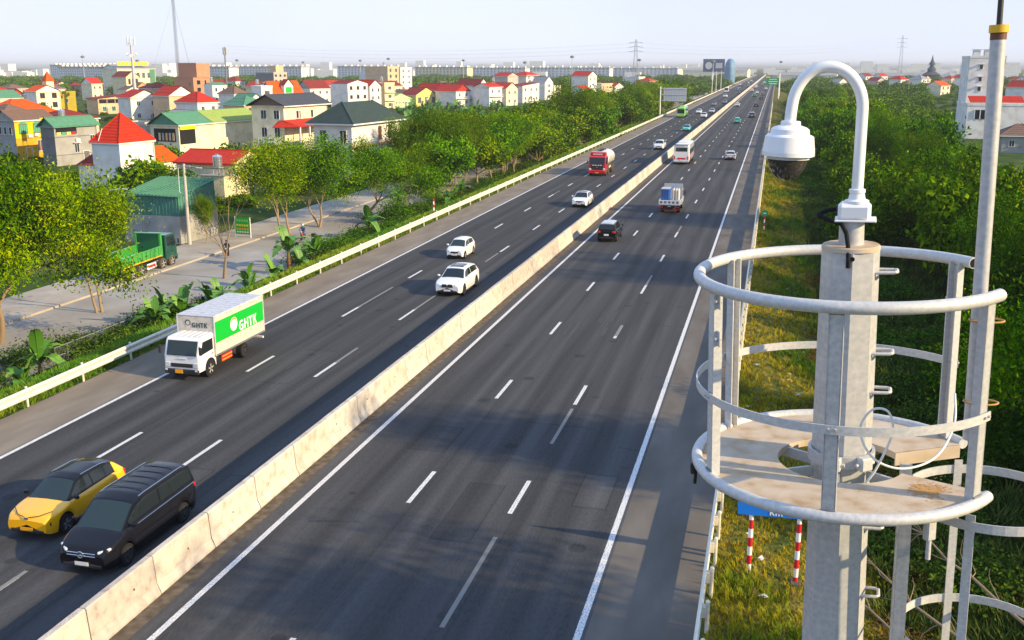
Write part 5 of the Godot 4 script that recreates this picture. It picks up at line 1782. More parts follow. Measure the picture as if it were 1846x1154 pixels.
func houses() -> void:
	var n: Node3D
	# --- front row
	n = house("tower_house", "white tower house with a steep red pyramid roof behind the green shed", -88.5, -127.1, -8, 4.9, 7.0, 7.1, {"side": "sky_white", "front": "white", "roof": ["hip", 3.9, "roof_scarlet"], "rows": 10, "pyramid": true, "over": 0.25, "soffit": "frame_white"})
	for u in [3.0, 3.6]: win(n, "x", u, 4.6, 0.32, 0.95)
	win(n, "z", 2.6, 2.3, 0.35, 0.8)
	part("annex", bx(Vector3(-6.3, 1.9, -3.0), Vector3(2.8, 3.9, 6.0)), "sky_white", n)
	var b := MB.new()
	slope(b, Vector3(-7.9, 3.85, 0.25), Vector3(-4.9, 3.85, 0.25), Vector3(-4.9, 6.2, -2.5), Vector3(-5.4, 6.2, -2.5), 6)
	slope(b, Vector3(-7.9, 3.85, -6.2), Vector3(-7.9, 3.85, 0.25), Vector3(-5.4, 6.2, -2.5), Vector3(-5.4, 6.2, -3.5), 6)
	part("annex_roof", b, "roof_maroon", n)
	part("back_wing", bx(Vector3(-2.2, 1.9, -9.6), Vector3(4.4, 3.8, 5.2)), "white", n)
	b = MB.new()
	slope(b, Vector3(0.4, 3.75, -6.9), Vector3(0.4, 3.75, -12.5), Vector3(-2.3, 6.0, -11.4), Vector3(-2.3, 6.0, -6.9), 8)
	slope(b, Vector3(0.4, 3.75, -12.5), Vector3(-4.8, 3.75, -12.5), Vector3(-2.3, 6.0, -11.4), Vector3(-2.3, 6.0, -11.4), 8)
	part("back_roof", b, "roof_orange", n)
	b = MB.new()
	slope(b, Vector3(1.1, 2.6, -2.0), Vector3(1.1, 2.6, -4.6), Vector3(0.06, 3.3, -4.6), Vector3(0.06, 3.3, -2.0), 3)
	part("awning", b, "roof_maroon", n)
	b = MB.new()
	b.tube([Vector3(-3.6, 7.2, 0.1), Vector3(-3.6, 9.0, -0.9)], 0.05, 6)
	part("vent_pipe", b, "frame_white", n)
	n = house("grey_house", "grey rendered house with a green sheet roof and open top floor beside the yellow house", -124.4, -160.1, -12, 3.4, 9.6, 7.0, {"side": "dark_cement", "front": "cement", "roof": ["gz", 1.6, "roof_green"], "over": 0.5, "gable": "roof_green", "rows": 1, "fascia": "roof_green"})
	win(n, "x", 4.6, 3.0, 1.1, 1.6, "hood")
	win(n, "x", 8.3, 4.6, 1.1, 1.2)
	part("loggia_opening", bx(Vector3(0.035, 6.15, -2.6), Vector3(0.06, 1.2, 4.6)), "opening", n)
	for k in 4: part("loggia_panel", bx(Vector3(0.09, 5.7, -0.9 - 1.1 * k), Vector3(0.04, 0.5, 0.95)), ["pale_yellow", "shutter_green", "pale_yellow", "sign_red"][k], n)
	part("storey_band", bx(Vector3(-1.7, 5.1, -4.8), Vector3(3.6, 0.16, 9.8)), "dark_cement", n)
	part("storey_band", bx(Vector3(-1.7, 1.9, -4.8), Vector3(3.6, 0.12, 9.8)), "dark_cement", n)
	n = house("yellow_house", "bright yellow house with brown tiled roof and green arched windows", -138.9, -167.8, -12, 5.8, 9.0, 7.5, {"side": "cement", "front": "yellow", "roof": ["gz", 1.8, "roof_brown"], "rows": 8, "over": 0.35, "gable": "grey_blue"})
	for u in [1.8, 5.0, 7.6]:
		win(n, "x", u, 5.9, 1.9, 1.7, "plain", "frame_brown", "shutter_green")
		b = MB.new()
		var ap := PackedVector2Array([V(-0.95, 0)])
		for k in 13: ap.append(V(-0.95 * cos(PI * k / 12.0), 0.45 * sin(PI * k / 12.0)))
		b.X = Transform3D(Basis(Vector3.UP, PI / 2), Vector3(0.05, 6.75, -u))
		b.prism(ap, 0, 0.06)
		part("arch_light", b, "shutter_green", n)
	win(n, "x", 5.3, 2.6, 1.4, 2.1, "plain", "frame_white", "frame_brown")
	part("air_conditioner", bx(Vector3(0.25, 4.5, -3.0), Vector3(0.4, 0.6, 0.9), 0.04), "frame_white", n)
	part("storey_band", bx(Vector3(0.06, 4.1, -4.5), Vector3(0.12, 0.14, 9.0)), "ochre", n)
	part("lower_front", bx(Vector3(0.045, 2.0, -4.5), Vector3(0.03, 4.0, 9.0)), "ochre", n)
	for u in [1.2, 2.6, 4.0]: win(n, "z", u, 5.6, 0.8, 1.4, "plain", "frame_white", "glass")
	b = MB.new()
	slope(b, Vector3(0.3, 7.5, -5.6), Vector3(0.3, 7.5, -8.6), Vector3(-2.9, 9.2, -7.1), Vector3(-2.9, 9.2, -7.1), 4)
	part("cross_gable", b, "sign_yellow", n)
	n = house("orange_roof_house", "long house with a bright orange hipped roof at the left edge", -189.9, -227.8, -12, 13.0, 16.0, 5.2, {"side": "cream", "roof": ["hip", 3.8, "roof_orange"], "rows": 8, "fx": 4})
	n = house("cream_house", "tall cream three storey house with a small orange turret roof", -239.4, -301.2, -24, 7.0, 8.3, 9.1, {"side": "white", "front": "pale_cream", "roof": ["gx", 2.0, "roof_orange"], "rows": 4, "fx": 2, "frame": "frame_brown", "ww": 1.7, "wh": 1.7})
	b = MB.new()
	b.box(Vector3(-3.5, 11.2, -6.4), Vector3(2.6, 2.6, 2.6))
	part("turret", b, "pale_cream", n)
	b = MB.new()
	for q in [[Vector3(-5.1, 12.4, -4.8), Vector3(-1.9, 12.4, -4.8)], [Vector3(-1.9, 12.4, -4.8), Vector3(-1.9, 12.4, -8.0)], [Vector3(-1.9, 12.4, -8.0), Vector3(-5.1, 12.4, -8.0)], [Vector3(-5.1, 12.4, -8.0), Vector3(-5.1, 12.4, -4.8)]]: slope(b, q[0], q[1], Vector3(-3.5, 15.6, -6.4), Vector3(-3.5, 15.6, -6.4), 4)
	part("turret_roof", b, "roof_orange", n)
	house("olive_house", "olive green flat roofed block behind the yellow house", -239.2, -311.5, -24, 6.0, 6.6, 7.4, {"side": "olive", "front": "olive", "cat": "building", "fx": 1, "parapet": 1.5})
	house("red_gable_house", "small house with a red gable roof among trees at the far left", -334.4, -402.6, -24, 6.5, 7.0, 4.4, {"side": "cream", "roof": ["gx", 2.9, "roof_red"], "rows": 4, "gable": "roof_red", "over": 0.8})
	n = house("brown_roof_house", "low house with a brown sheet roof and open upper terrace left of the phone mast", -242.2, -337.5, -24, 7.7, 10.7, 5.6, {"side": "peach", "front": "peach", "roof": ["mono", 1.2, "roof_maroon"], "rows": 1, "over": 0.7})
	part("terrace_opening", bx(Vector3(0.04, 4.6, -5.3), Vector3(0.08, 1.5, 10.0)), "opening", n)
	for k in 4: part("terrace_post", bx(Vector3(0.1, 4.6, -0.3 - 3.3 * k), Vector3(0.2, 1.6, 0.2)), "peach", n)
	for u in [2.5, 6.2]: win(n, "x", u, 1.9, 1.6, 1.7, "plain", "frame_white", "glass_green")
	n = house("assembly_hall", "pale hall with arched upper windows and a row of yellow letters on its roof", -380.8, -551.7, -24, 16.4, 25.6, 15.5, {"side": "pale_cream", "front": "pale_cream", "roof": ["gz", 2.6, "roof_grey"], "rows": 2, "cat": "building", "gable": "pale_blue"})
	for k in 6: win(n, "x", 3.0 + 3.6 * k, 11.6, 2.0, 3.2, "plain", "frame_white")
	for k in 4: win(n, "x", 4.0 + 5.4 * k, 5.0, 3.2, 4.0, "plain", "frame_brown")
	for k in 8: part("roof_letter_block", bx(Vector3(0.2, 18.3, -1.5 - 2.6 * k), Vector3(0.3, 2.4, 2.2), 0.08), "sign_yellow", n)
	part("letter_frame", bx(Vector3(0.0, 17.2, -11.0), Vector3(0.2, 0.2, 22.0)), "galv", n)
	part("end_panel", bx(Vector3(0.1, 8.0, -23.5), Vector3(0.3, 14.0, 3.6)), "roof_green", n)
	n = house("arched_house", "cream house with three arched windows and a red roof before the hall", -355.0, -522.0, -24, 14.0, 8.5, 11.0, {"side": "cream", "front": "cream", "roof": ["gx", 3.2, "roof_maroon"], "rows": 4, "gable": "cream"})
	for k in 3: win(n, "x", 2.0 + 2.3 * k, 8.6, 1.4, 3.0, "plain", "frame_brown")
	for k in 3: win(n, "x", 2.0 + 2.3 * k, 3.6, 1.4, 2.4, "plain", "frame_brown")
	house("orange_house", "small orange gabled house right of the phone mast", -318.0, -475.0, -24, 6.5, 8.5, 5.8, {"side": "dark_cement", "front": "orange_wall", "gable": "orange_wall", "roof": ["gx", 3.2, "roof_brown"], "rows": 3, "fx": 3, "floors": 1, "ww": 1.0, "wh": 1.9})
	# unfinished brick tower: stepped
	n = house("brick_tower", "tall unfinished brick building with bare window openings", -222.7, -371.5, -24, 12.7, 8.2, 12.6, {"side": "raw_brick", "front": "raw_brick", "cat": "building", "parapet": 0.25, "bands": true, "floors": 4})
	part("upper_block", bx(Vector3(-6.0, 15.4, -5.0), Vector3(12.0, 5.8, 6.2)), "raw_brick", n)
	part("upper_front", bx(Vector3(0.05, 15.4, -4.9), Vector3(0.1, 5.8, 6.2)), "raw_brick", n)
	part("upper_slab", bx(Vector3(-6.0, 18.35, -5.0), Vector3(12.4, 0.2, 6.6)), "warm_grey", n)
	for y in [1.9, 5.0, 8.2, 11.0]:
		for u in [[2.4, 1.8], [5.6, 0.9]]: win(n, "x", u[0], y, u[1], 1.7, "open", "warm_grey", "opening")
	for y in [14.2, 16.9]:
		win(n, "x", 3.4, y, 0.8, 0.7, "open", "warm_grey", "opening")
		win(n, "x", 5.8, y, 1.0, 1.6, "open", "warm_grey", "opening")
	for y in [4.0, 10.3]: win(n, "z", 2.4, y, 0.5, 1.0, "open", "old_brick", "opening")
	house("narrow_white_house", "narrow tall white house right of the brick tower", -200.9, -347.8, -24, 5.0, 6.5, 10.4, {"side": "white", "front": "white", "fx": 2, "ww": 0.9, "roof": ["gz", 0.9, "roof_green"], "over": 0.1, "rows": 1})
	house("green_gable_house", "pale yellow house with a green gabled top right of the narrow white house", -196.5, -354.5, -24, 5.5, 6.2, 6.1, {"side": "pale_cream", "front": "pale_cream", "gable": "roof_green", "roof": ["gx", 2.4, "roof_green"], "rows": 1, "over": 0.15, "fx": 1, "ww": 0.5})
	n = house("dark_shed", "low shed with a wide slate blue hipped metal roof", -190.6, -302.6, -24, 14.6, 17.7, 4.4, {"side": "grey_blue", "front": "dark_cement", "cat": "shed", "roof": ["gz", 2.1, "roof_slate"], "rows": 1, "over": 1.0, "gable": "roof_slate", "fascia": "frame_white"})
	part("timber_screen", bx(Vector3(0.12, 2.9, -3.6), Vector3(0.1, 1.9, 6.0)), "olive", n)
	n = house("cream_warehouse", "long cream walled warehouse with a green and lime sheet roof", -107.7, -173.3, -8, 6.6, 24.8, 6.8, {"side": "pale_cream", "front": "pale_cream", "cat": "warehouse", "roof": ["gz", 2.2, "roof_green"], "rows": 1, "over": 0.5, "gable": "roof_green", "fascia": "frame_white"})
	b = MB.new()
	slope(b, Vector3(0.55, 6.83, -9.5), Vector3(0.55, 6.83, -25.35), Vector3(-3.3, 9.08, -25.35), Vector3(-3.3, 9.08, -9.5), 1, 0.04)
	part("lime_roof_sheets", b, "roof_lime", n)
	part("loggia_opening", bx(Vector3(0.06, 4.7, -2.4), Vector3(0.1, 3.0, 4.4)), "opening", n)
	part("loggia_awning", bx(Vector3(0.2, 6.25, -2.4), Vector3(0.3, 0.7, 4.5)), "sign_yellow", n)
	part("side_opening", bx(Vector3(-3.2, 4.9, 0.05), Vector3(5.0, 2.4, 0.1)), "opening", n)
	for k in 5: part("curtain", bx(Vector3(-1.2 - 0.8 * k, 4.6, 0.12), Vector3(0.45, 1.4, 0.05)), ["peach", "warm_grey", "orange_wall", "cement", "peach"][k], n)
	for k in 6: part("wall_crack_joint", bx(Vector3(0.055, 3.4, -5.2 - 3.9 * k), Vector3(0.02, 6.6, 0.03)), "cream", n)
	n = house("rear_white_house", "plain white block with dark windows left of the cream warehouse", -116.5, -176.0, -8, 6.0, 5.0, 6.4, {"side": "warm_grey", "fz": 2, "roof": ["flat", 0, "roof_green"]})
	n = house("red_roof_house", "house with a red sheet roof, grey side wall and cream gable end", -70.6, -126.5, -4, 9.2, 7.8, 4.7, {"side": "cream", "front": "cream", "gable": "cream", "roof": ["gx", 1.5, "roof_red"], "rows": 1, "over": 0.35, "fascia": "roof_red", "soffit": "dark_cement"})
	part("downpipe", bx(Vector3(0.1, 2.3, -0.05), Vector3(0.1, 4.7, 0.1)), "cement", n)
	part("front_extension", bx(Vector3(-1.8, 1.6, 1.3), Vector3(3.6, 3.3, 2.6)), "cream", n)
	part("extension_roof", bx(Vector3(-1.8, 3.3, 1.3), Vector3(3.9, 0.12, 2.9)), "cement", n)
	water_tank("steel water tank on the flat roof before the red roofed house", Vector3(-72.3, LG + 3.36, -125.2), 1.15)
	n = house("green_shed", "green corrugated metal shed behind the utility pole", -57.8, -91.9, -4, 6.6, 6.4, 4.8, {"side": "roof_teal", "front": "roof_teal", "cat": "shed", "roof": ["mono", 1.2, "roof_green"], "rows": 1, "over": 0.25, "gable": "roof_teal"})
	for k in 16: part("cladding_rib", bx(Vector3(-0.2 - 0.41 * k, 3.75, 0.03), Vector3(0.05, 2.0, 0.05)), "roof_teal", n)
	for k in 13: part("cladding_rib", bx(Vector3(0.07, 3.8, -0.25 - 0.49 * k), Vector3(0.05, 2.0, 0.05)), "roof_teal", n)
	part("plinth", bx(Vector3(-3.3, 1.4, -3.2), Vector3(6.75, 2.8, 6.55)), "cement", n)
	for k in 14: part("roof_rib", bx(Vector3.ZERO, Vector3(0.05, 0.06, 6.8)), "roof_green", n, Vector3(-0.2 - 0.45 * k, 5.48, -3.2)).rotation.x = atan(1.2 / 6.9)
	n = house("blue_roof_villa", "cream villa with a slate blue gabled roof above a red canopy", -92.3, -185.7, -8, 7.4, 15.6, 10.0, {"side": "pale_cream", "front": "pale_cream", "gable": "roof_brown", "roof": ["gz", 2.1, "roof_slate"], "rows": 7, "over": 0.8})
	for u in [4.6, 9.8]: win(n, "x", u, 8.2, 0.9, 1.5)
	win(n, "x", 5.5, 8.2, 0.5, 1.5)
	for u in [1.6, 4.6]:
		win(n, "z", u, 8.3, 1.3, 1.7)
		win(n, "z", u, 4.9, 1.3, 1.9)
	b = MB.new()
	slope(b, Vector3(4.2, 6.1, 0.8), Vector3(4.2, 6.1, -13.5), Vector3(0.1, 7.3, -13.5), Vector3(0.1, 7.3, 0.8), 1)
	slope(b, Vector3(-1.0, 5.9, 2.6), Vector3(4.2, 6.1, 0.8), Vector3(0.1, 7.3, 0.6), Vector3(-1.0, 7.1, 0.6), 1)
	part("canopy_roof", b, "roof_red", n)
	for k in 5: part("canopy_post", bx(Vector3(3.9, 4.6, 0.5 - 3.3 * k), Vector3(0.3, 3.0, 0.3)), "frame_white", n)
	part("terrace_base", bx(Vector3(2.1, 1.55, -6.5), Vector3(4.0, 3.1, 13.5)), "warm_grey", n)
	part("terrace_rail", bx(Vector3(4.05, 3.6, -6.5), Vector3(0.14, 0.9, 13.4)), "cream", n)
	part("porch", bx(Vector3(-2.5, 1.5, 1.2), Vector3(3.6, 3.0, 2.4)), "sky_white", n)
	part("porch_slab", bx(Vector3(-2.5, 3.1, 1.3), Vector3(4.2, 0.22, 3.0), 0.04), "frame_white", n)
	for k in 3: part("porch_glazing", bx(Vector3(-3.7 + 1.2 * k, 1.35, 2.42), Vector3(0.8, 2.2, 0.06)), "glass", n)
	for k in 7: part("baluster", bx(Vector3(-4.3 + 0.6 * k, 3.6, 2.6), Vector3(0.14, 0.8, 0.14)), "frame_white", n)
	n = house("hip_roof_villa", "large white villa with a dark green hipped tile roof behind the trees", -61.0, -144.6, -6, 6.4, 16.0, 9.2, {"side": "sky_white", "front": "white", "roof": ["hip", 3.0, "roof_darkgreen"], "rows": 22, "over": 0.9})
	for u in [9.0, 12.4]:
		win(n, "x", u, 7.4, 1.0, 2.0, "plain", "frame_brown", "frame_brown")
		win(n, "x", u, 4.2, 1.0, 1.9, "plain", "frame_white")
	for u in [1.4, 4.8]: win(n, "z", u, 7.2, 1.2, 2.0)
	part("storey_band", bx(Vector3(0.08, 5.7, -7.8), Vector3(0.3, 0.35, 15.8)), "orange_wall", n)
	part("shop_front", bx(Vector3(0.1, 1.5, -12.0), Vector3(0.12, 2.6, 6.0)), "ochre", n)
	part("shop_opening", bx(Vector3(0.18, 1.2, -12.6), Vector3(0.08, 2.2, 2.0)), "opening", n)
	part("porch_wing", bx(Vector3(-3.0, 2.2, -17.5), Vector3(6.0, 4.4, 4.0)), "roof_maroon", n)
	# --- second row
	n = house("dormer_house", "house with an orange roof and a white dormer with a green blind", -192.3, -379.1, -24, 8.0, 15.1, 6.2, {"side": "white", "front": "white", "roof": ["gz", 5.2, "roof_orange"], "rows": 5, "fx": 4, "gable": "warm_grey"})
	part("dormer", bx(Vector3(-0.7, 8.0, -7.5), Vector3(2.0, 3.4, 4.6)), "white", n)
	b = MB.new()
	slope(b, Vector3(0.6, 9.7, -4.8), Vector3(-2.6, 9.7, -4.8), Vector3(-2.6, 12.2, -7.5), Vector3(0.6, 12.2, -7.5), 3)
	slope(b, Vector3(-2.6, 9.7, -10.2), Vector3(0.6, 9.7, -10.2), Vector3(0.6, 12.2, -7.5), Vector3(-2.6, 12.2, -7.5), 3)
	part("dormer_roof", b, "roof_maroon", n)
	b = MB.new()
	b.X = Transform3D(Basis(Vector3.UP, PI / 2), Vector3(0.31, 9.6, -7.5))
	b.prism(PackedVector2Array([V(-2.3, 0), V(2.3, 0), V(0, 2.3)]), -0.05, 0.05)
	part("dormer_gable", b, "white", n)
	part("green_blind", bx(Vector3(0.35, 8.0, -7.5), Vector3(0.1, 2.2, 3.0)), "print_green", n)
	house("white_block", "plain white tower block with one dark square window beside the dormer house", -190.7, -366.0, -24, 6.0, 5.4, 9.3, {"side": "white", "front": "white", "fx": 1, "floors": 2, "ww": 2.4, "wh": 1.8})
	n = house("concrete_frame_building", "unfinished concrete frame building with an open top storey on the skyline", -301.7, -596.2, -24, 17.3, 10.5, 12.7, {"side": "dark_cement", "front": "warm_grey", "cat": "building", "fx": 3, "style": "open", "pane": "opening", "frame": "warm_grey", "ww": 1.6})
	part("stair_head", bx(Vector3(-3.0, 15.0, -5.0), Vector3(6.0, 4.6, 6.0)), "peach", n)
	n = house("dark_gable_house", "white house with a wide dark grey gable roof left of the terrace", -203.0, -435.6, -24, 9.0, 12.0, 7.3, {"side": "white", "front": "white", "roof": ["gz", 3.6, "roof_maroon"], "rows": 4, "fx": 3, "gable": "cement"})
	n = house("white_terrace", "white three storey terrace with a blank grey end wall and dark windows", -163.9, -386.3, -24, 10.0, 11.0, 10.4, {"side": "white", "front": "white", "fx": 3, "bands": true, "ww": 1.3, "frame": "frame_brown", "roof": ["gx", 1.4, "roof_maroon"], "rows": 2, "over": 0.1})
	n = house("gabled_terrace", "white gabled house joined to the right of the white terrace", -159.0, -397.2, -24, 9.0, 6.5, 9.2, {"side": "white", "front": "white", "fx": 2, "gable": "white", "roof": ["gx", 2.6, "roof_red"], "rows": 3, "ww": 0.9})
	house("narrow_cream_house", "narrow cream house with three balconies at the end of the terrace", -155.4, -404.5, -24, 7.0, 5.8, 10.0, {"side": "cream", "front": "cream", "fx": 1, "ww": 1.9, "balcony": 1.0})
	house("tall_grey_building", "tall building with a blank grey side and a cream front with rows of windows", -213.1, -560.2, -24, 18.0, 9.0, 16.2, {"side": "peach", "front": "peach", "cat": "building", "fx": 2, "ww": 1.6, "wh": 2.0})
	house("tall_white_building", "tall plain white building right of the tall grey one", -209.0, -569.5, -24, 10.0, 9.5, 15.6, {"side": "white", "front": "white", "cat": "building", "fx": 2, "ww": 1.2})
	house("roof_box_house", "small white box house showing above the terrace roofs", -235.1, -588.4, -24, 9.0, 8.2, 12.2, {"side": "white", "front": "white", "fx": 1})
	house("mint_gable_house", "low pale green gabled house at the edge of the banana grove", -157.0, -415.7, -24, 7.0, 12.6, 3.9, {"side": "mint", "front": "mint", "gable": "mint", "roof": ["gx", 2.2, "roof_lime"], "rows": 1, "floors": 1, "fx": 6, "ww": 0.8, "wh": 0.6})
	house("yellow_arch_house", "yellow house with an arched porch under a dark red roof", -152.7, -435.2, -24, 9.0, 13.5, 4.8, {"side": "pale_yellow", "front": "pale_yellow", "gable": "pale_yellow", "roof": ["gx", 3.2, "roof_maroon"], "rows": 4, "floors": 1, "fx": 3, "ww": 2.2, "wh": 2.6})
	house("cream_gable_house", "narrow cream gabled house with dark tall windows beside the yellow arched house", -147.5, -449.3, -24, 12.0, 5.8, 6.8, {"side": "pale_cream", "front": "pale_cream", "gable": "pale_cream", "roof": ["gx", 2.9, "roof_red"], "rows": 3, "fx": 1, "ww": 2.2, "wh": 2.0})
	house("red_gable_villa", "white house with a bright red gable above the banana grove", -135.7, -439.4, -24, 12.0, 9.5, 6.4, {"side": "white", "front": "white", "gable": "roof_red", "roof": ["gx", 3.0, "roof_red"], "rows": 3, "fx": 2, "balcony": 1.2})
	house("white_gable_house", "white gabled house with two rows of triple windows", -133.2, -467.0, -24, 14.0, 7.0, 8.3, {"side": "white", "front": "white", "gable": "white", "roof": ["gx", 3.2, "roof_maroon"], "rows": 4, "floors": 2, "fx": 1, "ww": 3.4, "wh": 2.2})
	house("white_balcony_house", "white house with balconies right of the white gabled house", -121.6, -443.0, -24, 9.0, 9.0, 8.3, {"side": "white", "front": "white", "roof": ["gz", 1.6, "roof_red"], "rows": 2, "fx": 2, "balcony": 1.2})
	house("gabled_white_house", "white house with a cream gable and red roof left of the flat roofed one", -116.5, -452.8, -24, 9.0, 8.5, 7.4, {"side": "white", "front": "pale_cream", "gable": "pale_cream", "roof": ["gx", 2.6, "roof_red"], "rows": 3, "fx": 2})
	house("flat_white_house", "broad flat roofed white house with dark square windows", -116.9, -485.8, -24, 9.0, 13.3, 8.0, {"side": "white", "front": "white", "fx": 3, "roof": ["mono", 1.4, "roof_maroon"], "rows": 1, "over": 0.3})
	n = house("pagoda_house", "house with a red two tier pagoda roof behind the flat roofed white house", -128.0, -540.0, -24, 8.0, 9.0, 12.5, {"side": "white", "front": "white", "roof": ["hip", 1.8, "roof_red"], "rows": 3, "over": 1.4, "fx": 2})
	house("pagoda_wing", "low wing with a dark red roof left of the red pagoda roof", -135.0, -528.0, -24, 9.0, 9.0, 12.0, {"side": "warm_grey", "front": "warm_grey", "roof": ["gx", 1.8, "roof_red"], "rows": 3})
	house("curly_gable_house", "white house with a tall pointed gable and an arched porch at the row end", -116.9, -535.3, -24, 9.0, 7.5, 8.5, {"side": "white", "front": "white", "gable": "white", "roof": ["gx", 3.2, "roof_grey"], "rows": 2, "over": 0.1, "fx": 1, "ww": 1.8})
	house("porch_house", "cream house with a wide arch right of the pointed gable house", -113.5, -542.0, -24, 8.0, 6.4, 6.6, {"side": "white", "front": "pale_cream", "fx": 1, "ww": 2.4, "wh": 2.2, "balcony": 1.0})
	n = house("grey_tall_house", "tall grey house with a red roof standing alone above the trees", -103.3, -587.8, -24, 11.5, 8.8, 11.6, {"side": "white", "front": "white", "gable": "white", "roof": ["gx", 2.6, "roof_red"], "rows": 3, "fx": 2})
	house("small_white_villa", "small white villa with a red roof before the tall grey house", -104.0, -575.0, -24, 8.0, 8.0, 4.4, {"side": "white", "front": "white", "roof": ["gz", 2.3, "roof_red"], "rows": 3, "fz": 2, "fx": 2})
	house("white_annex", "white flat roofed annex right of the tall grey house", -98.0, -602.0, -24, 8.0, 12.0, 6.6, {"side": "white", "front": "peach", "fx": 3})
	house("red_roof_barn", "long low house with a red roof right of the white annex", -96.0, -640.0, -30, 14.0, 9.0, 4.6, {"side": "white", "front": "white", "gable": "white", "roof": ["gx", 2.4, "roof_red"], "rows": 2, "fx": 1})
	house("grey_blue_block", "blank grey blue block above the trees left of the sign board", -100.5, -790.0, -24, 14.0, 9.0, 8.4, {"side": "sky_white", "front": "sky_white", "fx": 1, "cat": "building"})
	# --- scattered village roofs behind
	R.seed = 404
	var spots := [[-300, -352], [-312, -372], [-268, -338], [-286, -420], [-255, -440], [-232, -455], [-262, -500], [-300, -520], [-340, -470], [-378, -455], [-420, -480], [-240, -520], [-222, -500], [-178, -470], [-190, -505], [-172, -520], [-160, -560], [-150, -600], [-170, -640], [-420, -560], [-460, -600], [-206, -640], [-250, -650], [-140, -500], [-82, -700], [-330, -600], [-150, -480], [-165, -455]]
	for k in 120:
		var c := Vector2(R.randf_range(-330.0, -105.0), R.randf_range(-430.0, -195.0))
		var ok := c.x < c.y * 0.42 - 16.0
		for h in placed: if h.distance_to(c) < 15.5: ok = false
		for h in spots: if Vector2(h[0], h[1]).distance_to(c) < 13.0: ok = false
		if ok and spots.size() < 62: spots.append([c.x, c.y])
	var i := 0
	for s in spots:
		var rr: String = ["roof_red", "roof_maroon", "roof_red", "roof_brown", "roof_green", "roof_grey"][i % 6]
		house("village_house", "distant village house with a %s roof, %s of the scattered village houses" % [["red", "dark red", "red", "brown", "green", "grey"][i % 6], nth(i)], s[0], s[1], -24 + R.randf_range(-8, 8), R.randf_range(8, 12), R.randf_range(6, 11), R.randf_range(4.5, 8.5), {"side": ["white", "pale_cream", "cream", "peach", "white"][(i * 7) % 5], "front": ["white", "pale_cream", "cream", "peach", "white"][(i * 7) % 5], "gable": "white", "roof": [["gx", "gz", "hip"][R.randi() % 3], R.randf_range(1.6, 3.0), rr], "rows": 3, "fx": 2, "group": "distant village houses"})
		i += 1
	var wt := [[-94.0, -190.0, 7.9, "before the blue roofed villa"], [-128.5, -168.0, 7.4, "on the grey house behind its green roof"], [-203.5, -352.0, 10.9, "on the narrow white house"], [-193.5, -368.5, 10.0, "on the white block beside the dormer house"], [-157.5, -407.0, 10.7, "on the narrow cream house"], [-217.0, -565.0, 17.0, "on the tall grey building"], [-121.0, -448.0, 10.0, "on the white balcony house"], [-116.0, -546.0, 7.4, "on the cream porch house"], [-242.0, -315.0, 7.6, "on the olive block"]]
	for a in wt: water_tank("small steel water tank " + a[3], Vector3(a[0], LG + a[2] - 0.2, a[1]), 1.1)
	# --- right side of the expressway
	n = house("white_wing_building", "long pale two storey building with a red roof edge at the right edge", 84.0, -276.5, 0, 38.2, 16.0, 8.0, {"side": "sky_white", "cat": "building", "parapet": 0.6})
	part("veranda_opening", bx(Vector3(-34.5, 5.9, 0.04), Vector3(4.2, 2.2, 0.1)), "opening", n)
	for k in 4: part("veranda_post", bx(Vector3(-32.6 - 1.3 * k, 5.9, 0.12), Vector3(0.2, 2.2, 0.2)), "frame_white", n)
	b = MB.new()
	slope(b, Vector3(-37.5, 8.7, -1.5), Vector3(-25.0, 8.7, -1.5), Vector3(-25.0, 10.2, -6.0), Vector3(-37.5, 10.2, -6.0), 3)
	part("roof_edge", b, "roof_red", n)
	n = house("grey_tower_block", "tall plain grey apartment tower with rooftop water heaters at right", 55.2, -286.0, 0, 8.4, 12.0, 19.4, {"side": "pale_blue", "cat": "building", "parapet": 0.5})
	for y in [11.8, 14.2, 17.2]:
		win(n, "z", 5.6, y, 0.9, 1.1, "hood", "frame_white", "glass")
		win(n, "z", 1.6, y, 0.7, 0.9, "plain", "frame_white", "glass")
	part("top_loggia", bx(Vector3(-0.8, 18.0, 0.04), Vector3(1.6, 2.2, 0.1)), "cream", n)
	for k in 2:
		b = MB.new()
		b.box(Vector3(-6.8 + 2.6 * k, 20.6, -1.5), Vector3(1.6, 1.3, 1.6))
		part("roof_hut", b, "pale_blue", n)
		part("solar_panel", bx(Vector3(-6.8 + 2.6 * k, 21.4, -1.4), Vector3(2.2, 0.1, 1.8)), "glass", n)
	house("brown_hip_house", "grey bungalow with a brown hipped roof at the right edge", 53.5, -233.0, 0, 7.6, 7.0, 3.6, {"side": "cement", "roof": ["hip", 2.2, "roof_brown"], "rows": 6, "over": 0.6, "fz": 2, "floors": 1})
	house("orange_end_house", "orange roofed house cut by the right frame edge", 62.5, -232.0, 0, 8.0, 7.0, 3.4, {"side": "pale_blue", "roof": ["hip", 2.2, "roof_orange"], "rows": 6, "over": 0.6, "fz": 2, "floors": 1})
	var rv := [[1490, 160, "white", "roof_grey"], [1512, 160, "cream", "roof_red"], [1535, 157, "white", "roof_maroon"], [1572, 160, "warm_grey", "roof_maroon"], [1604, 163, "white", "roof_red"], [1625, 164, "peach", "roof_red"], [1650, 158, "cream", "roof_maroon"], [1672, 166, "white", "roof_grey"], [1710, 172, "pale_cream", "roof_orange"], [1728, 158, "white", "roof_red"], [1822, 152, "warm_grey", "roof_red"], [1838, 158, "white", "roof_maroon"], [1838, 178, "sky_white", "roof_red"], [1692, 152, "cream", "roof_red"], [1560, 152, "white", "roof_red"], [1596, 150, "warm_grey", "roof_maroon"]]
	var where := [[46, -832], [55, -845], [70, -900], [74, -840], [84, -780], [90, -762], [112, -880], [92, -735], [93, -655], [142, -880], [205, -1000], [180, -850], [102, -480], [150, -1000], [92, -1010], [112, -1040]]
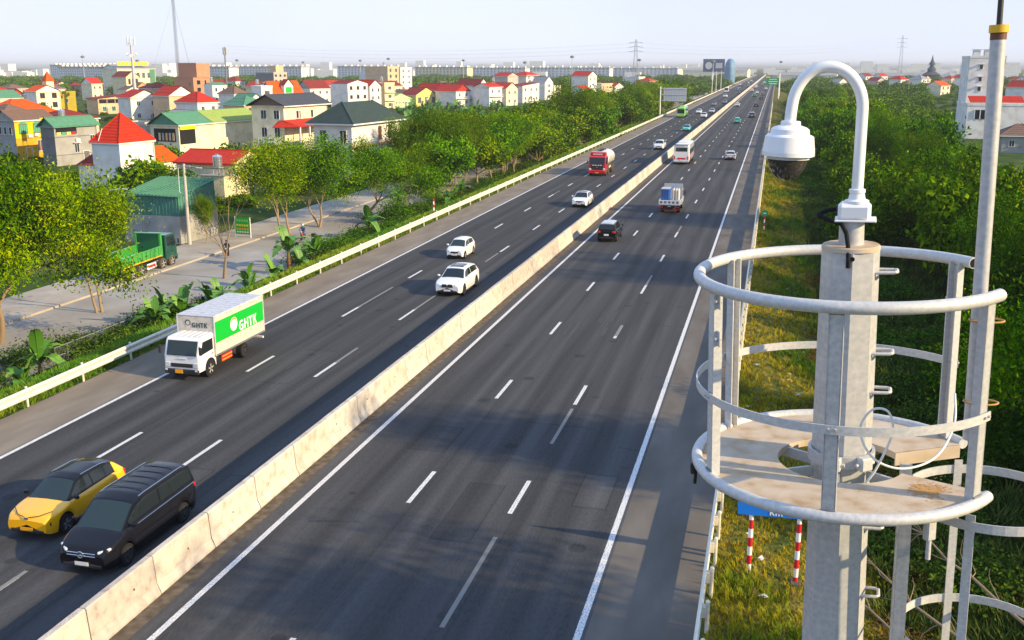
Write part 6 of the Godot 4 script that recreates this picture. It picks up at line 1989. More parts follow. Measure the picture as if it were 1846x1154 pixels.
	var words := ["white cube house left of the gooseneck pole", "cream cottage with red roof inside the gooseneck arch", "white house with maroon roof beside the gooseneck", "long grey house with maroon roof right of the gooseneck", "white villa with a red roof in the right hand row", "peach house in the right hand village row", "cream house with a dark red roof under the temple spire", "white house with grey roof behind the trees at right", "cream villa with an orange roof left of the grey tower", "white house with a red roof touching the grey tower", "grey house with red roof right of the lightning rod", "small white house with maroon roof at the right frame edge", "pale house with a broad red roof above the white wing", "cream house with a red roof far behind the village", "white far cottage behind the right village", "grey far house with maroon roof behind the right village"]
	for k in rv.size():
		house("villa", words[k], where[k][0], where[k][1], -42, 9.5, 9.0, 5.0 + (k * 37 % 5) * 0.9, {"side": rv[k][2], "front": rv[k][2], "gable": rv[k][2], "roof": [["gx", "hip", "gz"][k % 3], 2.6, rv[k][3]], "rows": 3, "fx": 2, "ww": 1.4, "wh": 1.6})
	n = thing("temple_tower", "dark temple with a pointed spire on the right skyline", "temple", Vector3(150, LG, -1130))
	part("hall", bx(Vector3(0, 4, 0), Vector3(16, 8, 10)), "dark_cement", n)
	b = MB.new()
	for s in [[8.0, 10.0, 13.0], [13.0, 5.0, 18.0]]:
		b.X = Transform3D(Basis(Vector3.UP, 0.5), Vector3.ZERO)
		b.lathe([V(s[1], s[0]), V(s[1] * 0.45, s[0] + 3.0), V(s[1] * 0.4, s[2])], 6)
	part("tier_roof", b, "roof_slate", n)
	b = MB.new()
	b.lathe([V(3.4, 18.0), V(1.2, 22.0), V(0.0, 28.0)], 8)
	part("spire", b, "roof_slate", n)
	for a in [[[60, -1150, 60, 7.0], "long white factory shed far behind the gooseneck"], [[150, -1180, 60, 6.4], "second long white factory shed right of the first"], [[-40, -1500, 90, 10.0], "long pale factory hall beyond the far end of the road"], [[-150, -1680, 120, 9.0], "very long pale hall on the horizon left of the road"]]:
		house("factory_shed", a[1], a[0][0], a[0][1], -6, a[0][2], 30.0, a[0][3], {"side": "pale_cream", "cat": "factory", "roof": ["gx", 3.0, "roof_grey"], "rows": 1})

# ------------------------------------------------------------ far terraces, masts, pylons, boards
func terrace(label: String, x: float, z: float, rot: float, L: float, h: float, fl: int, front: String) -> void:
	var n := thing("apartment_row", label, "apartment row", Vector3(x, LG, z), deg_to_rad(rot))
	part("wall", bx(Vector3(-L / 2, h / 2, -6), Vector3(L, h, 12)), front, n)
	part("roof", bx(Vector3(-L / 2, h + 0.5, -6), Vector3(L + 1.5, 1.0, 13.5)), "roof_grey", n)
	var nb := int(L / 6.0)
	var b := MB.new()
	for k in nb:
		for f in fl:
			b.box(Vector3(-L * (k + 0.5) / nb, h * (f + 0.5) / fl, 0.02), Vector3(2.6, h / fl * 0.55, 0.12))
	var w := part("window_rows", b, "cement", n)
	w.set_meta("kind", "stuff")
	b = MB.new()
	for k in nb + 1: b.box(Vector3(-L * k / nb, h / 2 + 0.6, 0.15), Vector3(0.7, h + 1.2, 0.5))
	for k in range(0, nb, 2): b.box(Vector3(-L * (k + 0.5) / nb, h + 1.8, -4), Vector3(2.6, 2.0, 3.0))
	w = part("party_walls", b, "white", n)
	w.set_meta("kind", "stuff")

func lattice(b: MB, h: float, w0: float, w1: float, n: int, r: float) -> void:
	var prev := []
	for i in n + 1:
		var t := pow(float(i) / n, 0.9)
		var w := lerpf(w0, w1, t) / 2
		var y := h * t
		var cur := [Vector3(-w, y, -w), Vector3(w, y, -w), Vector3(w, y, w), Vector3(-w, y, w)]
		if i > 0:
			for k in 4:
				b.tube([prev[k], cur[k]], r, 4, false)
				b.tube([prev[k], cur[(k + 1) % 4]], r * 0.6, 3, false)
				b.tube([cur[k], cur[(k + 1) % 4]], r * 0.6, 3, false)
		prev = cur

func far_things() -> void:
	terrace("long white apartment row at the far left horizon", -690, -1000, -30, 150, 15, 5, "white")
	terrace("white apartment row right of the first at the left horizon", -590, -1060, -30, 95, 15, 5, "sky_white")
	terrace("pale blue apartment row behind the brick tower", -560, -1180, -26, 190, 15, 5, "sky_white")
	terrace("white apartment row on the horizon right of the slim antenna", -470, -1270, -24, 110, 15, 5, "sky_white")
	terrace("cream apartment row on the horizon above the terrace roofs", -395, -1330, -22, 90, 14, 4, "cream")
	terrace("pale apartment row on the horizon left of centre", -345, -1450, -18, 120, 13, 4, "white")
	terrace("second pale apartment row on the horizon near the pylon", -230, -1480, -16, 130, 13, 4, "sky_white")
	terrace("distant white row on the horizon behind the grey tall house", -140, -1540, -12, 110, 12, 4, "white")
	terrace("white row far left behind the first apartment row", -760, -1120, -30, 220, 17, 5, "white")
	# hazy skyline mass
	var b := MB.new()
	R.seed = 9
	for k in 420:
		var a := R.randf_range(-0.95, 0.42)
		var d := R.randf_range(1500, 2600)
		var s := R.randf_range(8, 28)
		var h := R.randf_range(6, 12) + (R.randf_range(4, 14) if R.randf() < 0.15 else 0.0)
		b.box(Vector3(sin(a) * d, LG + h / 2, -cos(a) * d), Vector3(s, h, R.randf_range(8, 20)))
	tag(part("skyline_buildings", b, "sky_white"), "pale hazy mass of low buildings along the horizon", "buildings", "", "stuff")
	# telecom monopole
	var n := thing("phone_mast", "grey telecom monopole with white panel antennas above the village", "mast", Vector3(-207.3, LG, -309.2))
	b = MB.new()
	b.tube([Vector3.ZERO, Vector3(0, 26, 0)], [0.75, 0.32], 14)
	part("shaft", b, "galv", n)
	for y in [21.0, 24.5]:
		b = MB.new()
		var lp := []
		for k in 13: lp.append(Vector3(cos(TAU * k / 12) * 1.1, y, sin(TAU * k / 12) * 1.1))
		b.tube(lp, 0.06, 5)
		for k in 3: b.tube([Vector3(0, y, 0), Vector3(cos(TAU * k / 3) * 1.1, y, sin(TAU * k / 3) * 1.1)], 0.05, 4)
		part("antenna_ring", b, "galv", n)
	for k in 6:
		var t := TAU * k / 6.0
		b = MB.new()
		b.bev(Vector3(cos(t) * 1.25, 25.2, sin(t) * 1.25), Vector3(0.45, 2.6, 0.3), 0.06)
		part("panel_antenna", b, "sign_white", n)
	for k in 4:
		var t := TAU * k / 4.0 + 0.4
		b = MB.new()
		b.X = Transform3D(Basis(Vector3.UP, t) * Basis(Vector3(1, 0, 0), PI / 2), Vector3(sin(t) * 1.2, 20.6 + 0.5 * (k % 2), cos(t) * 1.2))
		b.lathe([V(0.0, 0.0), V(0.5, 0.1), V(0.55, 0.35), V(0.0, 0.4)], 14)
		part("dish_antenna", b, "sign_white", n)
	n = thing("lattice_mast", "very tall thin guyed lattice mast rising out of the frame", "mast", Vector3(-241.0, LG, -391.0))
	b = MB.new()
	lattice(b, 52, 1.0, 0.7, 44, 0.055)
	part("lattice", b, "galv_dark", n)
	for y in [46.0, 48.0, 50.0]: part("antenna", bx(Vector3(0.9, y, 0.3), Vector3(0.4, 1.6, 0.4), 0.05), "sign_white", n)
	for k in 3:
		for y in [20.0, 44.0]:
			b = MB.new()
			b.tube([Vector3(0, y, 0), Vector3(cos(TAU * k / 3 + 0.5) * y * 0.35, 0, sin(TAU * k / 3 + 0.5) * y * 0.35)], 0.03, 4)
			part("guy_wire", b, "galv_dark", n)
	n = thing("slim_antenna", "slim antenna mast right of the brick tower", "mast", Vector3(-255.0, LG, -455.0))
	b = MB.new()
	b.tube([Vector3.ZERO, Vector3(0, 26, 0)], [0.5, 0.25], 8)
	part("shaft", b, "galv_dark", n)
	for k in 4: part("panel_antenna", bx(Vector3(cos(TAU * k / 4) * 0.7, 24.0, sin(TAU * k / 4) * 0.7), Vector3(0.5, 3.4, 0.5), 0.06), "galv", n)
	# pylons with their wires
	var py := []
	for a in [[-137, -1048, 42.0, "steel lattice pylon above the trees left of the road"], [170, -1600, 58.0, "steel lattice pylon on the right skyline"]]:
		n = thing("pylon", a[3], "pylon", Vector3(a[0], LG, a[1]))
		b = MB.new()
		lattice(b, a[2], 5.5, 1.4, 12, 0.11)
		part("tower", b, "galv_dark", n)
		for y in [0.72, 0.82, 0.92]:
			b = MB.new()
			b.tube([Vector3(-7, a[2] * y, 0), Vector3(0, a[2] * y + 1.2, 0), Vector3(7, a[2] * y, 0)], 0.2, 4)
			part("cross_arm", b, "galv_dark", n)
		py.append(n.position + Vector3(0, a[2], 0))
	for pr in [[py[0], py[1], "thin sagging power lines between the two pylons"], [py[0], py[0] + Vector3(-560, 4, -150), "thin power lines running left from the nearer pylon"]]:
		var A: Vector3 = pr[0]
		var B: Vector3 = pr[1]
		n = thing("power_line", pr[2], "power line")
		for k in 6:
			b = MB.new()
			var pts := []
			var o := Vector3(-7 if k % 2 else 7, -3.5 - 4.0 * int(k / 2.0), 0)
			for i in 17:
				var t := i / 16.0
				pts.append(A.lerp(B, t) + o - Vector3(0, 40.0 * t * (1 - t) * 0.8, 0))
			b.tube(pts, 0.03, 3, false)
			part("wire", b, "galv_dark", n)
	# screen board and blue shell building
	n = thing("screen_board", "large dark blue billboard on a pole beside the far road", "billboard", Vector3(-62.0, LG, -1060.0))
	part("panel", bx(Vector3(1.0, 17.0, 0), Vector3(21.0, 12.0, 1.0), 0.2), "paint_navy", n)
	part("panel_edge", bx(Vector3(1.0, 23.1, 0.1), Vector3(21.4, 0.5, 1.1), 0.1), "galv_dark", n)
	b = MB.new()
	b.tube([Vector3(-4.0, 17.0, 0.5), Vector3(-4.0, 17.0, 0.7)], 3.4, 24)
	part("round_print", b, "galv_light", n)
	part("print_block", bx(Vector3(6.0, 17.0, 0.55), Vector3(6.5, 5.0, 0.1), 0.03), "galv", n)
	b = MB.new()
	b.tube([Vector3(0, -1, -0.4), Vector3(0, 12, -0.4)], 0.9, 12)
	part("pole", b, "sign_white", n)
	n = thing("shell_building", "blue curved shell building right of the billboard", "building", Vector3(-46.0, LG, -1080.0))
	b = MB.new()
	b.X = Transform3D(Basis().scaled(Vector3(1, 1, 0.6)), Vector3.ZERO)
	b.lathe([V(5.0, 0), V(5.6, 8), V(5.4, 15), V(4.4, 20), V(2.6, 23), V(0, 24)], 24)
	part("shell", b, "shell_blue", n)
	# high masts and lamp standards along the skyline
	R.seed = 61
	for k in 16:
		var a := lerpf(-0.86, 0.0, k / 15.0) + R.randf_range(-0.02, 0.02)
		var d := R.randf_range(850, 1150)
		n = thing("high_mast_light", "%s high mast light with dark lamp crown from the left skyline" % nth(k), "lamp post", Vector3(sin(a) * d, LG, -cos(a) * d), 0.0, "high mast lights on the skyline")
		var h := R.randf_range(19, 25)
		b = MB.new()
		b.tube([Vector3.ZERO, Vector3(0, h, 0)], [0.35, 0.18], 6)
		part("pole", b, "galv", n)
		b = MB.new()
		b.lathe([V(0.3, h - 1.2), V(1.7, h - 0.8), V(1.7, h + 0.3), V(0.3, h + 1.0)], 10)
		part("crown", b, "galv_dark", n)
	# utility pole, street lamp and their fittings on the frontage road
	n = thing("utility_pole", "tall concrete utility pole beside the green shed", "utility pole", Vector3(-56.4, LG, -91.2))
	b = MB.new()
	b.tube([Vector3.ZERO, Vector3(0, 8.2, 0)], [0.2, 0.13], 12)
	part("shaft", b, "concrete_pole", n)
	b = MB.new()
	b.tube([Vector3(0, 7.6, 0), Vector3(0.9, 7.95, 0.1), Vector3(1.6, 7.9, 0.2)], 0.04, 6)
	part("lamp_arm", b, "galv", n)
	part("lamp_head", bx(Vector3(1.8, 7.86, 0.22), Vector3(0.6, 0.1, 0.22), 0.04), "galv_light", n)
	b = MB.new()
	b.tube([Vector3(-0.15, 7.9, 0), Vector3(-0.6, 7.8, 0.1), Vector3(-0.62, 5.4, 0.1), Vector3(-0.2, 5.2, 0)], 0.03, 5)
	part("conduit", b, "sign_white", n)
	part("cross_arm", bx(Vector3(0, 8.0, 0), Vector3(1.4, 0.1, 0.1)), "galv", n)
	for k in 3:
		b = MB.new()
		var pts := []
		for i in 13:
			var t := i / 12.0
			pts.append(Vector3(-0.5 + 0.5 * k, 7.9 - 3.2 * t * (1 - t), 0).lerp(Vector3(14.0 + k, 6.0, -58.0), t) - Vector3(0, 3.0 * t * (1 - t), 0))
		b.tube(pts, 0.02, 4, false)
		part("wire", b, "black_plastic", n)
	n = thing("street_lamp", "grey curved street lamp rising through the tree on the left", "street lamp", Vector3(-56.2, LG, -77.6))
	b = MB.new()
	var lp2 := [Vector3(0, 0, 0), Vector3(0, 6.2, 0)]
	for k in 9: lp2.append(Vector3(1.9 * (1 - cos(PI / 2 * k / 8.0)), 6.2 + 1.1 * sin(PI / 2 * k / 8.0), 0))
	b.tube(lp2, 0.07, 10)
	part("post", b, "galv_light", n)
	part("head", bx(Vector3(2.25, 7.33, 0), Vector3(0.7, 0.12, 0.28), 0.05), "galv_light", n)
	part("base", bx(Vector3(0, 0.2, 0), Vector3(0.5, 0.4, 0.5), 0.05), "concrete_pole", n)
	n = thing("banner_stand", "green advertising banner on white posts beside the frontage road", "banner", Vector3(-53.2, LG, -96.3), deg_to_rad(-8))
	for x in [-0.95, 0.95]:
		b = MB.new()
		b.tube([Vector3(x, 0, 0), Vector3(x, 2.35, 0)], 0.05, 8)
		part("post", b, "sign_white", n)
	part("banner", bx(Vector3(0, 1.4, 0.03), Vector3(1.8, 1.75, 0.03)), "print_green", n)
	for a in [[1.95, 0.35, "paint_lime"], [1.45, 0.3, "sign_yellow"], [1.05, 0.28, "print_orange"], [0.75, 0.2, "sign_white"]]:
		for k in 5: part("print_block", bx(Vector3(-0.62 + 0.31 * k, a[0], 0.05), Vector3(0.22, a[1] * 0.7, 0.006)), a[2], n)
	# low mesh fence beside the frontage road at the left
	n = thing("wire_fence", "low grey wire fence with dense posts beside the frontage road at left", "fence", Vector3(-41.2, LG, -55.0))
	for k in 8:
		b = MB.new()
		b.tube([Vector3(0, 0, 4.0 - 1.15 * k), Vector3(0, 1.2, 4.0 - 1.15 * k)], 0.03, 6)
		part("post", b, "galv_dark", n)
	for y in [0.15, 0.6, 1.15]:
		b = MB.new()
		b.tube([Vector3(0, y, 4.0), Vector3(0, y, -4.05)], 0.014, 5)
		part("wire", b, "galv", n)
	b = MB.new()
	for k in 60: b.tube([Vector3(0, 0.1, 4.0 - 0.134 * k), Vector3(0, 1.15, 4.0 - 0.134 * k)], 0.005, 3, false)
	part("mesh", b, "galv", n).set_meta("kind", "stuff")
	# two riders on the frontage road
	rider("person", "person in dark clothes riding a motorbike on the frontage road near the bare tree", Vector3(-49.6, LG, -86.5), deg_to_rad(20), "cloth_dark")
	rider("person", "person in blue clothes riding a motorbike farther along the frontage road", Vector3(-47.0, LG, -97.5), deg_to_rad(10), "cloth_blue")

func rider(nm: String, label: String, at: Vector3, yaw: float, cloth: String) -> void:
	var m := thing("motorbike", "motorbike under the %s rider on the frontage road" % ("dark dressed" if cloth == "cloth_dark" else "blue dressed"), "motorbike", at, yaw)
	for z in [0.62, -0.62]:
		var b := MB.new()
		b.X = Transform3D(Basis(Vector3(0, 0, 1), PI / 2), Vector3(0, 0.29, z))
		b.lathe([V(0.2, -0.05), V(0.27, -0.05), V(0.29, 0.0), V(0.27, 0.05), V(0.2, 0.05), V(0.2, -0.05)], 18)
		b.lathe([V(0, 0.02), V(0.07, 0.02), V(0.07, -0.02), V(0, -0.02)], 8)
		part("wheel", b, "tyre", m)
	var f := MB.new()
	f.tube([Vector3(0, 0.3, -0.62), Vector3(0, 0.5, -0.2), Vector3(0, 0.45, 0.2), Vector3(0, 0.85, 0.45)], [0.05, 0.1, 0.09, 0.06], 8)
	f.tube([Vector3(0, 0.95, 0.42), Vector3(0, 0.3, 0.62)], 0.035, 6)
	part("frame", f, "paint_red", m)
	part("seat", bx(Vector3(0, 0.76, -0.25), Vector3(0.26, 0.1, 0.7), 0.04), "rubber", m)
	f = MB.new()
	f.tube([Vector3(-0.32, 1.0, 0.3), Vector3(0, 0.97, 0.42), Vector3(0.32, 1.0, 0.3)], 0.018, 6)
	part("handlebar", f, "black_plastic", m)
	part("headlight", bx(Vector3(0, 0.88, 0.52), Vector3(0.18, 0.16, 0.14), 0.05), "lamp_clear", m)
	var p := thing(nm, label, "person", at + Vector3(0, 0.78, 0) + Basis(Vector3.UP, yaw) * Vector3(0, 0, -0.2), yaw)
	var b2 := MB.new()
	var rings := []
	for q in [[0.0, 0.17, 0.14, 0.0], [0.2, 0.16, 0.12, 0.03], [0.4, 0.2, 0.12, 0.08], [0.5, 0.19, 0.11, 0.1], [0.56, 0.09, 0.07, 0.1], [0.6, 0.055, 0.055, 0.11]]:
		var r := []
		for k in 14: r.append(Vector3(cos(TAU * k / 14) * q[1], q[0], sin(TAU * k / 14) * q[2] + q[3]))
		rings.append(r)
	b2.loft(rings, true, true)
	for sx in [-1.0, 1.0]:
		b2.tube([Vector3(sx * 0.19, 0.48, 0.1), Vector3(sx * 0.28, 0.26, 0.28), Vector3(sx * 0.3, 0.24, 0.5)], [0.06, 0.05, 0.035], 8)
		b2.tube([Vector3(sx * 0.1, 0.04, 0.0), Vector3(sx * 0.17, 0.02, 0.42), Vector3(sx * 0.14, -0.42, 0.3), Vector3(sx * 0.14, -0.44, 0.42)], [0.095, 0.075, 0.05, 0.035], 8)
	part("clothes", b2, cloth, p)
	b2 = MB.new()
	b2.X = Transform3D(Basis().scaled(Vector3(0.85, 1.15, 1.0)), Vector3(0, 0.7, 0.13))
	var pf := []
	for k in 11: pf.append(V(0.095 * sin(PI * k / 10.0), -0.095 * cos(PI * k / 10.0)))
	b2.lathe(pf, 14)
	part("head", b2, "skin", p)
	b2 = MB.new()
	b2.X = Transform3D(Basis(), Vector3(0, 0.73, 0.12))
	b2.lathe([V(0.13, -0.02), V(0.13, 0.04), V(0.1, 0.1), V(0.0, 0.135)], 14)
	part("helmet", b2, "sign_white" if cloth == "cloth_blue" else "black_plastic", p)

# ------------------------------------------------------------ vegetation
var tree_protos := []

func rv(r: RandomNumberGenerator) -> Vector3:
	return Vector3(r.randfn(), r.randfn(), r.randfn())

func limb(b: MB, tips: Array, p: Vector3, dir: Vector3, L: float, rad: float, lvl: int, P: Dictionary, r: RandomNumberGenerator) -> void:
	var pts := [p]
	var rads := [rad]
	var d := dir
	var steps := 4 if lvl == 0 else 3
	for i in steps:
		d = (d + rv(r) * P.wig + Vector3(0, P.up, 0)).normalized()
		pts.append(pts[-1] + d * L / steps)
		rads.append(rad * lerpf(1.0, 0.55, float(i + 1) / steps))
	b.tube(pts, rads, 7 if lvl == 0 else (5 if lvl < 2 else 3), false)
	if lvl >= P.leaf_from:
		tips.append(pts[-1])
		if lvl >= P.leaf_from: tips.append(pts[steps - 1])
	if lvl >= P.levels: return
	var nk: int = P.kids[lvl]
	for k in nk:
		var ax := d.cross(rv(r)).normalized()
		var sp: float = P.spread * r.randf_range(0.6, 1.25)
		if lvl == 0 and k == 0: sp *= 0.35
		var nd := d.rotated(ax, sp)
		if lvl == 0:
			var az := TAU * (k + r.randf_range(-0.2, 0.2)) / nk
			nd = (Vector3(cos(az), 0, sin(az)) * sin(sp) + Vector3.UP * cos(sp)).normalized()
		var at: Vector3 = pts[-1] if r.randf() < 0.6 or lvl == 0 else pts[steps - 1]
		limb(b, tips, at, nd, L * P.shrink * r.randf_range(0.8, 1.2), rads[-1] * 0.78, lvl + 1, P, r)

func leaves(tips: Array, P: Dictionary, r: RandomNumberGenerator) -> MB:
	var b := MB.new()
	b.use_col = true
	var pal: Array = P.pal
	for t0 in tips.size() * 2:
		var t: Vector3 = tips[t0 / 2]
		if t0 % 2: t += Vector3(r.randfn() * 0.3, -r.randf_range(0.25, 0.9), r.randfn() * 0.3) * P.get("hang", 0.8)
		var tint: Color = pal[r.randi() % pal.size()]
		var n: int = int(P.per * r.randf_range(0.3, 0.8))
		var cr: float = P.clump * r.randf_range(0.7, 1.3)
		for i in n:
			var o := rv(r) * cr * 0.5
			o.y *= 0.7
			var c: Vector3 = t + o
			if c.y < 0.3: continue
			var a := rv(r)
			a.y -= P.droop
			a = a.normalized() * P.leaf * r.randf_range(0.6, 1.3)
			var w: Vector3 = a.cross(rv(r)).normalized() * P.leaf_w * r.randf_range(0.7, 1.3)
			var k := r.randf_range(0.84, 1.16)
			b.col = Color(tint.r * k * r.randf_range(0.85, 1.15), tint.g * k, tint.b * k)
			var nn := a.cross(w).normalized()
			var bend: Vector3 = nn * P.leaf * 0.12
			b.tri(c - a * 0.5, c + w + bend, c + a * 0.5); b.tri(c - a * 0.5, c + a * 0.5, c - w + bend)
	return b

func tree_proto(sd: int, P: Dictionary) -> Dictionary:
	var r := RandomNumberGenerator.new()
	r.seed = sd
	var b := MB.new()
	var tips := []
	var nt: int = P.get("stems", 1)
	for s in nt:
		var lean := Vector3(r.randfn() * P.lean, 1, r.randfn() * P.lean).normalized()
		limb(b, tips, Vector3(r.randfn() * 0.25 * (nt - 1), -0.3, r.randfn() * 0.25 * (nt - 1)), lean, P.trunk, P.rad, 0, P, r)
	return {"trunk": b.mesh(), "crown": leaves(tips, P, r).mesh() if P.per > 0 else null, "bark": P.bark, "tips": tips.size()}

func plant_tree(nm: String, label: String, T2: Dictionary, at: Vector3, yaw: float, sc: Vector3, group := "", cat := "tree") -> Node3D:
	var n := thing(nm, label, cat, at, yaw, group)
	n.scale = sc
	part("trunk", T2.trunk, T2.bark, n)
	if T2.crown: part("crown", T2.crown, ["leaf", "leaf", "leaf_warm", "leaf_fresh", "leaf_deep"][absi(int(at.x * 7.0 + at.z * 13.0)) % 5] if cat != "bush" else ["leaf", "leaf_fresh"][absi(int(at.z * 3.0)) % 2], n)
	return n

const G_DARK := Color(0.032, 0.078, 0.003)
const G_MID := Color(0.075, 0.16, 0.003)
const G_LIT := Color(0.14, 0.24, 0.003)
const G_YEL := Color(0.2, 0.26, 0.003)
const G_BRN := Color(0.16, 0.085, 0.015)

var P_acacia := {"trunk": 2.2, "rad": 0.18, "lean": 0.16, "wig": 0.13, "up": 0.06, "levels": 4, "leaf_from": 2, "kids": [4, 3, 3, 3], "spread": 0.68, "shrink": 0.83, "per": 105, "clump": 0.82, "leaf": 0.175, "leaf_w": 0.036, "droop": 0.7, "bark": "bark_pale", "pal": [G_MID, G_MID, G_LIT, G_DARK, G_MID, G_DARK, G_LIT, G_YEL]}

func vary(P: Dictionary, Q: Dictionary) -> Dictionary:
	var d := P.duplicate()
	for k in Q: d[k] = Q[k]
	return d

func banana_leaf(L: float, W: float, arch: float, sd: int) -> MB:
	var r := RandomNumberGenerator.new()
	r.seed = sd
	var b := MB.new()
	var n := 8
	var P := []
	for i in n + 1:
		var t := float(i) / n
		var mid := Vector3(0, L * (0.95 * sin(t * 1.25) * (1.0 - arch * 0.35) - arch * 0.62 * t * t * t), L * (0.3 * t + 0.62 * t * t * arch))
		var w := W * pow(sin(PI * clampf(t * 0.93 + 0.05, 0, 1)), 0.6) * (1.0 if t > 0.16 else 0.12)
		P.append([mid, mid + Vector3(w * 0.5, 0.10 * w, 0) * r.randf_range(0.85, 1.1), mid + Vector3(-w * 0.5, 0.10 * w, 0) * r.randf_range(0.85, 1.1)])
	for i in n:
		for s in [1, 2]:
			var e0: Vector3 = P[i][s]
			var e1: Vector3 = P[i + 1][s]
			if r.randf() < 0.3: e1 = e1.lerp(e0, 0.3) - Vector3(0, 0.05, 0)
			b.oquad(P[i][0], e0, e1, P[i + 1][0], Vector3(0, 0.6, -1))
	var mids := []
	for q in P: mids.append(q[0])
	b.tube(mids, 0.018, 4, false)
	return b

func banana_proto(sd: int) -> Node3D:
	var r := RandomNumberGenerator.new()
	r.seed = sd
	var n := Node3D.new()
	n.name = "banana_plant"
	var b := MB.new()
	b.tube([Vector3(0, -0.2, 0), Vector3(0.03, 0.4, 0.02), Vector3(0.05, 0.95, 0.0)], [0.14, 0.11, 0.07], 9)
	var st := part("stem", b, "bark", n)
	var k := r.randi_range(7, 9)
	for i in k:
		var lf := part("leaf", banana_leaf(r.randf_range(1.6, 2.5), r.randf_range(0.5, 0.72), r.randf_range(0.25, 1.15) if i > 1 else 0.1, sd * 20 + i), "banana_leaf" if r.randf() < 0.6 else "banana_leaf_b", n, Vector3(0.05, 0.85, 0))
		lf.rotation = Vector3(0, TAU * i / k + r.randf_range(-0.35, 0.35), 0)
	for i in 2:
		var lf := part("dry_leaf", banana_leaf(1.0, 0.22, 0.2, sd * 20 + 15 + i), "banana_dry", n, Vector3(0.03, 0.85, 0))
		lf.rotation = Vector3(2.6, r.randf() * TAU, 0)
	return n

func tuft(sd: int, h: float, n: int, spread: float) -> ArrayMesh:
	var r := RandomNumberGenerator.new()
	r.seed = sd
	var b := MB.new()
	b.use_col = true
	for i in n:
		var a := r.randf() * TAU
		var base := Vector3(cos(a), 0, sin(a)) * spread * r.randf()
		var out := Vector3(cos(a), 0, sin(a)) * h * r.randf_range(0.2, 0.7)
		var hh := h * r.randf_range(0.6, 1.2)
		var w := Vector3(-sin(a), 0, cos(a)) * h * 0.045
		var m := base + out * 0.35 + Vector3(0, hh * 0.65, 0)
		var t := base + out + Vector3(0, hh, 0)
		var k := r.randf_range(0.75, 1.25)
		b.col = Color(k, k, k)
		b.tri(base - w, base + w, m + w * 0.7); b.tri(base - w, m + w * 0.7, m - w * 0.7); b.tri(m - w * 0.7, m + w * 0.7, t)
	return b.mesh()

func ground_y(x: float) -> float:
	if x < -38.6: return LG
	if x < -36.0: return lerpf(LG, -0.75, (x + 38.6) / 2.6)
	if x < -34.2: return lerpf(-0.75, -0.2, (x + 36.0) / 1.8)
	if x < -32.35: return lerpf(-0.2, -0.02, (x + 34.2) / 1.85)
	if x < -1.25: return 0.0
	if x < -0.3: return lerpf(-0.02, -0.12, (x + 1.25) / 0.95)
	if x < 1.5: return lerpf(-0.12, -0.6, (x + 0.3) / 1.8)
	if x < 7.5: return lerpf(-0.6, LG, (x - 1.5) / 6.0)
	return LG

func scatter(nm: String, label: String, cat: String, mesh: Mesh, m: String, n: int, sd: int, place: Callable) -> void:
	var r := RandomNumberGenerator.new()
	r.seed = sd
	var mm := MultiMesh.new()
	mm.transform_format = MultiMesh.TRANSFORM_3D
	mm.use_colors = true
	mm.mesh = mesh
	var xs := []
	var cs := []
	for i in n:
		var q = place.call(r)
		if q == null: continue
		xs.append(Transform3D(Basis(Vector3.UP, r.randf() * TAU).scaled(q[1]), q[0]))
		cs.append(q[2])
	mm.instance_count = xs.size()
	for i in xs.size():
		mm.set_instance_transform(i, xs[i])
		mm.set_instance_color(i, cs[i])
	var o := MultiMeshInstance3D.new()
	o.name = numbered(nm)
	o.multimesh = mm
	o.material_override = M[m]
	o.cast_shadow = GeometryInstance3D.SHADOW_CASTING_SETTING_DOUBLE_SIDED
	add_child(o)
	tag(o, label, cat, "", "stuff")

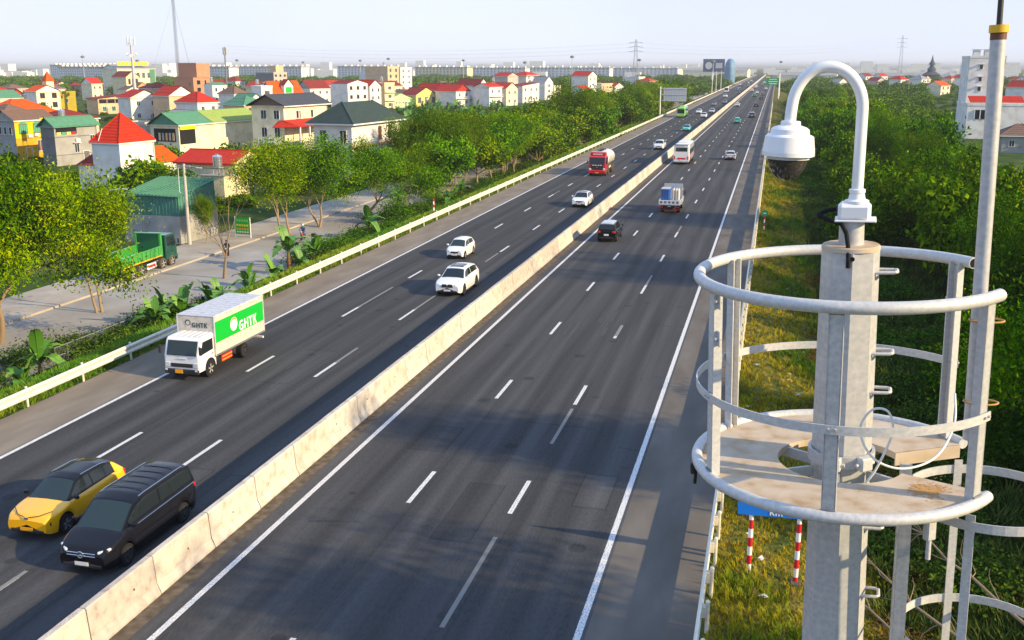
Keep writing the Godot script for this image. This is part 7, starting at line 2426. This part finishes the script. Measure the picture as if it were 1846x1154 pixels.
func vegetation() -> void:
	var acacia := []
	for i in 4: acacia.append(tree_proto(100 + i, P_acacia))
	var afar := []
	for i in 4: afar.append(tree_proto(150 + i, vary(P_acacia, {"per": 34, "clump": 0.8, "leaf": 0.36, "leaf_w": 0.1})))
	var slim := []
	for i in 3: slim.append(tree_proto(200 + i, vary(P_acacia, {"trunk": 2.2, "rad": 0.11, "stems": 2, "kids": [3, 3, 3, 2], "spread": 0.42, "up": 0.12, "per": 60, "clump": 0.85})))
	var dense := []
	for i in 4: dense.append(tree_proto(300 + i, vary(P_acacia, {"trunk": 1.6, "kids": [5, 3, 3, 3], "spread": 0.7, "per": 40, "clump": 0.85, "leaf": 0.25, "leaf_w": 0.064, "bark": "bark", "pal": [G_DARK, G_MID, G_MID, G_LIT, G_MID, G_DARK]})))
	var dfar := []
	for i in 4: dfar.append(tree_proto(350 + i, vary(P_acacia, {"trunk": 1.6, "kids": [5, 3, 3, 3], "spread": 0.7, "per": 22, "clump": 0.9, "leaf": 0.42, "leaf_w": 0.12, "bark": "bark", "pal": [G_DARK, G_MID, G_MID, G_LIT, G_MID, G_DARK]})))
	var dark := []
	for i in 3: dark.append(tree_proto(400 + i, vary(P_acacia, {"trunk": 1.3, "kids": [5, 4, 3, 2], "spread": 0.8, "per": 64, "clump": 0.9, "leaf": 0.26, "leaf_w": 0.075, "droop": 0.3, "bark": "bark", "pal": [Color(0.035, 0.075, 0.006), G_DARK, Color(0.07, 0.13, 0.008)]})))
	var bush := []
	for i in 4: bush.append(tree_proto(500 + i, vary(P_acacia, {"trunk": 0.35, "rad": 0.05, "stems": 4, "lean": 0.8, "levels": 2, "leaf_from": 1, "kids": [3, 3, 2], "spread": 0.9, "shrink": 1.0, "per": 120, "clump": 0.7, "leaf": 0.13, "leaf_w": 0.038, "droop": 0.2, "bark": "bark", "pal": [Color(0.05, 0.1, 0.012), Color(0.03, 0.065, 0.01), Color(0.085, 0.14, 0.015)]})))
	var bare := tree_proto(620, vary(P_acacia, {"trunk": 2.0, "rad": 0.17, "kids": [3, 3, 2, 2], "spread": 0.5, "up": 0.1, "per": 0}))
	var dry := tree_proto(630, vary(P_acacia, {"trunk": 0.4, "rad": 0.05, "stems": 5, "lean": 0.6, "levels": 3, "kids": [3, 3, 2], "spread": 0.7, "shrink": 1.0, "per": 10, "clump": 0.6, "leaf": 0.16, "leaf_w": 0.03, "bark": "bark", "pal": [G_BRN, Color(0.12, 0.07, 0.03)]}))
	var low := []
	for i in 3: low.append(tree_proto(700 + i, vary(P_acacia, {"trunk": 1.6, "kids": [5, 3, 3], "levels": 3, "spread": 0.75, "per": 34, "clump": 1.7, "leaf": 0.75, "leaf_w": 0.22, "bark": "bark", "pal": [G_DARK, G_MID, G_MID, G_LIT]})))
	R.seed = 2024
	var V1 := Vector3.ONE
	# named trees along the frontage road
	plant_tree("acacia_tree", "large leaning acacia at the left edge above the frontage road", acacia[0], Vector3(-45.9, LG, -51.0), 0.6, Vector3(1.65, 1.75, 1.65))
	plant_tree("acacia_tree", "second full acacia crown overlapping the first at the left edge", acacia[1], Vector3(-48.6, LG, -54.8), 2.2, Vector3(1.6, 1.6, 1.6))
	plant_tree("acacia_tree", "forked acacia standing in front of the green dump truck", slim[2], Vector3(-47.2, LG, -64.0), 1.0, Vector3(1.15, 1.3, 1.15))
	plant_tree("bare_tree", "nearly leafless pale tree between dump truck and green banner", bare, Vector3(-44.9, LG, -77.5), 0.4, Vector3(1.0, 1.2, 1.0))
	plant_tree("acacia_tree", "slender bright acacia in front of the cream gable house", slim[0], Vector3(-48.6, LG, -97.5), 0.0, Vector3(1.55, 1.3, 1.55))
	plant_tree("acacia_tree", "tall slender acacia beside the hip roofed villa, left of two", slim[1], Vector3(-48.8, LG, -105.5), 1.4, Vector3(1.6, 1.25, 1.6))
	plant_tree("acacia_tree", "broad acacia hiding the front of the hip roofed villa", acacia[3], Vector3(-46.8, LG, -113.5), 3.0, Vector3(1.45, 1.22, 1.45))
	plant_tree("acacia_tree", "yellowish low acacia right of the broad one beside the verge", slim[2], Vector3(-44.6, LG, -121.0), 4.4, Vector3(1.2, 0.95, 1.2))
	plant_tree("acacia_tree", "full acacia right of the hip roofed villa", acacia[1], Vector3(-47.2, LG, -137.0), 5.1, Vector3(1.4, 1.5, 1.4))
	plant_tree("acacia_tree", "round acacia crown beside the villa's maroon wing", acacia[0], Vector3(-48.5, LG, -150.0), 0.9, Vector3(1.45, 1.55, 1.45))
	plant_tree("bare_tree", "broken bare tree with pale fallen limbs beside the left verge", bare, Vector3(-42.6, LG, -165.0), 2.4, Vector3(0.9, 0.95, 0.9))
	plant_tree("young_tree", "young staked tree on the pavement by the utility pole", slim[1], Vector3(-55.0, LG + 0.15, -92.0), 0.9, Vector3(0.42, 0.6, 0.42))
	# rows going away on the left
	for k in 46:
		var z := -160.0 - 7.6 * k + R.randf_range(-2.5, 2.5)
		var x := R.randf_range(-52.0, -41.0) - (2.0 if k < 6 else 0.0)
		var pr: Dictionary = (afar + dfar)[R.randi() % 8]
		var s := R.randf_range(1.3, 1.7)
		plant_tree("roadside_tree", "%s acacia beyond the maroon wing in the row beside the left verge" % nth(k), pr, Vector3(x, LG, z), R.randf() * TAU, Vector3(s * 1.1, s * R.randf_range(0.85, 1.08), s * 1.1), "acacias along the left verge")
	for k in 44:
		var s := R.randf_range(1.0, 1.35)
		plant_tree("hedge_tree", "%s drooping tree going away close behind the left guardrail" % nth(k), (afar + afar + slim)[R.randi() % 11], Vector3(R.randf_range(-44.0, -39.5), LG, -134.0 - 6.2 * k + R.randf_range(-1.5, 1.5)), R.randf() * TAU, Vector3(s * 1.15, s * R.randf_range(1.0, 1.3), s * 1.15), "drooping trees close behind the left guardrail")
	for k in 60:
		var z := -200.0 - 9.5 * k + R.randf_range(-4, 4)
		var x := R.randf_range(-76.0, -50.0)
		var s := R.randf_range(1.0, 1.35)
		plant_tree("roadside_tree", "%s tree going away in the belt behind the left verge row" % nth(k), (dense + low)[R.randi() % 7], Vector3(x, LG, z), R.randf() * TAU, Vector3(s * 1.2, s * 0.9, s * 1.2), "trees in the belt left of the road")
	# trees among the houses
	var among := [[-79, -118], [-66, -104], [-64, -133], [-83, -150], [-100, -155], [-78, -166], [-72, -176], [-112, -195], [-133, -180], [-150, -190], [-165, -205], [-140, -215], [-118, -215], [-100, -215], [-150, -240], [-190, -255], [-215, -270], [-178, -285], [-160, -300], [-200, -330], [-225, -345], [-265, -320], [-285, -345], [-310, -330], [-330, -370], [-295, -390], [-270, -400], [-345, -420], [-240, -400], [-255, -425], [-205, -410], [-178, -420], [-170, -440], [-230, -475], [-280, -470], [-320, -500], [-360, -480], [-300, -560], [-265, -560], [-180, -545], [-140, -470], [-125, -500], [-195, -600], [-240, -610], [-110, -560], [-98, -560], [-130, -640], [-120, -180], [-88, -205], [-66, -190], [-74, -215]]
	for a in among:
		var s := R.randf_range(0.7, 1.1)
		plant_tree("village_tree", "tree growing among the village houses", (dense + dark + low)[R.randi() % 10], Vector3(a[0], LG, a[1]), R.randf() * TAU, Vector3(s * 1.1, s, s * 1.1), "trees among the houses")
	# the wood on the right
	var spots := []
	for k in 34:
		spots.append([R.randf_range(13.0, 27.0), -64.0 - 6.4 * k + R.randf_range(-3, 3), R.randf_range(0.75, 1.75)])
	for k in 34:
		spots.append([R.randf_range(8.5, 13.0), -100.0 - 11.5 * k, R.randf_range(1.0, 1.35)])
	for k in 70: spots.append([R.randf_range(34.0, 150.0), -300.0 - 6.0 * k + R.randf_range(-9, 9), R.randf_range(0.8, 1.2)])
	for k in 20:
		var sx := R.randf_range(14.0, 20.0)
		plant_tree("wood_tree", "%s slender pale trunked tree along the edge of the right wood" % nth(k), slim[k % 3], Vector3(sx, LG, -62.0 - 8.0 * k + R.randf_range(-2, 2)), R.randf() * TAU, Vector3(0.95, R.randf_range(1.0, 1.3), 0.95), "slender trees at the edge of the right wood")
	for k in 26: spots.append([R.randf_range(24.0, 44.0), -110.0 - 6.0 * k + R.randf_range(-3, 3), R.randf_range(0.7, 0.95)])
	for k in 60: spots.append([R.randf_range(9.0, 12.0 + 0.55 * k), -230.0 - 7.5 * k, R.randf_range(0.8, 1.3)])
	for k in 16: spots.append([R.randf_range(14.0, 24.0), -40.0 - 4.6 * k, R.randf_range(1.0, 1.5)])
	for s in spots:
		var ra: float = s[0] / -s[1]
		var cap: float = 15.2 + 2.5 - (0.083 if ra > 0.143 else (0.038 if ra > 0.085 else 0.02)) * -s[1]
		if cap < 2.2: continue
		s[2] = minf(s[2], cap / 8.0)
		if s[0] < 18.0 and s[1] > -150.0: s[2] = minf(s[2], ((s[0] - 1.0) * 0.424 + 3.4) / 7.4)
		plant_tree("wood_tree", "leafy tree in the dense wood right of the expressway", ((dense + slim + dark + acacia) if s[1] > -68.0 else (dfar + afar + dfar + dark.slice(0, 2)))[R.randi() % 14], Vector3(s[0], LG, s[1]), R.randf() * TAU, Vector3(s[2], s[2] * R.randf_range(0.9, 1.2), s[2]), "trees of the right hand wood")
	for a in [[15.5, -31.0, 0.62], [13.0, -38.0, 0.68], [19.0, -40.0, 0.8], [12.0, -46.0, 0.72], [17.0, -50.0, 0.85], [11.0, -56.0, 0.75], [21.0, -57.0, 0.9], [15.0, -61.0, 0.82], [22.0, -47.0, 0.8], [25.0, -52.0, 0.85], [10.5, -25.0, 0.4], [14.0, -22.0, 0.45], [27.0, -64.0, 0.9]]:
		plant_tree("slope_tree", "bushy tree on the slope behind the camera pole", (dense + dark)[R.randi() % 7], Vector3(a[0], LG, a[1]), R.randf() * TAU, Vector3(a[2] * 1.2, a[2] * 0.95, a[2] * 1.2), "trees behind the camera pole")
	# trees beside and behind the camera whose shadows band the road
	for a in [[24.0, -8.0, 2.6], [22.0, -20.0, 2.4], [25.0, -33.0, 2.7], [30.0, -70.0, 2.7], [33.0, -100.0, 2.8]]:
		plant_tree("verge_tree", "tall slender tree right of the frame edge", slim[R.randi() % 3], Vector3(a[0], LG, a[1]), R.randf() * TAU, Vector3(a[2] * 0.62, a[2], a[2] * 0.62), "tall trees outside the right frame edge")
	# far woods as one mass
	var lowm: ArrayMesh = low[0].crown
	scatter("far_woodland", "dark far woodland behind the village and beside the far road", "woodland", low[0].crown, "leaf", 900, 71, func(r: RandomNumberGenerator):
		var a := r.randf_range(-0.9, 0.42)
		var d := r.randf_range(640, 1350)
		var p := Vector3(sin(a) * d, LG - 1.0, -cos(a) * d)
		if p.x > -38 and p.x < 8: return null
		var s := r.randf_range(0.9, 1.6)
		return [p, Vector3(s * 1.6, s, s * 1.6), Color(1, 1, 1)])
	scatter("near_woodland", "scrubby hazy trees between the right wood and the villas", "woodland", low[2].crown, "leaf", 900, 72, func(r: RandomNumberGenerator):
		var z := -230.0 - 620.0 * pow(r.randf(), 1.2)
		var x := r.randf_range(24.0, 40.0 - z * 0.28)
		if x / -z > 0.135:
			if x > 40 and x < 92 and z > -320 or x > 190: return null
			var s2 := r.randf_range(0.2, 0.42)
			return [Vector3(x, LG - 0.5, z), Vector3(s2 * 1.8, s2, s2 * 1.8), Color(1, 1, 1)]
		var s := r.randf_range(0.45, 0.95)
		return [Vector3(x, LG - 0.8, z), Vector3(s * 1.5, s, s * 1.5), Color(1, 1, 1)])
	# bushes along the left planting strip
	for k in 34:
		var z := -46.0 - 3.4 * k + R.randf_range(-1.2, 1.2)
		var s := R.randf_range(0.7, 1.15)
		if k < 12: plant_tree("hedge_bush", "%s hedge bush going away behind the banana plants" % nth(k), bush[(k + 1) % 4], Vector3(R.randf_range(-40.9, -39.6), LG, -84.0 - 3.3 * k), R.randf() * TAU, Vector3(1.5, 1.3, 1.5), "hedge behind the banana plants", "bush")
		plant_tree("roadside_bush", "%s leafy bush going away on the strip below the left guardrail" % nth(k), bush[R.randi() % 4], Vector3(R.randf_range(-41.2, -39.4), LG, z - (26.0 if k > 6 else 0.0)), R.randf() * TAU, Vector3(s * 1.6, s * R.randf_range(1.0, 1.4), s * 1.6), "bushes on the left planting strip", "bush")
	for k in 40:
		var s := R.randf_range(0.8, 1.3)
		plant_tree("roadside_bush", "%s bush going away under the far left tree row" % nth(k), bush[R.randi() % 4], Vector3(R.randf_range(-41.0, -36.8), LG, -170.0 - 5.5 * k), R.randf() * TAU, Vector3(s * 1.5, s * 1.2, s * 1.5), "bushes under the left tree row", "bush")
	# undergrowth on the right slope
	for k in 64:
		var z := -19.0 - 2.6 * k + R.randf_range(-1.5, 1.5)
		var x := R.randf_range(5.0, 10.5)
		var s := R.randf_range(0.7, 1.4)
		plant_tree("slope_bush", "wild bush on the slope right of the grass verge", bush[R.randi() % 4], Vector3(x, ground_y(x), z), R.randf() * TAU, Vector3(s * 1.3, s, s * 1.3), "bushes on the right slope", "bush")
	var dk := -1
	for a in [[4.6, -28.0], [5.4, -33.0], [4.2, -41.0], [3.2, -47.0], [3.6, -58.0], [4.4, -64.0], [5.0, -71.0], [3.9, -80.0]]:
		dk += 1
		plant_tree("dry_shrub", "%s dry brown shrub along the right verge going away from the pole" % nth(dk), dry, Vector3(a[0], ground_y(a[0]), a[1]), R.randf() * TAU, Vector3(1.0, 0.8, 1.0) * R.randf_range(0.8, 1.2), "dry shrubs on the right verge", "bush")
	# fallen bare branches under the platform
	var bpairs := [[Vector3(3.2, 0.0, -32.2), Vector3(7.6, -0.6, -25.0)], [Vector3(2.6, -0.2, -30.5), Vector3(6.6, -0.9, -24.0)], [Vector3(4.4, 0.2, -35.5), Vector3(9.0, -0.4, -26.8)]]
	var bl := ["longest fallen bare branch lying on the slope under the ladder cage", "fallen bare branch nearest the pole on the slope below the platform", "fallen bare branch farthest up the slope behind the ladder cage"]
	for i in 3:
		var r2 := RandomNumberGenerator.new()
		r2.seed = 900 + i
		var A: Vector3 = bpairs[i][0]
		var B: Vector3 = bpairs[i][1]
		var mb := MB.new()
		var pts := []
		for k in 9: pts.append(B.lerp(A, k / 8.0) - B + rv(r2) * 0.07)
		mb.tube(pts, [0.065, 0.06, 0.055, 0.05, 0.045, 0.04, 0.032, 0.025, 0.012], 6)
		for k in 14:
			var s0: Vector3 = pts[r2.randi_range(2, 8)]
			var d: Vector3 = ((A - B).normalized() + rv(r2) * 0.55).normalized()
			var q := [s0]
			for m in 4:
				d = (d + rv(r2) * 0.2).normalized()
				q.append(q[-1] + d * r2.randf_range(0.2, 0.45))
			mb.tube(q, [0.02, 0.016, 0.012, 0.008, 0.004], 4, false)
		var fb := thing("fallen_branch", bl[i], "branch", B, 0.0, "fallen branches below the platform")
		part("branch", mb, "bark_pale", fb)
	# bananas
	var ban := []
	for i in 4:
		var pb := banana_proto(40 + i)
		ban.append(pb)
	var bs := [[-39.6, -47.6, 1.2], [-38.6, -45.0, 0.9], [-39.2, -58.5, 1.05], [-38.4, -60.5, 1.15], [-40.2, -61.5, 1.0], [-37.8, -63.5, 1.1], [-39.0, -66.5, 0.95], [-38.2, -69.5, 0.9], [-39.8, -72.0, 0.9], [-38.6, -74.5, 1.0], [-41.2, -82.5, 1.5], [-39.6, -84.5, 1.1], [-40.4, -99.5, 1.25], [-39.0, -123.0, 1.1], [-40.5, -133.0, 1.1], [-38.8, -80.0, 0.9]]
	var bw := ["broad leaved banana plant at the bottom left beside the wire fence", "small banana plant at the left frame edge", "banana clump with a raised bright leaf above the guardrail", "spreading banana plant with long arched leaves beside the guardrail", "banana plant behind the spreading one near the frontage road", "upright banana plant above the delivery truck", "low banana plant right of the upright one", "small banana plant behind the delivery truck box", "dark banana plant by the frontage road edge", "young banana plant with one pale upright leaf", "tall drooping banana plant right of the bare tree", "low banana plant beside the tall drooping one", "tall banana plant standing alone above the bushes", "banana plant beside the striped marker post", "banana plant beyond the striped marker post", "small banana plant under the tall drooping one"]
	for i in bs.size():
		var o: Node3D = ban[i % 4].duplicate()
		o.name = numbered("banana_plant")
		add_child(o)
		o.transform = Transform3D(Basis(Vector3.UP, R.randf() * TAU).scaled(Vector3.ONE * bs[i][2] * 1.05), Vector3(bs[i][0], LG, bs[i][1]))
		tag(o, bw[i], "banana plant", "banana plants on the left strip")
	for k in 90:
		var o: Node3D = ban[k % 4].duplicate()
		o.name = numbered("banana_plant")
		add_child(o)
		var s := R.randf_range(1.5, 2.1)
		o.transform = Transform3D(Basis(Vector3.UP, R.randf() * TAU).scaled(Vector3.ONE * s), Vector3(R.randf_range(-128.0, -58.0), LG, R.randf_range(-385.0, -225.0)))
		if o.position.x < -75 and o.position.z > -240: o.position.x += 25
		tag(o, "banana plant in the grove before the white house row", "banana plant", "banana grove")
	for b in ban: b.queue_free()
	# grass
	var tl := tuft(1, 0.45, 12, 0.2)
	var tr := tuft(2, 0.3, 12, 0.22)
	var nz := FastNoiseLite.new()
	nz.seed = 8
	nz.frequency = 0.07
	scatter("verge_grass", "bright green grass on the left embankment behind the guardrail", "grass", tl, "grass", 24000, 81, func(r: RandomNumberGenerator):
		var x := r.randf_range(-38.6, -32.5)
		var z := -26.0 - 270.0 * pow(r.randf(), 1.5)
		var s := r.randf_range(0.7, 1.4) * (0.55 if x > -32.9 else 1.0) * (1.0 + maxf(0.0, -z - 120.0) / 150.0)
		var k := clampf(nz.get_noise_2d(x * 2.0, z) * 1.5 + 0.5, 0, 1)
		var c := Color(0.07, 0.2, 0.01).lerp(Color(0.2, 0.28, 0.015), k)
		return [Vector3(x, ground_y(x) - 0.03, z), Vector3(s, s, s), c])
	scatter("slope_grass", "olive and yellow grass on the right verge below the camera", "grass", tr, "grass", 26000, 82, func(r: RandomNumberGenerator):
		var x := -1.0 + 9.5 * pow(r.randf(), 1.1)
		var z := -16.0 - 230.0 * pow(r.randf(), 1.8)
		var k := clampf(nz.get_noise_2d(x * 2.2, z * 1.4) * 1.7 + 0.72 - 0.08 * x, 0, 1)
		var s := r.randf_range(0.6, 1.3) * lerpf(1.3, 0.6, k) * (1.0 + maxf(0.0, -z - 100.0) / 120.0)
		var c := Color(0.09, 0.19, 0.006).lerp(Color(0.5, 0.38, 0.012), k)
		if r.randf() < 0.12: c = Color(0.2, 0.13, 0.05)
		return [Vector3(x, ground_y(x) - 0.03, z), Vector3(s, s, s), c])
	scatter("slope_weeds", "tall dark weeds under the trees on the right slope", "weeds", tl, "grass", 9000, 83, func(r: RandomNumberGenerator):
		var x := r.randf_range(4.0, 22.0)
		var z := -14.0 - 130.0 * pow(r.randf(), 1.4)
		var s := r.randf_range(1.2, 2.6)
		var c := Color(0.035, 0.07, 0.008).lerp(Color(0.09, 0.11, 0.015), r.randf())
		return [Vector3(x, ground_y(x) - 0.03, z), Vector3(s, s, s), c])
	scatter("field_weeds", "rough green undergrowth between the village houses", "weeds", low[1].crown, "leaf", 700, 84, func(r: RandomNumberGenerator):
		var z := r.randf_range(-420.0, -100.0)
		var x := r.randf_range(-60.0, -60.0 + z * 0.72)
		var s := r.randf_range(0.18, 0.36)
		return [Vector3(x, LG - 0.4, z), Vector3(s * 1.5, s, s * 1.5), Color(1, 1, 1)])
	# litter on the right verge
	for k in 26:
		var b := MB.new()
		var q := []
		for j in 4: q.append(Vector3(cos(TAU * j / 4.0), R.randf_range(0.0, 0.4), sin(TAU * j / 4.0)) * R.randf_range(0.06, 0.2))
		b.quad(q[0], q[1], q[2], q[3])
		b.tri(q[0], q[2], q[1] + Vector3(0, 0.06, 0))
		var x := R.randf_range(-0.7, 3.2)
		var o := part("litter", b, "litter")
		o.position = Vector3(x, ground_y(x) + 0.12, -24.0 - R.randf() * 60.0)
		tag(o, "scrap of pale litter lying on the right grass verge", "litter", "litter on the right verge")

func _ready() -> void:
	materials()
	light_and_camera()
	setting()
	barrier()
	guardrail("guardrail", "long left roadside guardrail of cream steel beams on posts", -32.3, 1.0, 110)
	guardrail("guardrail", "right roadside guardrail seen from behind beside the grass verge", -1.15, -1.0, 110)
	road_signs()
	mast()
	vehicles()
	houses()
	far_things()
	vegetation()
